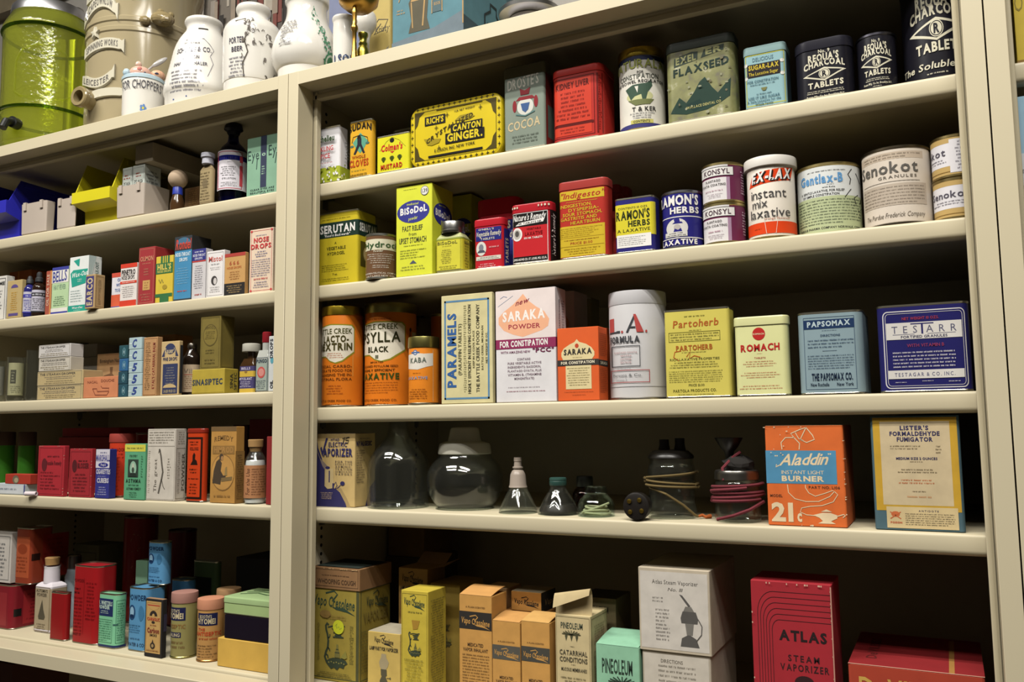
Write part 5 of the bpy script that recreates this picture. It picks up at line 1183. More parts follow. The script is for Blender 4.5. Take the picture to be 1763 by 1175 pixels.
for i, (dx, dy, dz, ry, lb) in enumerate(((-.010, .034, .017, 1.4, 'dark blue glass eye cup low at the front of the yellow bin'), (.012, .062, .017, -1.4, 'dark blue glass eye cup low at the back of the yellow bin'), (-.006, .044, .044, .9, 'dark blue glass eye cup lying on top of others in the yellow bin'), (.013, .074, .045, -.6, 'dark blue glass eye cup tilted at the back of the yellow bin'))):
    t = Thing('eye_cup', lb, 'eye cup', (yq.x+dx, yq.y-yq.D/2+dy, yq.z+dz), rot=(.3, ry, 0), group='eye cups in the yellow bin')
    b = t.part('body'); _rev(b, [(-.018, .009), (-.016, .0095), (-.012, .005), (-.004, .008), (.004, .012), (.014, .0135), (.014, .012), (.004, .010), (-.004, .006)], cob, 6, (True, True))
b3 = bin_('larger beige plastic drawer bin holding white eye-wash boxes', 199, 247, 319, 293)
for u0, u1, us, v, lb in ((210, 226, None, 289, 'narrow white eye-wash box in the beige bin, beside the yellow bin'), (227.5, 248, 269.5, 284, 'wider white eye-wash box in the beige bin with a red and black label')):
    t = box('eye_wash_box', lb, 'box', 'L1', u0, u1, v, '#c9cfc6', D=.035, ins=.011, z=b3.q.z+.0045); p = t.p
    p.fr(.06, .04, .94, .95, '#77807a', .015); p.ln(.15, .75, .85, .86, 2, '#b0503c'); p.t('EYE WASH', .14, .62, .86, .7, K); p.ln(.12, .1, .88, .55, 7, '#666')
    p.on('side'); p.ln(.1, .1, .9, .9, 12, '#777')
box('carton', 'plain beige carton lying end on across the white eye-wash boxes', 'carton', 'L1', 233, 263, 248, '#b8ab92', D=.17, ins=.008, z=t.top+.0003)
box('small_box', 'small brown box half hidden behind the beige bin', 'box', 'L1', 268, 288, 309, '#77602c', ins=.075, D=.03)
# bulb dropper bottle
q = jarspot('L1', 305.5, 357, 13, .012); t = Thing('dropper_bottle', 'brown bottle with a blue neck band and round beige bulb stopper', 'bottle', (q.x, q.y, q.z), q.rz)
turned(t.part('body'), q, [(357, 12.5), (353, 13), (345, 11), (337, 8.5), (334, 8)], M('#46301c', 'ceramic')); turned(t.part('neck_band'), q, [(337, 8.8), (336, 9.2), (324, 8.6), (322, 7.5)], M('#2a3a9c', 'plastic'), z0=q.zz(336.5))
t.part('bulb').ball((0, 0, q.zz(309)), q.k*17.6, q.k*17.6, q.k*17.6, M('#b09a80', 'paper'), 20, 14)
t = box('small_box', 'brown striped label box between the bulb bottle and grey-capped bottle', 'box', 'L1', 318, 342, 323, '#6e4f2c', ins=.055, D=.03); t.p.ln(.3, .08, .95, .92, 12, '#a5804a', al='j', lw=2)
t = Thing('flat_bottle', 'flat bottle with a worn tan label and a tall grey plastic cap', 'bottle', (0, 0, 0)); q = spot('L1', 342, 364, 286, .006, uS=372); t.loc = (q.x, q.y, q.z)
t.part('body').loft(q.W, q.D, .006, [(0, .002), (.002, 0), (q.H-.006, 0), (q.H-.001, .003), (q.H+.004, .010)], M('#8a7a5c', 'ceramic'), n=6)
lb = t.part('label'); lb.loft(q.W, q.D, .006, [(.005, -.0002), (q.H*.9, -.0002)], M('#9c8a63', 'paper'), n=6, cap=(False, False)); p = Pr(lb, q.W+.0004, q.D+.0004, .006, q.H, 'paper'); p.ln(.1, .1, .9, .85, 10, '#6a5a3c'); p.ell(.5, .55, .2, .12, '#77684a')
zc = at(360, 264, q.y)[1]-q.z; R = q.W*.33; _rev(t.part('cap'), [(q.H+.003, R*.9), (q.H+.004, R), (zc-.009, R*.95), (zc-.008, R*1.2), (zc-.001, R*1.15), (zc, R*.9)], M('#b3b3bd', 'plastic'), 7, (True, True))
COB = M('#5563c0', 'glass')
t, q = vessel('eye_lotion_bottle', 'cobalt blue glass bottle with white and red label and dark stopper', 'L1', 400, 342.5, 26, smooth([(342.5, 24), (340, 26), (300, 26), (268, 26), (256, 20), (248, 12), (242, 9.5), (232, 9)], 3), .012, wall=.0018, mat=COB)
_rev(t.part('contents'), [(.003, q.k*23.5), (q.zz(285), q.k*23.5)], M('#0d1130', 'plastic'), 8, (True, True))
_rev(t.part('stopper'), [(q.zz(236), q.k*8), (q.zz(232), q.k*11), (q.zz(228), q.k*12), (q.zz(225), q.k*17), (q.zz(219), q.k*16), (q.zz(216.5), q.k*13)], M('#161422', 'plastic'), 8, (True, True))
lb = t.part('label'); R = q.k*26; zb, zt = q.zz(333), q.zz(266); lb.v = []
_rev(lb, [(zb, R+.0003), (zt, R+.0003)], M('#d8d3da', 'paper'), 10, (False, False)); p = Pr(lb, 2*R+.0006, 2*R, R, zt-zb, 'paper', rnd=True, z0=zb)
p.fr(.02, .03, .8, .97, '#b8394a', .02); p.t('COLLYRIUM', .1, .75, .64, .83, '#3c3a78', b=0); p.ln(.3, .68, .48, .71, 1, '#555'); p.ln(.1, .34, .62, .6, 5, '#666'); p.t('EYE LOTION', .16, .26, .6, .3, '#555'); p.ln(.08, .08, .7, .2, 3, '#666'); p.r4(.72, .1, .82, .62, '#c0404a', lift=False).r4(.72, .7, .82, .86, '#c0404a')
MT = '#7fa78c'
t = box('eye_lotion_box', 'sage green eye lotion box with a dark centre stripe against the cabinet post', 'box', 'L1', 425, 482, 234, MT, D=.05, ins=.008); p = t.p
p.r4(.42, .0, .6, .025, '#28304a', lift=False).r4(.42, .13, .6, 1, '#28304a'); p.t('Eye', .03, .62, .37, .78, '#28403c', b=0); p.t('o', .46, .66, .57, .73, '#9dbfa5', b=1); p.t('Eye', .66, .65, 1.0, .82, '#28403c', b=0); p.st([(.32, .64), (.3, .45)], .02, '#28403c'); p.st([(.9, .68), (.86, .5)], .02, '#28403c'); p.ln(.44, .34, .58, .5, 4, '#9dbfa5'); p.t('CLEAR EYES ARE', .12, .09, .84, .12, '#28403c'); p.t('BEAUTIFUL EYES', .12, .04, .84, .07, '#28403c')

# ------------------------------------------------------------------ second shelf: nose drops
t = box('medicine_box', 'white medicine box with black lettering cut by the picture edge', 'box', 'L2', -24, 10, 477, '#d6d3cb', uS=24, ins=.024); p = t.p; p.fr(.05, .04, .95, .95, '#555', .02); p.t('BALME', .2, .8, .92, .87, '#2a2a28', b=2); p.ln(.2, .2, .85, .7, 8, '#666')
t = box('medicine_box', 'tan medicine box with a purple arch emblem beside the blue dropper bottle', 'box', 'L2', 12, 37, 483, '#b9a26e', uS=44, ins=.004); p = t.p; p.ell(.5, .8, .24, .09, '#5a4a86', a0=0, a1=180); p.ln(.25, .2, .75, .7, 9, '#c9962c'); p.r4(.15, .06, .8, .13, '#5a4a86')
t = box('medicine_box', 'rust brown box lying deeper behind the tan medicine box', 'box', 'L2', 14, 52, 467, '#8d4a22', ins=.11, D=.07); t.p.r4(.4, 0, .46, 1, '#b0702c')
def dropper(label, u, v0, hw, vb, vt, col, ink, ins=.012):
    gm = M(col, 'ceramic')
    q = jarspot('L2', u, v0, hw, ins); t = Thing('dropper_bottle', label, 'bottle', (q.x, q.y, q.z), q.rz)
    turned(t.part('body'), q, smooth([(v0, hw*.93), (v0-3, hw), (vb+14, hw), (vb+7, hw*.85), (vb+2, hw*.45), (vb, hw*.42)], 3), gm)
    turned(t.part('bulb'), q, [(vb+1, hw*.5), (vb, hw*.62), (vb-6, hw*.6), (vb-8, hw*.42), (vt+6, hw*.45), (vt+2, hw*.4), (vt, hw*.2)], M('#2d2e30', 'rubber'), z0=q.zz(vb+1))
    lb = t.part('label'); zb, zt = q.zz(v0-4), q.zz(vb+15); R = hw*q.k+.0003
    _rev(lb, [(zb, R), (zt, R)], M('#b9b6c4', 'paper'), 10, (False, False)); p = Pr(lb, 2*R, 2*R, R, zt-zb, 'paper', rnd=True, z0=zb)
    p.r4(-.1, .72, 1.1, .88, ink); p.ln(.05, .74, .95, .86, 1, '#d6d6de'); p.ln(.05, .12, .95, .64, 6, ink); p.r4(-.1, 0, 1.1, .06, ink); return t
dropper('small blue dropper bottle with a blue printed label', 50, 544, 10.5, 489, 476, '#28286a', '#3c3a9a', ins=.0)
dropper('brown dropper bottle with a black and white label beside the blue one', 66, 543, 12, 486, 469, '#2a1c14', '#2e2c30', .002)
t = box('medicine_box', 'narrow terracotta box with an orange edge and vertical lettering', 'box', 'L2', 78.5, 88.4, 467, '#a5503c', D=.035); t.p.r4(.75, 0, 1, 1, '#c98a50'); t.p.t('OIL FOR SALE', .2, .2, .6, .92, '#d9b9a0', rot=1)
t = box('medicine_box', 'pale green and white medicine box with tall narrow blue letters', 'box', 'L2', 89, 117.5, 460, '#b5d0a2', D=.035); p = t.p; p.r4(0, .93, 1, 1, '#3a3f96'); p.r4(0, .66, 1, .93, '#e0ddd3'); p.t('BELLS', .05, .68, .9, .9, '#3a3f8c', b=1, tilt=.1, sp=.05); p.t('HAY FEVER', .12, .52, .85, .62, '#8aa58a'); p.ln(.08, .16, .9, .38, 5, '#5a7a5a'); p.r4(0, .04, 1, .12, '#e0ddd3'); p.r4(0, 0, 1, .04, '#3a3f96')
TL = '#1f9a86'
t = box('medicine_box', 'tall white box with teal handkerchief shapes and teal bottom band', 'box', 'L2', 119, 152, 442, '#dfe3df', uS=174); p = t.p; p.poly([(.2, .93), (.52, .96), (.5, .82), (.42, .83)], TL); p.poly([(.06, .7), (.2, .76), (.96, .76), (.86, .5), (.16, .45)], TL); p.t('Wax-Out', .12, .62, .94, .7, '#e8efe9', b=1, sh=.3, tilt=.4); p.ln(.4, .53, .7, .6, 2, '#cfe3da'); p.ln(.1, .17, .88, .4, 5, '#8aa09c', al='l', fill=.4); p.r4(0, .0, 1, .115, TL); p.t('Wax-Out', .2, .055, .75, .09, WH, b=1, sh=.2); p.ln(.3, .015, .65, .04, 1, '#bfe0d6'); p.on('side'); p.poly([(0, 1), (.55, 1), (.2, .6), (0, .5)], '#b9c9c6'); p.t('WAX-OUT', .5, .6, .75, .9, '#77908c', rot=1)
t = box('medicine_box', 'short kraft box with a purple vertical name panel', 'box', 'L2', 147, 163.5, 473, '#b09468', uS=180, ins=-.006); p = t.p; p.r4(.05, .06, .85, .95, '#3f3a72'); p.t('EARCO', .2, .1, .72, .9, '#c9b58c', b=2, rot=1); p.on('side'); p.fr(.1, .06, .9, .94, '#7d6440', .03); p.ln(.3, .12, .7, .85, 16, '#7d6440', lw=1.6)
t = box('medicine_box', 'small orange, white and blue box behind the white drops box with red bands', 'box', 'L2', 192, 212, 470, '#d8d6dc', D=.025, ins=.022); p = t.p; p.r4(0, .88, 1, 1, '#c8503c'); p.r4(0, .08, 1, .4, '#cf5a3a'); p.r4(0, 0, 1, .08, '#2f4aa0'); p.t('OIL', .5, .76, .92, .84, '#4a6aa8'); p.t('WITH', .4, .62, .95, .7, '#4a6aa8'); p.t('TO EAR', .3, .48, .95, .56, '#4a6aa8')
t = box('medicine_box', 'white nose drops box with red top and bottom bands', 'box', 'L2', 207, 235.3, 454, '#dfd8d2', D=.03, ins=.006); p = t.p; p.r4(0, .9, 1, 1, '#cf3a22'); p.r4(0, 0, 1, .14, '#cf3a22'); p.t('PENETRO', .07, .74, .9, .85, '#3a3230', b=2); p.t('NOSE DROPS', .08, .63, .86, .72, '#3a3230'); p.r4(0, .53, 1, .59, '#cf3a22'); p.ln(.1, .54, .9, .585, 1, '#ecc9b9'); p.ln(.08, .2, .9, .48, 6, '#8a7f7a', fill=.4)
t = box('medicine_box', 'tall dark red box with gilt lettering and a small gold square', 'box', 'L2', 238, 266, 426, '#9c2c30', uS=299, ins=.008); p = t.p; p.fr(.05, .03, .95, .97, '#c98a6a', .012); p.t('OLIMON', .12, .76, .9, .84, '#c98a6a', b=1); p.ln(.2, .7, .8, .73, 1, '#c98a6a'); p.ln(.3, .5, .7, .64, 3, '#b8705a'); p.r4(.3, .25, .74, .42, '#c59a5a'); p.ln(.35, .27, .7, .4, 3, '#9c6a3c'); p.ln(.15, .06, .85, .2, 3, '#b8705a')
t = box('medicine_box', 'yellow box with a dark green name band beside the tall red box', 'box', 'L2', 268, 297.3, 441, '#d3b83a', D=.03, ins=.006); p = t.p; p.r4(.28, .85, .8, 1, '#2f6a3c'); [p.r4(.28+.12*i, .85, .33+.12*i, 1, '#d3b83a', lift=False) for i in (1, 2, 3)]; p.up(); p.r4(0, .62, 1, .85, '#2f6a3c'); p.t("HILL'S", .1, .71, .9, .82, '#d3c05a', b=2); p.t('NOSE DROPS', .1, .645, .9, .69, '#d3c05a'); p.st([(.2, .5), (.3, .42), (.38, .5), (.46, .42)], .04, '#77703a'); p.ell(.55, .33, .14, .05, '#a58c2c'); p.r4(0, .12, 1, .19, '#2f6a3c'); p.r4(.28, 0, .8, .12, '#2f6a3c')
t = box('medicine_box', 'tall blue and black nose drops box with a red script name', 'box', 'L2', 300, 330, 407, '#3f86b0', uS=362, ins=.008); p = t.p; p.r4(0, .78, 1, 1, '#2b3238'); p.ell(.5, .88, .42, .1, '#3f6a86', a0=0, a1=180); p.t('Rondel', .06, .8, .92, .95, '#c8402a', b=1, sh=.2); p.t('NOSE-THROAT', .06, .69, .92, .745, '#d0dfe6', b=2); p.t('DROPS', .3, .61, .75, .66, '#d0dfe6', b=2); p.ln(.1, .25, .9, .52, 7, '#7fb0cc', fill=.4); p.ln(.1, .13, .9, .17, 1, '#c8402a'); p.r4(0, 0, 1, .03, '#2b3238'); p.on('side'); p.r4(0, 0, 1, 1, '#2b2a28')
t = box('medicine_box', 'pale grey nose drops box with a navy top and a red line', 'box', 'L2', 330.5, 354, 429, '#c9c5c6', uS=366, ins=.008); p = t.p; p.r4(0, .77, 1, 1, '#2c2f7a'); p.ln(.1, .92, .9, .97, 1, '#d6d6e3'); p.t('NOSE-THROAT', .05, .85, .95, .9, '#d6d6e3'); p.t('DROPS', .2, .79, .75, .83, '#d6d6e3'); p.r4(0, .74, 1, .765, '#c03a32'); p.ln(.1, .2, .9, .68, 11, '#6e6c78', fill=.45); p.ln(.1, .06, .9, .12, 1, '#b03a32')
t = box('medicine_box', 'white box with a small black portrait of a woman and red name', 'box', 'L2', 355.5, 386, 432, '#e0dcda', uS=396, ins=.008); p = t.p; p.fr(.06, .04, .94, .96, '#8a8684', .012); p.t('Mistol', .12, .77, .88, .88, '#c45a50', b=1); p.ln(.2, .68, .8, .74, 1, '#999'); p.ln(.2, .58, .8, .66, 2, '#b3b0ae'); p.ell(.45, .36, .17, .1, '#3a3634'); p.ell(.5, .345, .09, .07, '#cfc9c6'); p.ln(.15, .1, .85, .24, 3, '#b3b0ae')
t = box('medicine_box', 'tan nose drops box with a red top stripe and black base', 'box', 'L2', 386.5, 422, 436, '#c2965a', uS=428, ins=.008, top='#9c3a2c'); p = t.p; p.r4(0, .92, 1, 1, '#a83a30'); p.t('666', .24, .72, .7, .81, '#a8502c', b=1, sp=.3); p.t('NOSE DROPS', .12, .63, .82, .68, '#b8602c'); p.ln(.2, .36, .8, .58, 4, '#a8703c'); p.r4(0, 0, 1, .29, '#1d1a18'); p.ln(.1, .05, .9, .25, 4, '#a58a5a')
t = box('medicine_box', 'tall cream box with red nose drops lettering by the cabinet post', 'box', 'L2', 429.5, 470, 394, '#dfc9b0', D=.04, ins=.008); p = t.p; RB = '#c03a3c'; p.fr(.07, .03, .95, .975, RB, .012)
for x, z in ((.08, .035), (.94, .035), (.08, .97), (.94, .97)): p.ell(x, z, .05, .018, RB, n=8)
p.ln(.2, .885, .8, .91, 1, '#555a8a'); p.t('NOSE', .18, .79, .82, .86, RB, b=2); p.t('DROPS', .06, .69, .92, .76, RB, b=2); p.ln(.25, .55, .78, .66, 3, '#555a8a'); p.ln(.1, .25, .9, .53, 8, '#6e6a8a', al='j', fill=.5); p.ln(.12, .19, .9, .24, 1, RB); p.ln(.15, .07, .88, .18, 3, '#6e6a8a')

# ------------------------------------------------------------------ third shelf: droppers and drops
def cup(label, u, v0, hw, vt, spout=False, paper=None, ins=.012):
    q = jarspot('L3', u, v0, hw, ins); t = Thing('glass_cup', label, 'glass', (q.x, q.y, q.z), q.rz)
    turned(t.part('body'), q, [(v0, hw*.9), (v0-2, hw), (v0-8, hw*.97), (vt+4, hw), (vt, hw*1.02)], GLASS, wall=.0014)
    if paper:
        l = t.part('label'); R = q.k*hw*.93; zb, zt = q.zz(v0-6), q.zz(vt+10)
        _rev(l, [(zb, R-.0022), (zt, R-.0022)], M(paper, 'paper'), 9, (True, True)); p = Pr(l, 2*R-.0044, 2*R, R-.0022, zt-zb, 'paper', rnd=True, z0=zb); p.r4(.15, .36, .5, .78, '#4a4638'); p.ln(.2, .4, .46, .74, 4, '#a59f86'); p.ln(.15, .06, .9, .3, 4, '#8a8468')
    return t
cup('clear glass cup with grey paper inside at the picture edge', -6, 687, 16, 622, paper='#8f8a80')
cup('clear glass cup with a cream printed slip inside', 26.5, 687, 17, 616, paper='#b3ab86', ins=.008)
cup('plain clear glass tumbler next to the stacked dropper boxes', 56, 686, 13.5, 604, ins=.02)
zz = SH['L3']; prev = None
for i, (v, c, uL, uR, uS, lb) in enumerate(((664, '#b9a578', 63.5, 142, 145, 'bottom dropper box of the front stack, yellowed'), (639, '#b9a578', 64, 143, 166, 'second dropper box from the bottom of the front stack, yellowed'), (616, '#c3bcae', 66.5, 121.5, 144, 'whitish dropper box third from the bottom of the front stack'), (593.5, '#cac6c2', 66.5, 121.5, 144, 'topmost whitish dropper box of the front stack'))):
    t = box('dropper_box', lb, 'box', 'L3', uL, uR, v, c, uS=uS if i > 1 else None, D=.04, z=zz, group='stacked dropper boxes'); zz = t.top+.0002; p = t.p
    p.t('THE STEARAN DROPPER', .06, .72, .84, .87, '#55504a', b=1); p.ln(.08, .42, .92, .66, 2, '#7a7268'); p.ln(.05, .1, .95, .38, 2, '#8d7f60'); p.fr(.01, .03, .97, .97, '#8a8270', .006)
zz = SH['L3']
for i, (v, c) in enumerate(((661, '#b9a07a'), (637, '#b5ab98'), (614, '#b0a89a'), (591.5, '#a59f94'))):
    t = box('dropper_box', ['bottom dropper box of the rear stack', 'second dropper box up in the rear stack', 'third dropper box up in the rear stack', 'topmost dropper box of the rear stack'][i], 'box', 'L3', 126, 167, v+2, c, D=.05, ins=.078, z=zz, group='stacked dropper boxes'); zz = t.top+.0002
t = box('nasal_douche_box', 'kraft nasal douche box with a printed douche shape, behind the salmon one', 'box', 'L3', 166, 210, 609, '#a8845a', ins=.056, D=.04, cls='card'); p = t.p; p.t('Birmingham Nasal', .12, .8, .95, .88, '#5a4632'); p.poly([(.25, .36), (.9, .36), (.95, .5), (.7, .5), (.62, .56), (.64, .7), (.52, .7), (.54, .56), (.3, .52), (.2, .44)], '#6e4f32')
t = box('nasal_douche_box', 'salmon nasal douche box with a printed douche vessel', 'box', 'L3', 143.5, 202.5, 649, '#c98058', D=.04, cls='card'); p = t.p; p.t('NASAL', .12, .7, .42, .82, '#8a4a32'); p.t('DOUCHE', .52, .74, .9, .86, '#8a4a32'); p.st([(.28, .44), (.4, .44), (.42, .3), (.74, .3), (.76, .44), (.56, .46), (.52, .56)], .02, '#8a4a32'); p.st([(.28, .44), (.36, .14), (.7, .12), (.76, .3)], .02, '#8a4a32')
zz = SH['L3']
for i, v in enumerate((662, 640, 618, 595)):
    c = ['#1f4a58', '#1c4452', '#2a5f8c', '#1f4a52'][i]
    t = box('drops_box', ['bottom dark teal drops box of the narrow stack', 'second dark teal drops box up in the narrow stack', 'bright blue drops box in the narrow teal stack', 'topmost dark teal drops box of the narrow stack'][i], 'box', 'L3', 203.5+1.5*(i > 1), 218.6+1*(i > 1), v, c, D=.045, ins=.006, z=zz, group='teal drops boxes'); zz = t.top+.0002; t.p.ell(.6, .5, .2, .32, '#5a8a94'); t.p.ell(.6, .5, .16, .26, c); t.p.t('H', .5, .34, .7, .66, '#9abac0', b=1)
zz = SH['L3']; us = (219.5, 220, 220.5, 221, 221)
for i, v in enumerate((664, 643, 622.5, 602, 581.5)):
    t = box('drops_box', ['bottom pale blue drops box of the stack of five', 'second pale blue drops box from the bottom of five', 'middle pale blue drops box of the stack of five', 'fourth pale blue drops box from the bottom of five', 'topmost pale blue drops box of the stack of five'][i], 'box', 'L3', us[i], 243.5, v, '#a9bfc2', D=.045, ins=.006, z=zz, r=.003, group='pale blue drops boxes'); zz = t.top+.0002
    p = t.p; p.t('C' if i > 2 else '5', .3, .2, .62, .82, '#2f4486', b=2, sh=.2); p.r4(.0, .44, .3, .56, '#c5d6d6')
t = box('balm_box', 'narrow kraft balm box with vertical lettering beside the pale blue stack', 'box', 'L3', 246.5, 270, 581, '#b58a5c', uS=279, cls='card'); p = t.p; p.fr(.04, .02, .96, .98, '#8a5a34', .02); p.t("KYAL'S CATARRHAL BALM", .68, .12, .86, .9, '#8a3a2c', b=1, rot=1); p.ln(.12, .1, .6, .92, 26, '#7d5a38', lw=2)
t = box('balm_box', 'kraft box half hidden behind the narrow balm box', 'box', 'L3', 268, 300, 577, '#a5743c', ins=.06, D=.04, cls='card')
t = box('pine_drops_box', 'cream and navy pine drops box with an arched navy panel', 'box', 'L3', 277, 308, 588, '#c2a878', uS=314, cls='card'); p = t.p; p.ell(.5, .86, .28, .1, '#2c3458'); p.t("Sauer's", .2, .78, .82, .87, '#c9b68e', b=1); p.poly([(.04, .72), (.2, .86), (.2, .72)], '#2c3458'); p.poly([(.96, .72), (.8, .86), (.8, .72)], '#2c3458'); p.t('PINE DROPS', .12, .64, .9, .7, '#2c3458', b=1); p.r4(.12, .03, .94, .58, '#2c3458'); p.ln(.22, .2, .86, .53, 7, '#8f8a80', fill=.4); p.ell(.52, .14, .36, .07, '#c2a878', a0=0, a1=180); p.t('SAUER PROD CO', .2, .05, .86, .1, '#b0a078'); p.on('side'); p.r4(.2, .03, 1, .92, '#1f2024')
t, q = vessel('medicine_bottle', 'dark medicine bottle with silver screw cap and cream label behind the yellow box', 'L3', 329.5, 678, 16, smooth([(678, 15), (676, 16), (640, 16), (618, 16), (610, 12), (603, 8), (599, 7.5)], 3), .03, mat=M('#231a14', 'ceramic'), wall=0)
turned(t.part('cap'), q, [(600, 8), (599, 8.4), (593, 8.2), (591.5, 7)], M('#9c978c', 'metal'), z0=q.zz(600)); lb = t.part('label'); R = q.k*16+.0003; zb, zt = q.zz(676), q.zz(629); _rev(lb, [(zb, R), (zt, R)], M('#c9b295', 'paper'), 9, (False, False)); p = Pr(lb, 2*R, 2*R, R, zt-zb, 'paper', rnd=True, z0=zb); p.ln(.1, .1, .8, .6, 7, '#9c7a5c'); p.t('Vil', .12, .7, .5, .85, '#9a8a78', b=0); p.r4(.1, .62, .8, .64, '#b8503c')
t = box('sinus_box', 'yellow cardboard box with navy lettering carrying the olive box', 'box', 'L3', 330.5, 386.5, 636, '#b09a34', uS=410, cls='card', top='#c9bb6a'); p = t.p; p.t('SINASIPTEC', .02, .36, .94, .58, '#2f3a4a', b=2, tilt=.08); p.r4(.02, .05, .98, .06, '#8a7a2c'); p.on('side'); p.t('SINA', .4, .2, .6, .8, '#3a3a2c', rot=1); p.t('SIPTEC', .68, .15, .88, .85, '#3a3a2c', rot=1)
t = box('olive_box', 'tall olive box with a round emblem standing on the yellow box', 'box', 'L3', 345, 379.5, 545, '#77682c', uS=403, ins=.009, z=t.top+.0005, cls='card'); p = t.p; p.fr(.06, .03, .94, .97, '#55491c', .012); p.ell(.5, .64, .36, .21, '#5a4d1e'); p.ell(.5, .64, .33, .19, '#7d6d2e'); p.t('PINOZO', .26, .74, .74, .79, '#4a3f18', b=1, arch=.5); p.ln(.24, .56, .76, .72, 5, '#55491c'); p.ln(.25, .28, .75, .38, 2, '#55491c'); p.ln(.2, .08, .8, .2, 2, '#55491c'); p.on('side'); p.fr(.1, .03, .9, .97, '#55491c', .02)
def flatb(label, uL, uR, vS, v0n, capc, caph, capw, glass, lab, draw, neckw=.4):
    q = spot('L3', uL, uR, vS, .01, D=.022); t = Thing('medicine_bottle', label, 'bottle', (q.x, q.y, q.z)); zt = at((uL+uR)/2, v0n, q.y)[1]-q.z
    b = t.part('body'); n1 = q.W/2-q.W*neckw/2
    b.loft(q.W, q.D, .004, [(0, .0015), (.0015, 0), (q.H-.004, 0), (q.H, .001), (q.H+(zt-q.H)*.4, min(n1*.6, q.D/2-.004))], glass, n=5); _rev(b, [(q.H+(zt-q.H)*.25, q.W*neckw/2), (zt, q.W*neckw/2)], glass, 6, (True, True))
    cw = q.W*capw/2; hz = at((uL+uR)/2, v0n-caph, q.y)[1]-q.z; _rev(t.part('cap'), [(zt-.003, cw*.95), (zt-.002, cw), (hz-.001, cw*.97), (hz, cw*.8)], capc, 7, (True, True))
    l = t.part('label'); l.loft(q.W, q.D, .004, [(.002, -.0002), (q.H*.92, -.0002)], M(lab, 'paper'), n=5, cap=(False, False)); p = Pr(l, q.W+.0004, q.D+.0004, .004, q.H, 'paper'); draw(p); return t
def d1(p): p.r4(-.1, .55, 1.1, .75, '#c9a83a'); p.ell(.5, .72, .1, .05, '#8a6a2c'); p.r4(-.1, 0, 1.1, .14, '#c9a83a'); p.t('BELLS', .2, .8, .8, .88, '#c9c2d6'); p.t('MYOLANT', .08, .43, .92, .52, '#c9c2d6'); p.ln(.1, .18, .9, .4, 4, '#c9c2d6')
flatb('flat dark bottle with purple and yellow label and white screw cap', 411, 436, 627, 604, M('#c5c2b4', 'plastic'), 11, .95, M('#3c2814', 'ceramic'), '#3f3866', d1)
def d2(p): p.fr(.05, .03, .95, .97, '#55606a', .03); p.t('PUNGO', .12, .82, .9, .92, '#2f3a4a', b=2); p.ell(.5, .55, .3, .16, '#c0504a'); p.ell(.5, .55, .22, .11, '#cf8a80'); p.ln(.1, .08, .9, .34, 5, '#55606a')
flatb('flat bottle with grey-green label, red circle and red cap', 439, 461, 614, 588, M('#8d1c26', 'plastic'), 15, .56, M('#b3b5ae', 'ceramic'), '#9aa59a', d2, .5)
t = box('medicine_box', 'white box with vertical black letters wedged against the post below the nose drops', 'box', 'L3', 462.5, 474, 579, '#cfd2d0', D=.035); t.p.t('DROPS', .2, .6, .6, .95, '#2a2c34', rot=1, b=2); t.p.ell(.5, .56, .25, .06, '#5aa0b0'); t.p.t('OIL', .3, .05, .7, .2, '#2a2c34', rot=1, b=2)
# ------------------------------------------------------------------ fourth shelf: asthma remedies
DR = '#a8242e'
for u0, u1, lb in ((-14, 26, 'bright green cardboard canister at the picture edge with a brown lid'), (29.5, 62, 'bright green cardboard canister behind the flat red box')):
    can('green_canister', lb, 'canister', 'L4', u0, u1, 744, '#4f9a34', cap='#4a3424', ch=.23, capcls='paper', rim='#4f9a34', ins=.085, group='green canisters')
t = box('flat_box', 'flat pale blue and white box carrying the flat red box', 'box', 'L4', -20, 43, 834, '#b3bcc0', uS=70, ins=.006); t.p.r4(.02, .1, .96, .9, '#c9cdd0'); t.p.ln(.2, .35, .9, .7, 1, '#77808a'); t.p.r4(.97, 0, 1, 1, '#3a3c7a'); ft = t.top
t = box('flat_box', 'flat red box with a round grey emblem lying on the pale blue one', 'box', 'L4', 9, 52, 817, '#a8321f', uS=70, ins=.008, z=ft+.0003); p = t.p; p.ell(.43, .46, .13, .42, '#6e6450'); p.ell(.45, .4, .08, .25, '#a59a7a')
q = spot('L4', 42, 56, 840, -.009, D=.01); t = Thing('paper_roll', 'small white paper roll lying in front of the red box', 'paper roll', (q.x, q.y, q.z+.0042), rot=(0, PI/2, .25)); _rev(t.part('body'), [(-q.W/2, .004), (q.W/2, .004), (q.W/2, .0026), (-q.W/2+.001, .0026)], M('#d9ccd0', 'paper'), 6, (False, True))
def asthma(p, s):
    p.fr(.06, .04, .94, .96, '#7d1820', .01); p.ell(.25, .62, .1, .13, '#5d141c'); p.t('Ausable Remedy', .32, .62, .9, .7, '#5d141c', b=1); p.ln(.32, .76, .85, .82, 1, '#6a161e'); p.ln(.12, .12, .9, .5, 6, '#7d1820', al='l')
t = box('remedy_box', 'dark red asthma remedy box nearest the flat boxes, with worn white corners', 'box', 'L4', 65, 110, 768, DR, uS=118, ins=.004); asthma(t.p, 0); edgew = t
t = box('remedy_box', 'dark red asthma remedy box between its twin and the blue cigarette box', 'box', 'L4', 119, 157.5, 773, '#9c222a', uS=164, ins=.006); p = t.p; p.fr(.06, .04, .94, .94, '#6e161c', .012); p.ell(.24, .64, .11, .13, '#4f1016'); p.t('BLOSSER', .38, .6, .88, .7, '#4f1016', b=2); p.ln(.38, .72, .86, .78, 1, '#4f1016'); p.ln(.14, .1, .88, .5, 6, '#741a20')
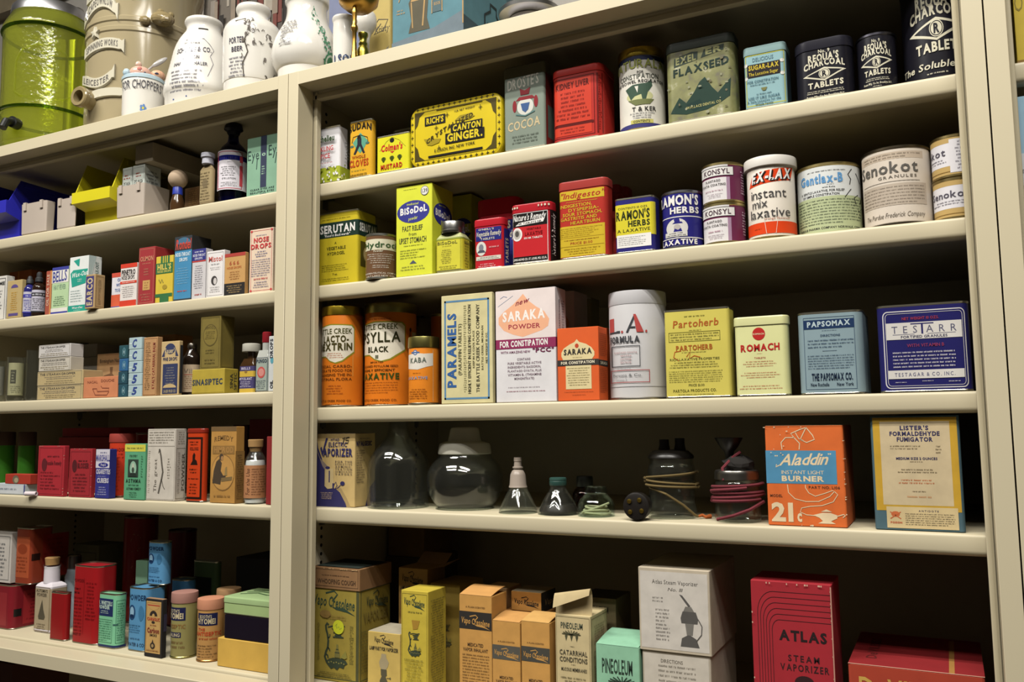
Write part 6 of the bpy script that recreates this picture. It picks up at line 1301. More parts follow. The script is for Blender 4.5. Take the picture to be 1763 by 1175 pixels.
for tt in (edgew, t):
    for i in range(5): s = random.random(); tt.p.ell(.99, s, .012, .008, '#b98a78', n=6); tt.p.ell(s, .992, .03, .005, '#b98a78', n=6)
t1 = box('flat_box', 'lower dark red carton lying at the back behind the remedy boxes', 'carton', 'L4', 99, 192, 753, '#8d1f22', ins=.085, D=.08); t2 = box('flat_box', 'upper dark red carton lying at the back atop its twin', 'carton', 'L4', 107, 205, 737, '#8d1f22', ins=.09, D=.08, z=t1.top+.0003)
t = box('cigarette_box', 'white and deep blue medicated cigarette box', 'box', 'L4', 164.5, 188, 774, '#2c2f80', D=.014, ins=.002); p = t.p; p.r4(0, .62, 1, 1, '#cdc9d2'); p.ln(.2, .9, .9, .96, 1, '#44467a'); p.t('MARSHALL', .02, .76, 1.0, .88, '#2c2f80', b=2); p.ell(.55, .68, .36, .05, '#2c2f80'); p.t("Prep'd", .38, .66, .72, .71, '#cdc9d2', b=1); p.t('CIGARETTES', .06, .5, 1.05, .59, '#cdc9d2', b=2); p.ln(.06, .43, .95, .47, 1, '#8a8cc0'); p.t('CUBEBS', .14, .32, .98, .41, '#cdc9d2', b=2); p.ln(.12, .06, .96, .25, 4, '#a5a6cc')
t = can('powder_canister', 'round orange-red powder canister with a faded lid behind the green asthma box', 'canister', 'L4', 187, 233, 747, '#b8371f', cap='#9c3a30', ch=.13, capcls='paper', rim='#8a6a5a', ins=.022); p = t.p; p.t('ASTHMADOR', .04, .72, .6, .77, '#7d2214', b=1); p.ln(.02, .6, .65, .7, 2, '#7d2214'); p.ln(.0, .1, .5, .55, 9, '#96301c')
can('powder_canister', 'dim red canister deep behind the green asthma box', 'canister', 'L4', 232, 262, 745, '#8a2622', ins=.09, rim='#6a5a52')
t = box('asthma_box', 'green asthma powder box with a yellow top band and bearded portrait', 'box', 'L4', 214, 249.5, 764.5, '#5aa077', D=.016, ins=.001); p = t.p; p.r4(0, .86, 1, .985, '#cfc94a'); p.ln(.06, .89, .95, .95, 1, '#6e6a2c'); p.t('FOR EVERY', .25, .76, .62, .8, '#24402f'); p.r4(.18, .4, .68, .72, '#2b3a30'); p.ell(.43, .56, .16, .13, '#8fb59c'); p.ell(.43, .585, .07, .07, '#b3bfa8'); p.ell(.43, .53, .06, .05, '#3a4a3c'); p.poly([(.24, .41), (.62, .41), (.54, .48), (.32, .48)], '#1f2c24'); p.t('ASTHMA', .1, .31, .82, .37, '#24402f', b=2, sp=.2); p.ln(.2, .24, .78, .29, 1, '#24402f'); p.t('ASTHMA REMEDY', .14, .18, .84, .22, '#24402f'); p.ln(.2, .04, .75, .15, 3, '#2f5a40'); p.ln(.8, .4, .92, .8, 9, '#3a6a4c')
t = box('powder_box', 'tall whitish box with a drawn twisted branch and scuffed edges', 'box', 'L4', 253, 301.5, 739, '#c9c1b4', uS=320, ins=.004, cls='card'); p = t.p; p.r4(.02, .755, .98, .762, '#8a8276'); p.ln(.06, .79, .94, .97, 5, '#8f877a', al='j'); p.st([(.44, .72), (.5, .62), (.54, .5), (.58, .4), (.54, .3), (.5, .22), (.44, .1)], .05, '#5a544a'); p.st([(.54, .3), (.6, .2), (.66, .16)], .02, '#5a544a'); p.st([(.44, .72), (.4, .66), (.48, .7)], .02, '#5a544a'); p.t('The great', .26, .12, .36, .58, '#6a6258', rot=1, b=0); p.ln(.72, .3, .86, .6, 8, '#8f877a'); p.ln(.05, .1, .14, .7, 22, '#a59c8e', lw=2); p.fr(.02, .02, .98, .99, '#9c9486', .006); p.on('side'); p.fr(.1, .03, .9, .73, '#8f877a', .03); p.t('POWDER', .6, .14, .85, .66, '#6a6258', rot=1); p.ln(.2, .1, .5, .68, 22, '#9c9486', lw=2); p.ln(.15, .78, .9, .97, 6, '#9c9486')
t = tin('asthma_tin', 'orange-red oblong asthma tin with black frame and seated figure', 'tin', 'L4', 319, 349, 738, '#c23f1c', lid='#8d2c1e', lh=.05, uS=361, r=.01, ins=.004); p = t.p; p.r4(.06, .04, .94, .88, '#2a1a14'); p.r4(.12, .07, .86, .85, '#c8431e'); p.r4(.18, .48, .8, .74, '#c8431e'); p.ln(.22, .76, .76, .83, 2, '#3a1c12'); p.t('KELLOGG', .26, .7, .74, .74, '#2a1a14', b=2); p.poly([(.3, .5), (.72, .5), (.66, .56), (.56, .58), (.58, .64), (.5, .67), (.42, .63), (.42, .56)], '#2a1a14'); p.ln(.2, .38, .8, .46, 2, '#3a1c12'); p.ln(.2, .3, .8, .33, 1, '#2a1a14'); p.ln(.24, .1, .76, .26, 4, '#5d2414')
t = box('cone_box', 'tan asthma box with an engraved man bent over a table in an oval', 'box', 'L4', 362.5, 406, 735, '#b3843f', uS=420, ins=.004, cls='card', top='#4a3a24'); p = t.p; p.r4(0, .94, 1, 1, '#6e5430'); p.t('REMEDY', .14, .8, .88, .86, '#77562a', b=1, arch=.4); p.r4(.08, .64, .94, .75, '#8f6a34'); p.t('HIMROD', .14, .66, .9, .73, '#a57a40', b=2); p.ell(.5, .4, .46, .24, '#8a6432'); p.ell(.5, .4, .44, .225, '#bb8c48'); p.poly([(.1, .26), (.14, .42), (.24, .54), (.36, .58), (.46, .52), (.42, .42), (.52, .36), (.62, .36), (.62, .31), (.44, .3), (.42, .24)], '#443626'); p.ell(.44, .6, .08, .045, '#443626'); p.ell(.47, .585, .05, .03, '#a57a4a'); p.poly([(.45, .33), (.88, .35), (.86, .3), (.45, .28)], '#77603a'); p.poly([(.58, .36), (.68, .36), (.66, .48), (.6, .46)], '#8f7748'); p.ln(.15, .07, .85, .12, 1, '#8a6432'); p.on('side'); p.r4(0, 0, 1, .68, '#8f6a34'); p.ln(.1, .05, .9, .64, 20, '#6e5028', lw=1.5)
t, q = vessel('powder_bottle', 'clear corked bottle of white powder with a brown paper label', 'L4', 439, 863, 19, smooth([(863, 18), (861, 19), (800, 19), (793, 18.5), (786, 15.5), (779, 11.5), (773, 11)], 3)+[(771, 12.5), (769, 12)], .004, wall=.0013)
_rev(t.part('contents'), [(.0018, q.k*17), (.004, q.k*17.2), (q.zz(800), q.k*17.2), (q.zz(793), q.k*15.8)], M('#e6e2e4', 'paper'), 9, (True, True))
_rev(t.part('cork'), [(q.zz(778), q.k*9), (q.zz(770), q.k*11), (q.zz(769.5), q.k*13), (q.zz(758), q.k*13.5), (q.zz(757), q.k*12.5)], M('#a5804f', 'cork'), 8, (True, True))
lb = t.part('label'); R = q.k*19+.0003; zb, zt = q.zz(857), q.zz(801); _rev(lb, [(zb, R), (zt, R)], M('#b07a50', 'paper'), 10, (False, False)); p = Pr(lb, 2*R, 2*R, R, zt-zb, 'paper', rnd=True, z0=zb); p.t('For the Use', .1, .1, .26, .9, '#5a3420', rot=1, b=0, sh=.1); p.ln(.34, .08, .95, .92, 11, '#774a2c', al='j')
t = box('red_box', 'plain red box squeezed against the cabinet post beside the corked bottle', 'box', 'L4', 458.5, 472, 752, '#8a2322', D=.05, ins=.008)
for u0, u1, v, lb in ((400, 425, 732, 'tall dim brown carton deep behind the corked bottle'), (428, 466, 722, 'dim dark red carton deep behind the corked bottle')):
    box('carton', lb, 'carton', 'L4', u0, u1, v, '#4a2a20' if u0 == 400 else '#6a1f20', D=.05, ins=.12)

# ------------------------------------------------------------------ bottom shelf: powders and tins
def sealtin(name, label, uL, uR, vT, col, uS, ins, **k):
    return tin(name, label, 'tin', 'L5', uL, uR, vT, col, uS=uS, ins=ins, **k)
ta = sealtin('powder_tin', 'dark red oblong tin with silver top carrying the rust-coloured tin', -60, 20, 1004, '#7d1f28', 74, .028, r=.012); p = ta.p; p.r4(.2, .08, .9, .82, '#8d2a30'); p.r4(1.0, .28, 1.1, .45, K); p.r4(1.12, .08, 1.9, .84, '#9c2c30'); p.ln(1.16, .14, 1.85, .78, 8, '#6a181e')
tb = sealtin('powder_tin', 'rust-brown oblong tin with an orange panel standing on the dark red tin', 25, 52, 909, '#8a3a26', 92, .04, r=.008, z=ta.top+.0006); p = tb.p; p.r4(.05, .12, .92, .84, '#a85232'); p.ell(.5, .62, .3, .09, '#8a3c22'); p.ln(.15, .2, .85, .5, 5, '#8a3c22'); p.r4(1.0, .42, 1.35, .54, '#2a1612'); p.r4(1.45, .08, 2.6, .86, '#8d2c22'); p.ln(1.5, .14, 2.5, .8, 8, '#742018')
t = box('remedy_box', 'white labelled box standing on the dark red tin beside the rust-brown tin', 'box', 'L5', -26, 19, 916, '#c2bcb4', D=.03, ins=.036, z=ta.top+.0006); p = t.p; p.fr(.08, .06, .94, .92, '#555', .012); p.ln(.2, .12, .85, .8, 9, '#777')
# cork bottle
def d3(p): p.fr(.05, .03, .95, .97, '#7d6a4c', .02); p.t("AUTUMN'S", .14, .86, .82, .92, '#4a3f30'); p.t('POWDER', .2, .77, .78, .84, '#4a3f30', b=1); p.poly([(.3, .34), (.46, .62), (.52, .7), (.6, .5), (.72, .34), (.66, .28), (.34, .28)], '#4f4838'); p.ln(.2, .06, .8, .2, 3, '#6a5a44')
q = spot('L5', 58, 86, 1009, .04, D=.035); t = Thing('powder_bottle', 'square clear bottle of white powder with a cork and tan engraved label', 'bottle', (q.x, q.y, q.z)); zn = at(96, 972, q.y)[1]-q.z; zk = at(96, 961, q.y)[1]-q.z
b = t.part('body'); b.loft(q.W, q.D, .005, [(0, .002), (.002, 0), (q.H*.98, 0), (q.H*1.02, .003), (q.H*1.06, .008)], M('#ded7dd', 'ceramic'), n=6); _rev(b, [(q.H*1.04, q.W*.30), (zn-.004, q.W*.29)], M('#ded7dd', 'ceramic'), 8, (True, True)); _rev(b, [(zn-.006, q.W*.30), (zn-.004, q.W*.34), (zn, q.W*.34)], GLASS, 8, (True, True))
_rev(t.part('cork'), [(zn-.001, q.W*.25), (zk, q.W*.28), (zk+.001, q.W*.24)], M('#a5804f', 'cork'), 8, (True, True)); l = t.part('label'); l.loft(q.W, q.D, .005, [(.006, -.0002), (q.H*.94, -.0002)], M('#a5967a', 'paper'), n=6, cap=(False, False)); d3(Pr(l, q.W+.0004, q.D+.0004, .005, q.H, 'paper'))
t, q = vessel('powder_bottle', 'small clear bottle with a ridged silver cap behind the cork bottle', 'L5', 124, 1060, 15, [(1060, 14), (1058, 15), (992, 15), (985, 12), (976, 11)], .088, mat=M('#a9b4bc', 'ceramic'), wall=0); _rev(t.part('cap'), [(q.zz(978), q.k*12), (q.zz(977), q.k*13.5), (q.zz(957), q.k*13), (q.zz(955), q.k*11)], M('#77736e', 'metal'), 8, (True, True))
t = sealtin('powder_tin', 'small plain deep red tin with a dull silver top', 85, 112, 1020, '#8d1a1c', 124, .014, r=.006)
t = tin('powder_tin', 'tall bright red oval powder tin with faint dark print and red-rimmed top', 'tin', 'L5', 121, 167, 974, '#9c1c20', uS=205, r=.014, ins=.016); p = t.p; p.t('POWDER', .1, .78, .5, .82, '#6a1216'); p.ln(.08, .62, .4, .72, 2, '#4a0e12'); p.ln(.1, .14, .5, .6, 10, '#7d1418'); p.r4(.5, .12, .51, .84, '#6a1216'); p.ln(.56, .3, .95, .8, 11, '#7d1418'); p.t('MARKET ST', .05, .1, .45, .13, '#4a0e12'); t.body.loft(t.q.W-.004, t.q.D-.004, t.q.D/2-.003, [(t.q.H-.0024, 0), (t.q.H-.0022, 0)], M('#a8202a', 'tin'), n=8)
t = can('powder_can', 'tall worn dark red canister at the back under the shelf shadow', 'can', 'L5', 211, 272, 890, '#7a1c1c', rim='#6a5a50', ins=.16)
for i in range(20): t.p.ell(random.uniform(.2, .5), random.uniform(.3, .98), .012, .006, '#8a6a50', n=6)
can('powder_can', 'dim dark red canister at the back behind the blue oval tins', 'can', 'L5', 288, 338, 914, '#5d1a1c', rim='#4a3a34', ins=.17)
t = box('carton', 'olive carton at the back between the red canister and silver-capped bottle', 'carton', 'L5', 125, 168, 938, '#55523a', uS=212, ins=.15, cls='card'); t.p.fr(.1, .1, .9, .9, '#3c3a28', .03)
t = box('powder_box', 'narrow pale green box with a navy panel between red tin and blue tin', 'box', 'L5', 232, 252, 966, '#7fa88a', D=.025, ins=.075); p = t.p; p.r4(0, .4, 1, .7, '#27306a'); p.t('Whetzel', .1, .5, .9, .6, '#b9c5c0'); p.poly([(.35, .3), (.65, .3), (.5, .12)], '#27306a')
G2 = '#7fc29a'
t = tin('powder_tin', 'mint green oblong powder tin with a navy label and silver top', 'tin', 'L5', 166, 201, 1022, G2, uS=221, r=.010, ins=.014); p = t.p; p.r4(.0, .58, .8, .9, '#24305c'); p.t('DR. WHETZELS', .02, .79, .76, .86, '#b9cfc2', b=2, tilt=-.2); p.t('POWDER', .1, .71, .64, .77, '#b9cfc2', b=2); p.ln(.15, .62, .66, .69, 2, '#b9cfc2'); p.r4(.82, .42, 1.0, .45, '#3a5a5a'); p.fr(.06, .1, .78, .52, '#3f7a5c', .012); p.ln(.1, .12, .74, .5, 9, '#3f7a5c', al='j'); p.r4(-.05, .02, 1.3, .06, '#24305c'); p.fr(.92, .1, 1.25, .88, '#3f7a5c', .012); p.ln(.96, .14, 1.2, .84, 16, '#3f7a5c', al='j')
BT = '#5a93bd'
def bluetin(label, uL, uR, vT, uS, ins, z=None, **k):
    t = tin('powder_tin', label, 'tin', 'L5', uL, uR, vT, BT, uS=uS, r=.012, ins=ins, z=z, group='blue oval powder tins'); p = t.p
    p.t('POWDER', .1, .8, .95, .88, '#1f3a5c', b=2); p.ell(.3, .6, .17, .12, '#24466e'); p.ell(.3, .61, .1, .08, '#8fb3cc'); p.poly([(.18, .52), (.42, .52), (.36, .57), (.24, .57)], '#1a3050'); p.ell(.75, .6, .12, .12, '#44789f'); p.ln(.06, .28, .8, .42, 4, '#2f5a80'); p.t('WATER & CO', .1, .08, .9, .13, '#1f3a5c', b=1); p.ln(.1, .17, .9, .22, 1, '#2f5a80'); return t
ta = bluetin('blue oval powder tin with a portrait, in the front row beside the carbolic box', 217, 251, 1012, 288, .020)
tb = bluetin('blue oval powder tin standing on top of another behind the mint tin', 251, 281, 933, 300, .045, z=ta.top+.0006)
t = tin('powder_tin', 'low blue tin half hidden behind the stacked blue tins', 'tin', 'L5', 290, 318, 998, '#4a7fae', D=.03, ins=.10, r=.012)
t = box('carbolic_box', 'narrow black and tan box with red and black ornate lettering', 'box', 'L5', 249.5, 279, 1032, '#1d1a19', uS=287, ins=.005, cls='card', top='#9c7a5a'); p = t.p; p.r4(.06, .07, .92, .96, '#c09a5c'); p.fr(.1, .1, .88, .93, '#8a5a34', .012); p.poly([(.12, .9), (.86, .9), (.76, .84), (.5, .81), (.22, .84)], '#a83a2a'); p.poly([(.14, .88), (.84, .88), (.72, .83), (.5, .8), (.26, .83)], '#c09a5c'); p.ell(.49, .71, .22, .09, '#2a1f1a', a0=0, a1=180); p.ell(.49, .7, .08, .05, '#c09a5c'); p.t('CARBOLIC', .14, .63, .86, .68, '#b03a2a', b=2); p.ell(.49, .6, .1, .02, '#2a1f1a'); p.ln(.25, .53, .76, .57, 1, '#8a3a2a'); p.t('Carbon', .16, .42, .84, .5, '#7d2a20', b=2); p.t('SMOKE', .3, .36, .72, .4, '#2a1f1a'); p.ell(.49, .2, .14, .055, '#2a1f1a'); p.poly([(.42, .22), (.56, .22), (.49, .31)], '#2a1f1a'); p.ell(.49, .2, .07, .03, '#a58a5c'); p.ln(.16, .1, .84, .14, 1, '#8a5a34'); p.on('side'); p.r4(.2, .45, .9, .75, '#2f2a40')
def hyo(p, off):
    p.r4(off, .58, off+.72, .78, '#23264a'); p.t("BOOTH'S", off+.06, .7, off+.5, .75, '#c5b896', b=1); p.t('HYOMEI', off+.02, .61, off+.64, .69, '#c5b896', b=2)
t = can('antiseptic_canister', 'olive cardboard canister with a dull pink lid and navy name panel', 'canister', 'L5', 294, 341, 1022, '#8a8352', cap='#a5786c', ch=.15, capcls='paper', rim='#8a8352', ins=.013); p = t.p; hyo(p, -.18); p.t('ANTISEPTIC', -.3, .46, .55, .52, '#8f6a3c', b=1); p.r4(.0, .32, .38, .4, '#23264a'); p.t('HEALING', -.14, .335, .34, .385, '#c5b896', b=1); p.ln(.0, .14, .6, .28, 2, '#77603c')
t = can('antiseptic_canister', 'tan cardboard canister with a salmon lid and black name panel', 'canister', 'L5', 339, 386, 1033, '#b0854f', cap='#c98a6a', ch=.16, capcls='paper', rim='#a57a4a', ins=.016); p = t.p; hyo(p, .04); p.t('THE', .06, .5, .3, .54, '#b84a2c', b=1); p.t('ANTISEPTIC', .0, .42, .9, .48, '#b84a2c', b=2); p.ln(.05, .34, .8, .4, 1, '#a8502c'); p.ln(.05, .06, .8, .28, 5, '#6e5030', al='l')
can('antiseptic_canister', 'third cardboard canister, only its tan lid showing behind the salmon-lidded one', 'canister', 'L5', 372, 415, 1016, '#a57f50', cap='#a58058', ch=.14, capcls='paper', rim='#a57f50', ins=.065)
t = tin('green_tin', 'dark green rectangular tin at the back behind the cardboard canisters', 'tin', 'L5', 330, 372, 966, '#55704f', uS=383, ins=.145, r=.008); t.p.r4(.05, .55, .8, .78, '#1d2420')
ta = box('yellow_box', 'plain yellow card box at the bottom of the stack by the post', 'box', 'L5', 374, 488, 1106, '#d2a94c', D=.08, ins=.012, r=.001)
tb = box('black_box', 'black lacquered box with purple sheen between the yellow and green boxes', 'box', 'L5', 386, 488, 1064, '#1a1420', D=.075, ins=.014, z=ta.top+.0004, cls='tin', r=.001)
t = tin('green_box', 'pale green metal box with lid on top of the black box', 'tin', 'L5', 385, 488, 1032, '#a5bd82', lid='#a9c48c', lh=.3, D=.075, r=.003, ins=.014, z=tb.top+.0004)
pt = Pr(t.lid, t.q.W, t.q.D, 0, t.q.H, 'tin'); pt.on('top'); pt.e = .0006
for i in range(3): pt.st([(.1, .3+.2*i), (.3, .5+.15*i), (.5, .4+.2*i), (.8, .55+.1*i)], .01, '#55704a')
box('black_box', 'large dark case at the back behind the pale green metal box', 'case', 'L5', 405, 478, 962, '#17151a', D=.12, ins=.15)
# below the bottom rail
q = spot('L5', -30, 14, 1140, .06, D=.12, z=low); t = Thing('carton', 'brown carton standing in the dark lower compartment', 'carton', (q.x, q.y, low+.0005)); t.part('body').loft(q.W, q.D, .001, [(0, .0005), (.0005, 0), (q.H-.0005, 0), (q.H, .0005)], M('#4a2416', 'card'), n=2)
# ------------------------------------------------------------------ on top of the cabinets
TGL = M('#dfe66a', 'glass'); thin_glass(TGL, lin('#f0f4a8'), .09, .35, lin('#e6ea80'))
t, q = vessel('drink_jar', 'large green pressed-glass jar with a silver lid and black spigot', 'T', 78, 262, 82, smooth([(262, 76), (258, 79), (238, 80), (222, 82), (212, 84), (205, 82), (140, 82), (80, 83), (70, 85), (62, 82), (52, 76), (44, 70)], 3), .03, 'jar', wall=.004, mat=TGL, n=14)
_rev(t.part('lid'), [(q.zz(45), q.k*69), (q.zz(44), q.k*72), (q.zz(30), q.k*70), (q.zz(26), q.k*66), (q.zz(24), q.k*50)], M('#c5c5c9', 'metal'), 14, (True, True))
for v in (74, 208):
    g = t.part('glass_ring', label='darker green moulded ring'); Rr = q.k*(83.5 if v < 100 else 84); g.tube([(Rr*math.cos(2*PI*i/48), Rr*math.sin(2*PI*i/48), q.zz(v)) for i in range(49)], .0035, M('#8fa838', 'glass'), 8, False)
sp = t.part('spigot'); R = q.k*82; zc = q.zz(238)
a = math.radians(-38); d = Vector((math.sin(a), -math.cos(a), 0))
sp.tube([tuple(d*(R-.004)+Vector((0, 0, zc))), tuple(d*(R+.012)+Vector((0, 0, zc)))], .011, M('#1b1d1a', 'plastic'), 14); sp.tube([tuple(d*(R+.012)+Vector((0, 0, zc))), tuple(d*(R+.026)+Vector((0, 0, zc-.004))), tuple(d*(R+.034)+Vector((0, 0, zc-.02)))], .007, M('#1b1d1a', 'plastic'), 12)
pan = t.part('pressed_panel', label='raised arched glass panel'); R = q.k*82+.001
pts = []
for x, z in ((-.75, .16), (-.75, .55), (-.6, .7), (-.3, .77), (.1, .77), (.35, .7), (.48, .55), (.48, .16), (.3, .1), (-.6, .1), (-.75, .16)):
    pts.append((R*math.sin(x), -R*math.cos(x), q.zz(205)+(q.zz(80)-q.zz(205))*z))
pan.tube(pts, .0016, TGL, 6, False)
t = Thing('metal_canister', 'small ridged silver canister lid behind the green jar', 'canister', (0, 0, 0)); qq = spot('T', 106, 141, 13, .28, rnd=True); t.loc = (qq.x, qq.y, qq.z); zz_ = qq.H
_rev(t.part('body'), [(0, qq.R*.8), (zz_*.8, qq.R*.8), (zz_*.86, qq.R), (zz_*.97, qq.R), (zz_, qq.R*.9)], M('#a5a3a0', 'metal'), 8, (True, True))
# stoneware crock
ST = M('#a59878', 'ceramic'); RL = '#cfc9b4'
t, q = vessel('stoneware_filter', 'tall tan stoneware water filter with raised cream scroll lettering', 'T', 243, 226, 100, [(226, 99), (190, 99.5), (96, 100), (94, 102), (88, 102), (86, 100), (80, 100), (78, 102), (72, 102), (70, 100), (20, 99.5), (10, 102), (-2, 106), (-8, 106), (-12, 101)], .05, 'crock', wall=.008, mat=ST, n=14)
R = q.k*100; t.body.angle = 25
p = Pr(t.body, 2*R, 2*R, R, 1.0, 'ceramic', rnd=True)
sc = t.part('scroll_relief', label='cream raised scroll bands'); rl = M(RL, 'ceramic')
def fzz(v): return q.zz(v)
def band(v0, v1, x0, x1, txt, bow):
    """a raised, bowed scroll; x in fractions of the visible width"""
    n = 14; zc, h = (fzz(v0)+fzz(v1))/2, fzz(v1)-fzz(v0); b0 = len(sc.v); e = .004
    P_ = lambda x, z, ee: ((R+ee)*math.sin(math.asin(max(-.99, min(.99, 2*x-1)))), -(R+ee)*math.cos(math.asin(max(-.99, min(.99, 2*x-1)))), z)
    rows = []
    for i in range(n+1):
        tt = i/n; x = x0+(x1-x0)*tt; zz2 = zc+bow*h*(1-(2*tt-1)**2); w = abs(h)/2*(1 if tt < .86 else 1.35 if tt > .93 else .8)
        k = len(sc.v); sc.v += [P_(x, zz2-w, 0), P_(x, zz2-w*.85, e), P_(x, zz2+w*.85, e), P_(x, zz2+w, 0)]; rows.append(k)
    for a, b in zip(rows, rows[1:]):
        for j in range(3): sc.face((a+j, b+j, b+j+1, a+j+1), rl)
    for k in (rows[0], rows[-1]): sc.face((k, k+1, k+2, k+3), rl)
    pr = Pr(sc, 2*R, 2*R, R, 1.0, 'ceramic', rnd=True); pr.e = e+.0004
    lay, tot = layout(txt, 1, .18); ps, fs = [], []
    for ox, (vs, ff, gw) in lay:
        k = len(ps)
        for x, y in vs:
            tt = .06+.78*(ox+x)/tot; xx = x0+(x1-x0)*tt; ps.append(P_(xx, zc+bow*h*(1-(2*tt-1)**2)+(y/CAPH-.5)*abs(h)*.5, pr.e))
        fs += [tuple(k+i for i in f) for f in ff]
    pr._add(ps, fs, '#6e6a66')
band(14, -6, .02, .42, 'IMPROVED AND', .35)
band(42, 23, .02, .38, 'SAND CHARCOAL', .2)
band(78, 55, .0, .28, 'G.CAPEOWNLOW', .9)
band(131, 112, .02, .34, 'SPINNING WORKS', .35)
band(170, 152, .01, .27, 'LEICESTER', -.9)
band(203, 188, .1, .36, '', .1)
star = []
for i in range(10):
    a = math.radians(90+36*i); rr = .014 if i % 2 == 0 else .006; star.append((rr*math.cos(a), rr*math.sin(a)))
k = len(sc.v); th0 = -.93; zc = fzz(95)
for e, s in ((.0, 1), (.005, .8)):
    for x, z in star: th = th0+x*s/R; sc.v.append(((R+e)*math.sin(th), -(R+e)*math.cos(th), zc+z*s))
for i in range(10): sc.face((k+i, k+(i+1) % 10, k+10+(i+1) % 10, k+10+i), rl)
sc.v.append(((R+.006)*math.sin(th0), -(R+.006)*math.cos(th0), zc)); c0 = len(sc.v)-1
for i in range(10): sc.face((k+10+i, k+10+(i+1) % 10, c0), rl)
hd = t.part('lion_handle', label='moulded animal head handle'); th = .22; hc = ((R+.006)*math.sin(th), -(R+.006)*math.cos(th), fzz(78)); tn = M('#94845f', 'ceramic')
hd.ball((hc[0]+.006, hc[1]-.006, hc[2]+.006), .021, .014, .014, tn, 14, 9); hd.ball((hc[0]+.012, hc[1]-.018, hc[2]), .010, .010, .008, tn, 10, 7); hd.ball((hc[0]-.024, hc[1]-.002, hc[2]), .010, .008, .008, tn, 10, 7); hd.ball((hc[0]+.002, hc[1]-.008, hc[2]+.018), .007, .006, .006, tn, 8, 6); hd.ball((hc[0]+.02, hc[1]-.006, hc[2]+.016), .006, .006, .006, tn, 8, 6)
sg = t.part('spigot_hole', label='stoneware tap boss'); th = -1.02; zc = fzz(203)
d = Vector((math.sin(th+.25), -math.cos(th+.25), 0)); s0 = Vector((R*math.sin(th), -R*math.cos(th), zc)); up = Vector((0, 0, 1)); sd = d.cross(up)
for (a0, r1, a1, r2) in ((-.01, .017, .016, .015), (.016, .015, .019, .019), (.019, .019, .027, .019), (.027, .019, .029, .017), (.029, .017, .0285, .0115), (.0285, .0115, .004, .0105)):
    k = len(sg.v); N = 24
    for aa, rr in ((a0, r1), (a1, r2)): sg.v += [tuple(s0+d*aa+rr*(math.cos(2*PI*i/N)*sd+math.sin(2*PI*i/N)*up)) for i in range(N)]
    for i in range(N): j = (i+1) % N; sg.face((k+i, k+N+i, k+N+j, k+j), tn)
k = len(sg.v); sg.v += [tuple(s0+d*.004+.0105*(math.cos(2*PI*i/24)*sd+math.sin(2*PI*i/24)*up)) for i in range(24)]; sg.face(tuple(range(k, k+24)), M('#4a4030', 'paper'))
WC = M('#e3dfd6', 'ceramic')
# denture cup
t, q = vessel('denture_cup', 'white lidded denture cup with a smiling pink face on its lid', 'T', 246, 206, 38, smooth([(206, 36), (200, 37), (160, 37), (150, 38), (146, 37)], 2), .012, 'cup', wall=.002, mat=WC)
R = q.k*37; p = Pr(t.body, 2*R, 2*R, R, q.zz(148), 'ceramic', rnd=True); p.e = .0012; p.t('"FOR CHOPPERS"', -.0, .72, .93, .93, '#4a4a52', b=0, arch=.12)
for i in range(5): a = math.radians(72*i); p.ell(.5+.05*math.cos(a), .24+.07*math.sin(a), .03, .04, '#6a8cc0', n=8)
p.ell(.5, .24, .025, .035, '#d8c850', n=8)
l = t.part('lid'); _rev(l, [(q.zz(147), q.k*35), (q.zz(146), q.k*39), (q.zz(141), q.k*39), (q.zz(138), q.k*35), (q.zz(136), q.k*20)], M('#b9cfd9', 'ceramic'), 10, (True, True))
f = t.part('face_figure', label='pink ceramic face and ears'); pk = M('#e0b3a0', 'ceramic'); k = q.k; z = q.zz
f.ball((-k*6, -k*6, z(131)), k*20, k*18, k*14, pk, 18, 12); f.ball((k*24, -k*4, z(130)), k*14, k*14, k*11, M('#d9a888', 'ceramic'), 14, 10); f.ball((-k*8, -k*20, z(128)), k*5, k*6, k*5, M('#d98a80', 'ceramic'), 10, 8); f.ball((-k*10, -k*8, z(116)), k*6, k*6, k*6, M('#e3c3b0', 'ceramic'), 10, 8)
f.ball((k*22, -k*17, z(130)), k*4, k*2.5, k*2, M('#3a3c55', 'ceramic'), 8, 6); f.ball((k*1, -k*22, z(133)), k*2.2, k*2, k*1.6, M('#3a3c55', 'ceramic'), 8, 6); f.ball((-k*30, -k*8, z(133)), k*7, k*8, k*8, M('#b9cfd9', 'ceramic'), 10, 8)
br = t.part('brush', label='grey translucent paddle of the figure'); br.ball((k*26, -k*10, z(108)), k*14, k*3, k*6, M('#b0aca8', 'ceramic'), 12, 8); br.v = [(x, y, zz2+(x-k*26)*.75) for x, y, zz2 in br.v]; br.tube([(k*14, -k*8, z(116)), (k*4, -k*8, z(126))], k*2, M('#b0aca8', 'ceramic'), 6)
def wjar(label, u, v0, hw, prof, ins):
    t, q = vessel('pharmacy_jar', label, 'T', u, v0, hw, smooth(prof, 3), ins, 'jar', wall=.0035, mat=WC, n=12); q.prof = prof
    pr = sorted([(q.zz(v), q.k*h) for v, h in smooth(prof, 3)])
    def zr(fz, H):
        zz2 = fz*H
        for (a, ra), (b, rb) in zip(pr, pr[1:]):
            if a <= zz2 <= b: return ra+(rb-ra)*(zz2-a)/(b-a+1e-9)
        return pr[-1][1] if zz2 > pr[-1][0] else pr[0][1]
    H = q.zz(prof[-1][0]); R = q.k*hw
    p = Pr(t.body, 2*R, 2*R, R, H, 'ceramic', rnd=True); p.zf = lambda fz: zr(fz, H); p.e = .0006
    return t, q, p
BK = '#55535e'
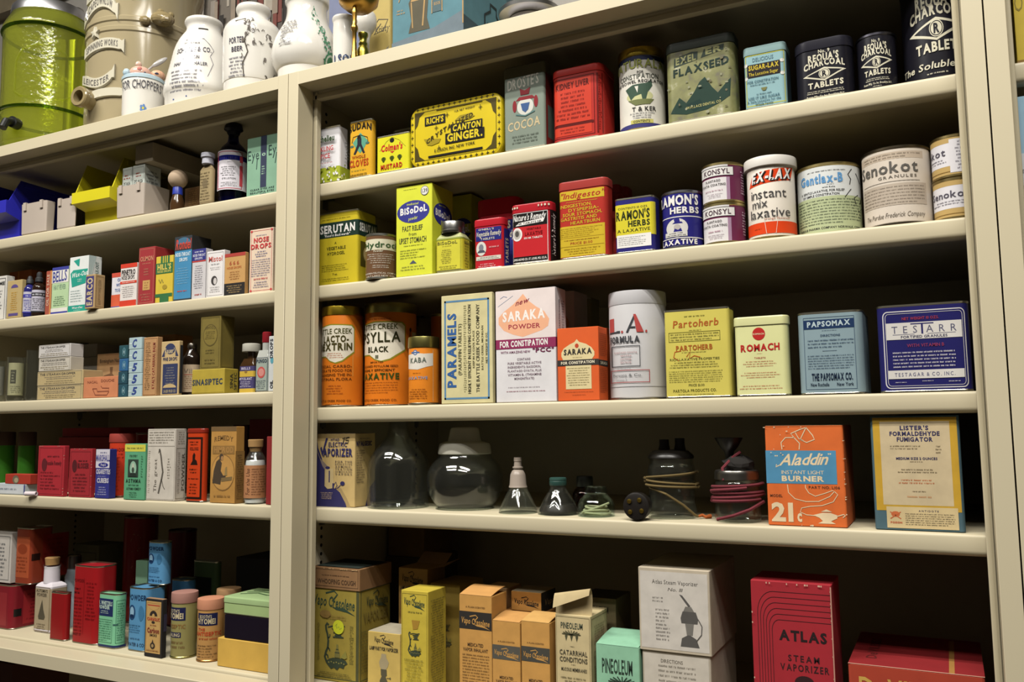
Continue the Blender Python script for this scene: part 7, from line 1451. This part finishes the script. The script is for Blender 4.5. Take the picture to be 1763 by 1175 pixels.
t, q, p = wjar('white pharmacy jar with blue-grey engraved map-shaped label, nearest the denture cup', 348, 178, 68, [(178, 64), (172, 67), (160, 67), (115, 56), (98, 52), (84, 47), (72, 40), (64, 34), (58, 31), (53, 31), (49, 33), (45, 34.5), (41, 33)], .014)
p.t('SCHUTZE & CO.', .1, .56, .62, .61, BK, b=1, tilt=.3); p.ln(.16, .65, .48, .68, 1, BK); p.t('LONDON', .2, .49, .44, .525, BK); p.t('INHALED INHALER', .1, .42, .56, .455, BK); p.ln(.08, .14, .5, .38, 6, '#77757e'); p.st([(.2, .7), (.5, .72), (.6, .66), (.66, .6), (.6, .53), (.64, .45), (.58, .34), (.5, .2)], .008, '#77757e'); p.r4(.36, .845, .6, .862, '#3a3836'); p.st([(.12, .08), (.3, .1)], .02, '#44568a')
t, q, p = wjar('white pharmacy jar with black engraved branch and flowers', 434, 152, 52, [(152, 49), (148, 51), (120, 52), (72, 52), (60, 51), (50, 45), (42, 34), (38, 29), (32, 27), (26, 30), (21, 31), (17, 29.5)], .010)
p.t('PORTER', .12, .5, .36, .56, BK, b=1); p.t('BEER', .16, .41, .34, .46, BK, b=1); p.ln(.1, .14, .4, .36, 6, '#77757e'); p.st([(.2, .74), (.36, .76), (.42, .66), (.36, .52), (.42, .4), (.34, .28), (.36, .14)], .02, '#5d574e')
for i in range(34):
    x = random.uniform(.3, .95); z = random.uniform(.08, .78); a = random.uniform(0, 6.28); p.st([(x, z), (x+.03*math.cos(a), z+.03*math.sin(a)), (x+.05*math.cos(a+.6), z+.05*math.sin(a+.6))], .012, '#5d574e')
    if i % 3 == 0: p.ell(x, z, .025, .025, '#77706a', n=7)
t, q, p = wjar('bulbous white pharmacy jar with a green leafy garland', 527, 130, 60, [(130, 48), (126, 52), (112, 59), (96, 60), (78, 56), (60, 47), (45, 39), (30, 35), (16, 35), (11, 38), (5, 38), (-2, 34), (-12, 34), (-20, 38), (-26, 39)], .012)
GL2 = '#4f8a68'
for i in range(110):
    tt = random.random(); x = .66+.22*tt+random.gauss(0, .035); z = .66-.55*tt+random.gauss(0, .03); a = random.uniform(0, 6.28); s = random.uniform(.012, .03); p.poly([(x, z), (x+s*math.cos(a+.5), z+s*.8*math.sin(a+.5)), (x+1.7*s*math.cos(a), z+1.4*s*math.sin(a)), (x+s*math.cos(a-.5), z+s*.8*math.sin(a-.5))], random.choice([GL2, '#3f7458', '#7fae94']), lift=i % 6 == 0)
for r in (.075, .055, .035): p.ell(.84, .2, r, r*.9, GL2 if r != .055 else '#cfdccf', n=12)
p.ln(.1, .3, .36, .56, 7, BK)
t, q, p = wjar('small plain white jar with blue lettering between the bulbous jar and brass stand', 593, 115, 21, [(115, 20), (100, 20.5), (60, 20.5), (44, 20), (40, 21), (36, 22), (33, 21)], .035); p.t('LSON', .1, .16, .9, .3, '#3c4a6a', b=2); p.ln(.1, .05, .8, .13, 1, '#3c4a6a')
# brass stand with bowl
BR = M('#a8813c', 'metal')
q = jarspot('T', 610, 100, 8, .016); t = Thing('brass_balance', 'brass balance stand with knobbed column and overhanging bowl', 'balance', (q.x, q.y, q.z)); z = q.zz; k = q.k
_rev(t.part('column'), [(0, k*6), (z(98), k*6), (z(94), k*5), (z(70), k*3.6), (z(55), k*4), (z(50), k*6.5), (z(46), k*6), (z(42), k*4), (z(36), k*3.4), (z(24), k*4.6), (z(20), k*5), (z(16), k*3.6), (z(2), k*3.4), (z(-30), k*3.4)], BR, 7, (True, True))
b = t.part('bowl'); z1 = z(14); _rev(b, [(z1, k*6), (z1+.003, k*22), (z1+.012, k*34), (z1+.03, k*38), (z1+.03, k*36), (z1+.012, k*31), (z1+.004, k*19)], BR, 10, (True, True)); b.v = [(x-k*2, y+k*14, zz2) for x, y, zz2 in b.v]
q = jarspot('T', 625, 94, 9.5, .03); t = Thing('brass_candle_cup', 'small ridged brass cup standing beside the brass column', 'candle holder', (q.x, q.y, q.z)); z = q.zz; k = q.k
_rev(t.part('body'), [(0, k*10), (z(92), k*11), (z(86), k*10), (z(80), k*7), (z(76), k*8), (z(72), k*6), (z(66), k*7), (z(62), k*9), (z(58), k*8.6), (z(58), k*7), (z(66), k*5)], M('#8f8438', 'metal'), 8, (True, True))
t, q, p = wjar('round white ceramic pestle knob between the small jar and yellow label tin', 628, 100, 20, [(100, 10), (80, 8), (62, 10), (54, 15), (44, 20), (32, 20), (24, 17), (18, 9), (16, 3)], .088)
t = tin('label_tin', 'tall yellowed label tin with a dark script swirl and drawn still', 'tin', 'T', 632, 672, -40, '#b5a05c', D=.05, ins=.14, r=.004, cls='paper'); p = t.p; p.st([(.2, .56), (.5, .64), (.9, .62), (.7, .54), (.3, .52), (.6, .6)], .04, '#4a4436'); p.t('Kristy', .35, .53, .95, .58, '#5a523c', sh=.2); p.poly([(.3, .28), (.5, .36), (.7, .36), (.95, .4), (.8, .32), (.7, .2), (.4, .18)], '#7d7868'); p.ln(.2, .06, .9, .14, 2, '#77704c')
t = box('blue_carton', 'dusty teal carton printed with a tank vaporizer and a bottle', 'carton', 'T', 675, 798, -60, '#56808a', uS=874, ins=.004, cls='card', r=.001); p = t.p
gd = '#b08f5c'; p.poly([(0, 0), (1, 0), (1, .28), (.6, .14), (0, .06)], '#6a7880'); p.poly([(.24, .14), (.54, .14), (.5, .3), (.52, .55), (.48, .66), (.5, .8), (.28, .8), (.3, .66), (.24, .55), (.28, .3)], '#55503e'); p.poly([(.27, .56), (.5, .56), (.48, .66), (.3, .66)], gd); p.ell(.39, .66, .13, .03, '#c9ad78'); p.st([(.44, .2), (.47, .58)], .02, gd); p.st([(.3, .2), (.28, .55)], .015, gd); p.poly([(.58, .34), (.7, .34), (.7, .5), (.66, .55), (.66, .62), (.62, .62), (.62, .55), (.58, .5)], '#51676c'); p.st([(.57, .33), (.57, .5), (.61, .56), (.61, .63), (.67, .63), (.67, .56), (.71, .5), (.71, .33)], .012, gd); p.t('BOOK', .6, .43, .69, .47, gd); p.st([(.1, .6), (.14, .72), (.22, .8)], .012, gd); p.ln(.06, .42, .2, .5, 2, gd); p.r4(.985, .1, 1.0, 1, '#b58f58'); p.ln(.72, .78, .94, .84, 1, gd)
p.on('side'); p.st([(.45, .1), (.45, .45), (.58, .56), (.58, .66), (.72, .66), (.72, .56), (.85, .45), (.85, .1)], .03, '#1f2c2c'); p.ln(.5, .18, .8, .4, 3, '#1f2c2c'); p.r4(0, 0, .3, .22, '#3c5058')
q = jarspot('T', 912, 30, 52, .012); t = Thing('metal_dish', 'silvery metal pan on a white stand at the cabinet top', 'dish', (q.x, q.y, q.z)); k = q.k
_rev(t.part('foot'), [(0, k*44), (.004, k*44), (.006, k*38), (.0175, k*36), (.0175, k*30)], M('#d0ccd0', 'ceramic'), 10, (True, True)); pn = t.part('pan'); _rev(pn, [(.0175, k*26), (.019, k*40), (.023, k*53), (.028, k*54), (.029, k*53), (.026, k*46), (.023, k*25)], M('#a9a8a6', 'metal'), 14, (True, True)); bw = t.part('bowl'); _rev(bw, [(.023, k*24), (.03, k*36), (.055, k*42), (.06, k*43), (.06, k*41), (.03, k*32)], M('#b5b3b4', 'metal'), 12, (True, True))
# things leaning on the wall behind
q = spot('T', 334, 540, -120, .36, D=.012); t = Thing('weathered_plank_picture', 'dark weathered picture of peeling planks and doorways behind the white jars', 'picture', (q.x, q.y, q.z)); b = t.part('panel'); b.box(-q.W/2, q.W/2, -.006, .006, 0, q.H, M('#6e665c', 'card')); p = Pr(b, q.W, .012, 0, q.H, 'card')
for i in range(150):
    x = random.random(); z = random.random(); p.r4(x, z, min(1, x+random.uniform(.01, .06)), min(1, z+random.uniform(.03, .3)), random.choice(['#8a8278', '#a39a8c', '#4a443e', '#74423a', '#b9b0a0', '#5d5650', '#8d7f70', '#2e2a27']), lift=True)
q = spot('T', 566, 640, -80, .33, D=.03); t = Thing('lavender_board', 'plain lavender-grey board standing behind the small white jar', 'board', (q.x, q.y, q.z)); t.part('panel').box(-q.W/2, q.W/2, -.015, .015, 0, q.H, M('#7d84a0', 'paper'))
# framed cabinet front far behind the green jar
q = spot('T', -60, 112, -60, .55, D=.03)
x0, z0 = at(-60, 45, .585); x1, z1 = at(108, -60, .585)
t = Thing('picture_frame', 'tan wooden frame with a dark inner panel on the wall above the green jar', 'picture frame', ((x0+x1)/2, WY1-.0175, z0)); W = x1-x0; H = max(z1-z0, .2); fm = M('#9a8d74', 'wood')
f = t.part('frame'); 
for a, b, c, d in ((-W/2, W/2, 0, .06), (-W/2, W/2, H-.06, H), (-W/2, -W/2+.06, .06, H-.06), (W/2-.045, W/2, .06, H-.06)): f.box(a, b, -.0175, .0175, c, d, fm)
t.part('panel').box(-W/2+.06, W/2-.045, -.004, .0165, .06, H-.06, M('#2f2622', 'paper'))
# ------------------------------------------------------------------ neighbour cabinet at the picture edge
t = box('yellow_box', 'yellow box on the neighbouring cabinet shelf at the picture edge', 'box', 'R1', 1747, 1830, -30, '#c9b03a', D=.08, ins=.006); t.p.t('O', .02, .68, .2, .9, '#8a7a2c', b=0); t.p.r4(0, 0, 1, .04, '#8a6a2c')
t = box('blue_white_box', 'pale blue and white box on the second neighbouring shelf', 'box', 'R2', 1752, 1840, 160, '#9cc0d6', D=.08, ins=.006); t.p.r4(0, 0, 1, .5, '#d6d9dc'); t.p.ln(.05, .1, .9, .45, 5, '#777')
for t in Thing.ALL: t.build()
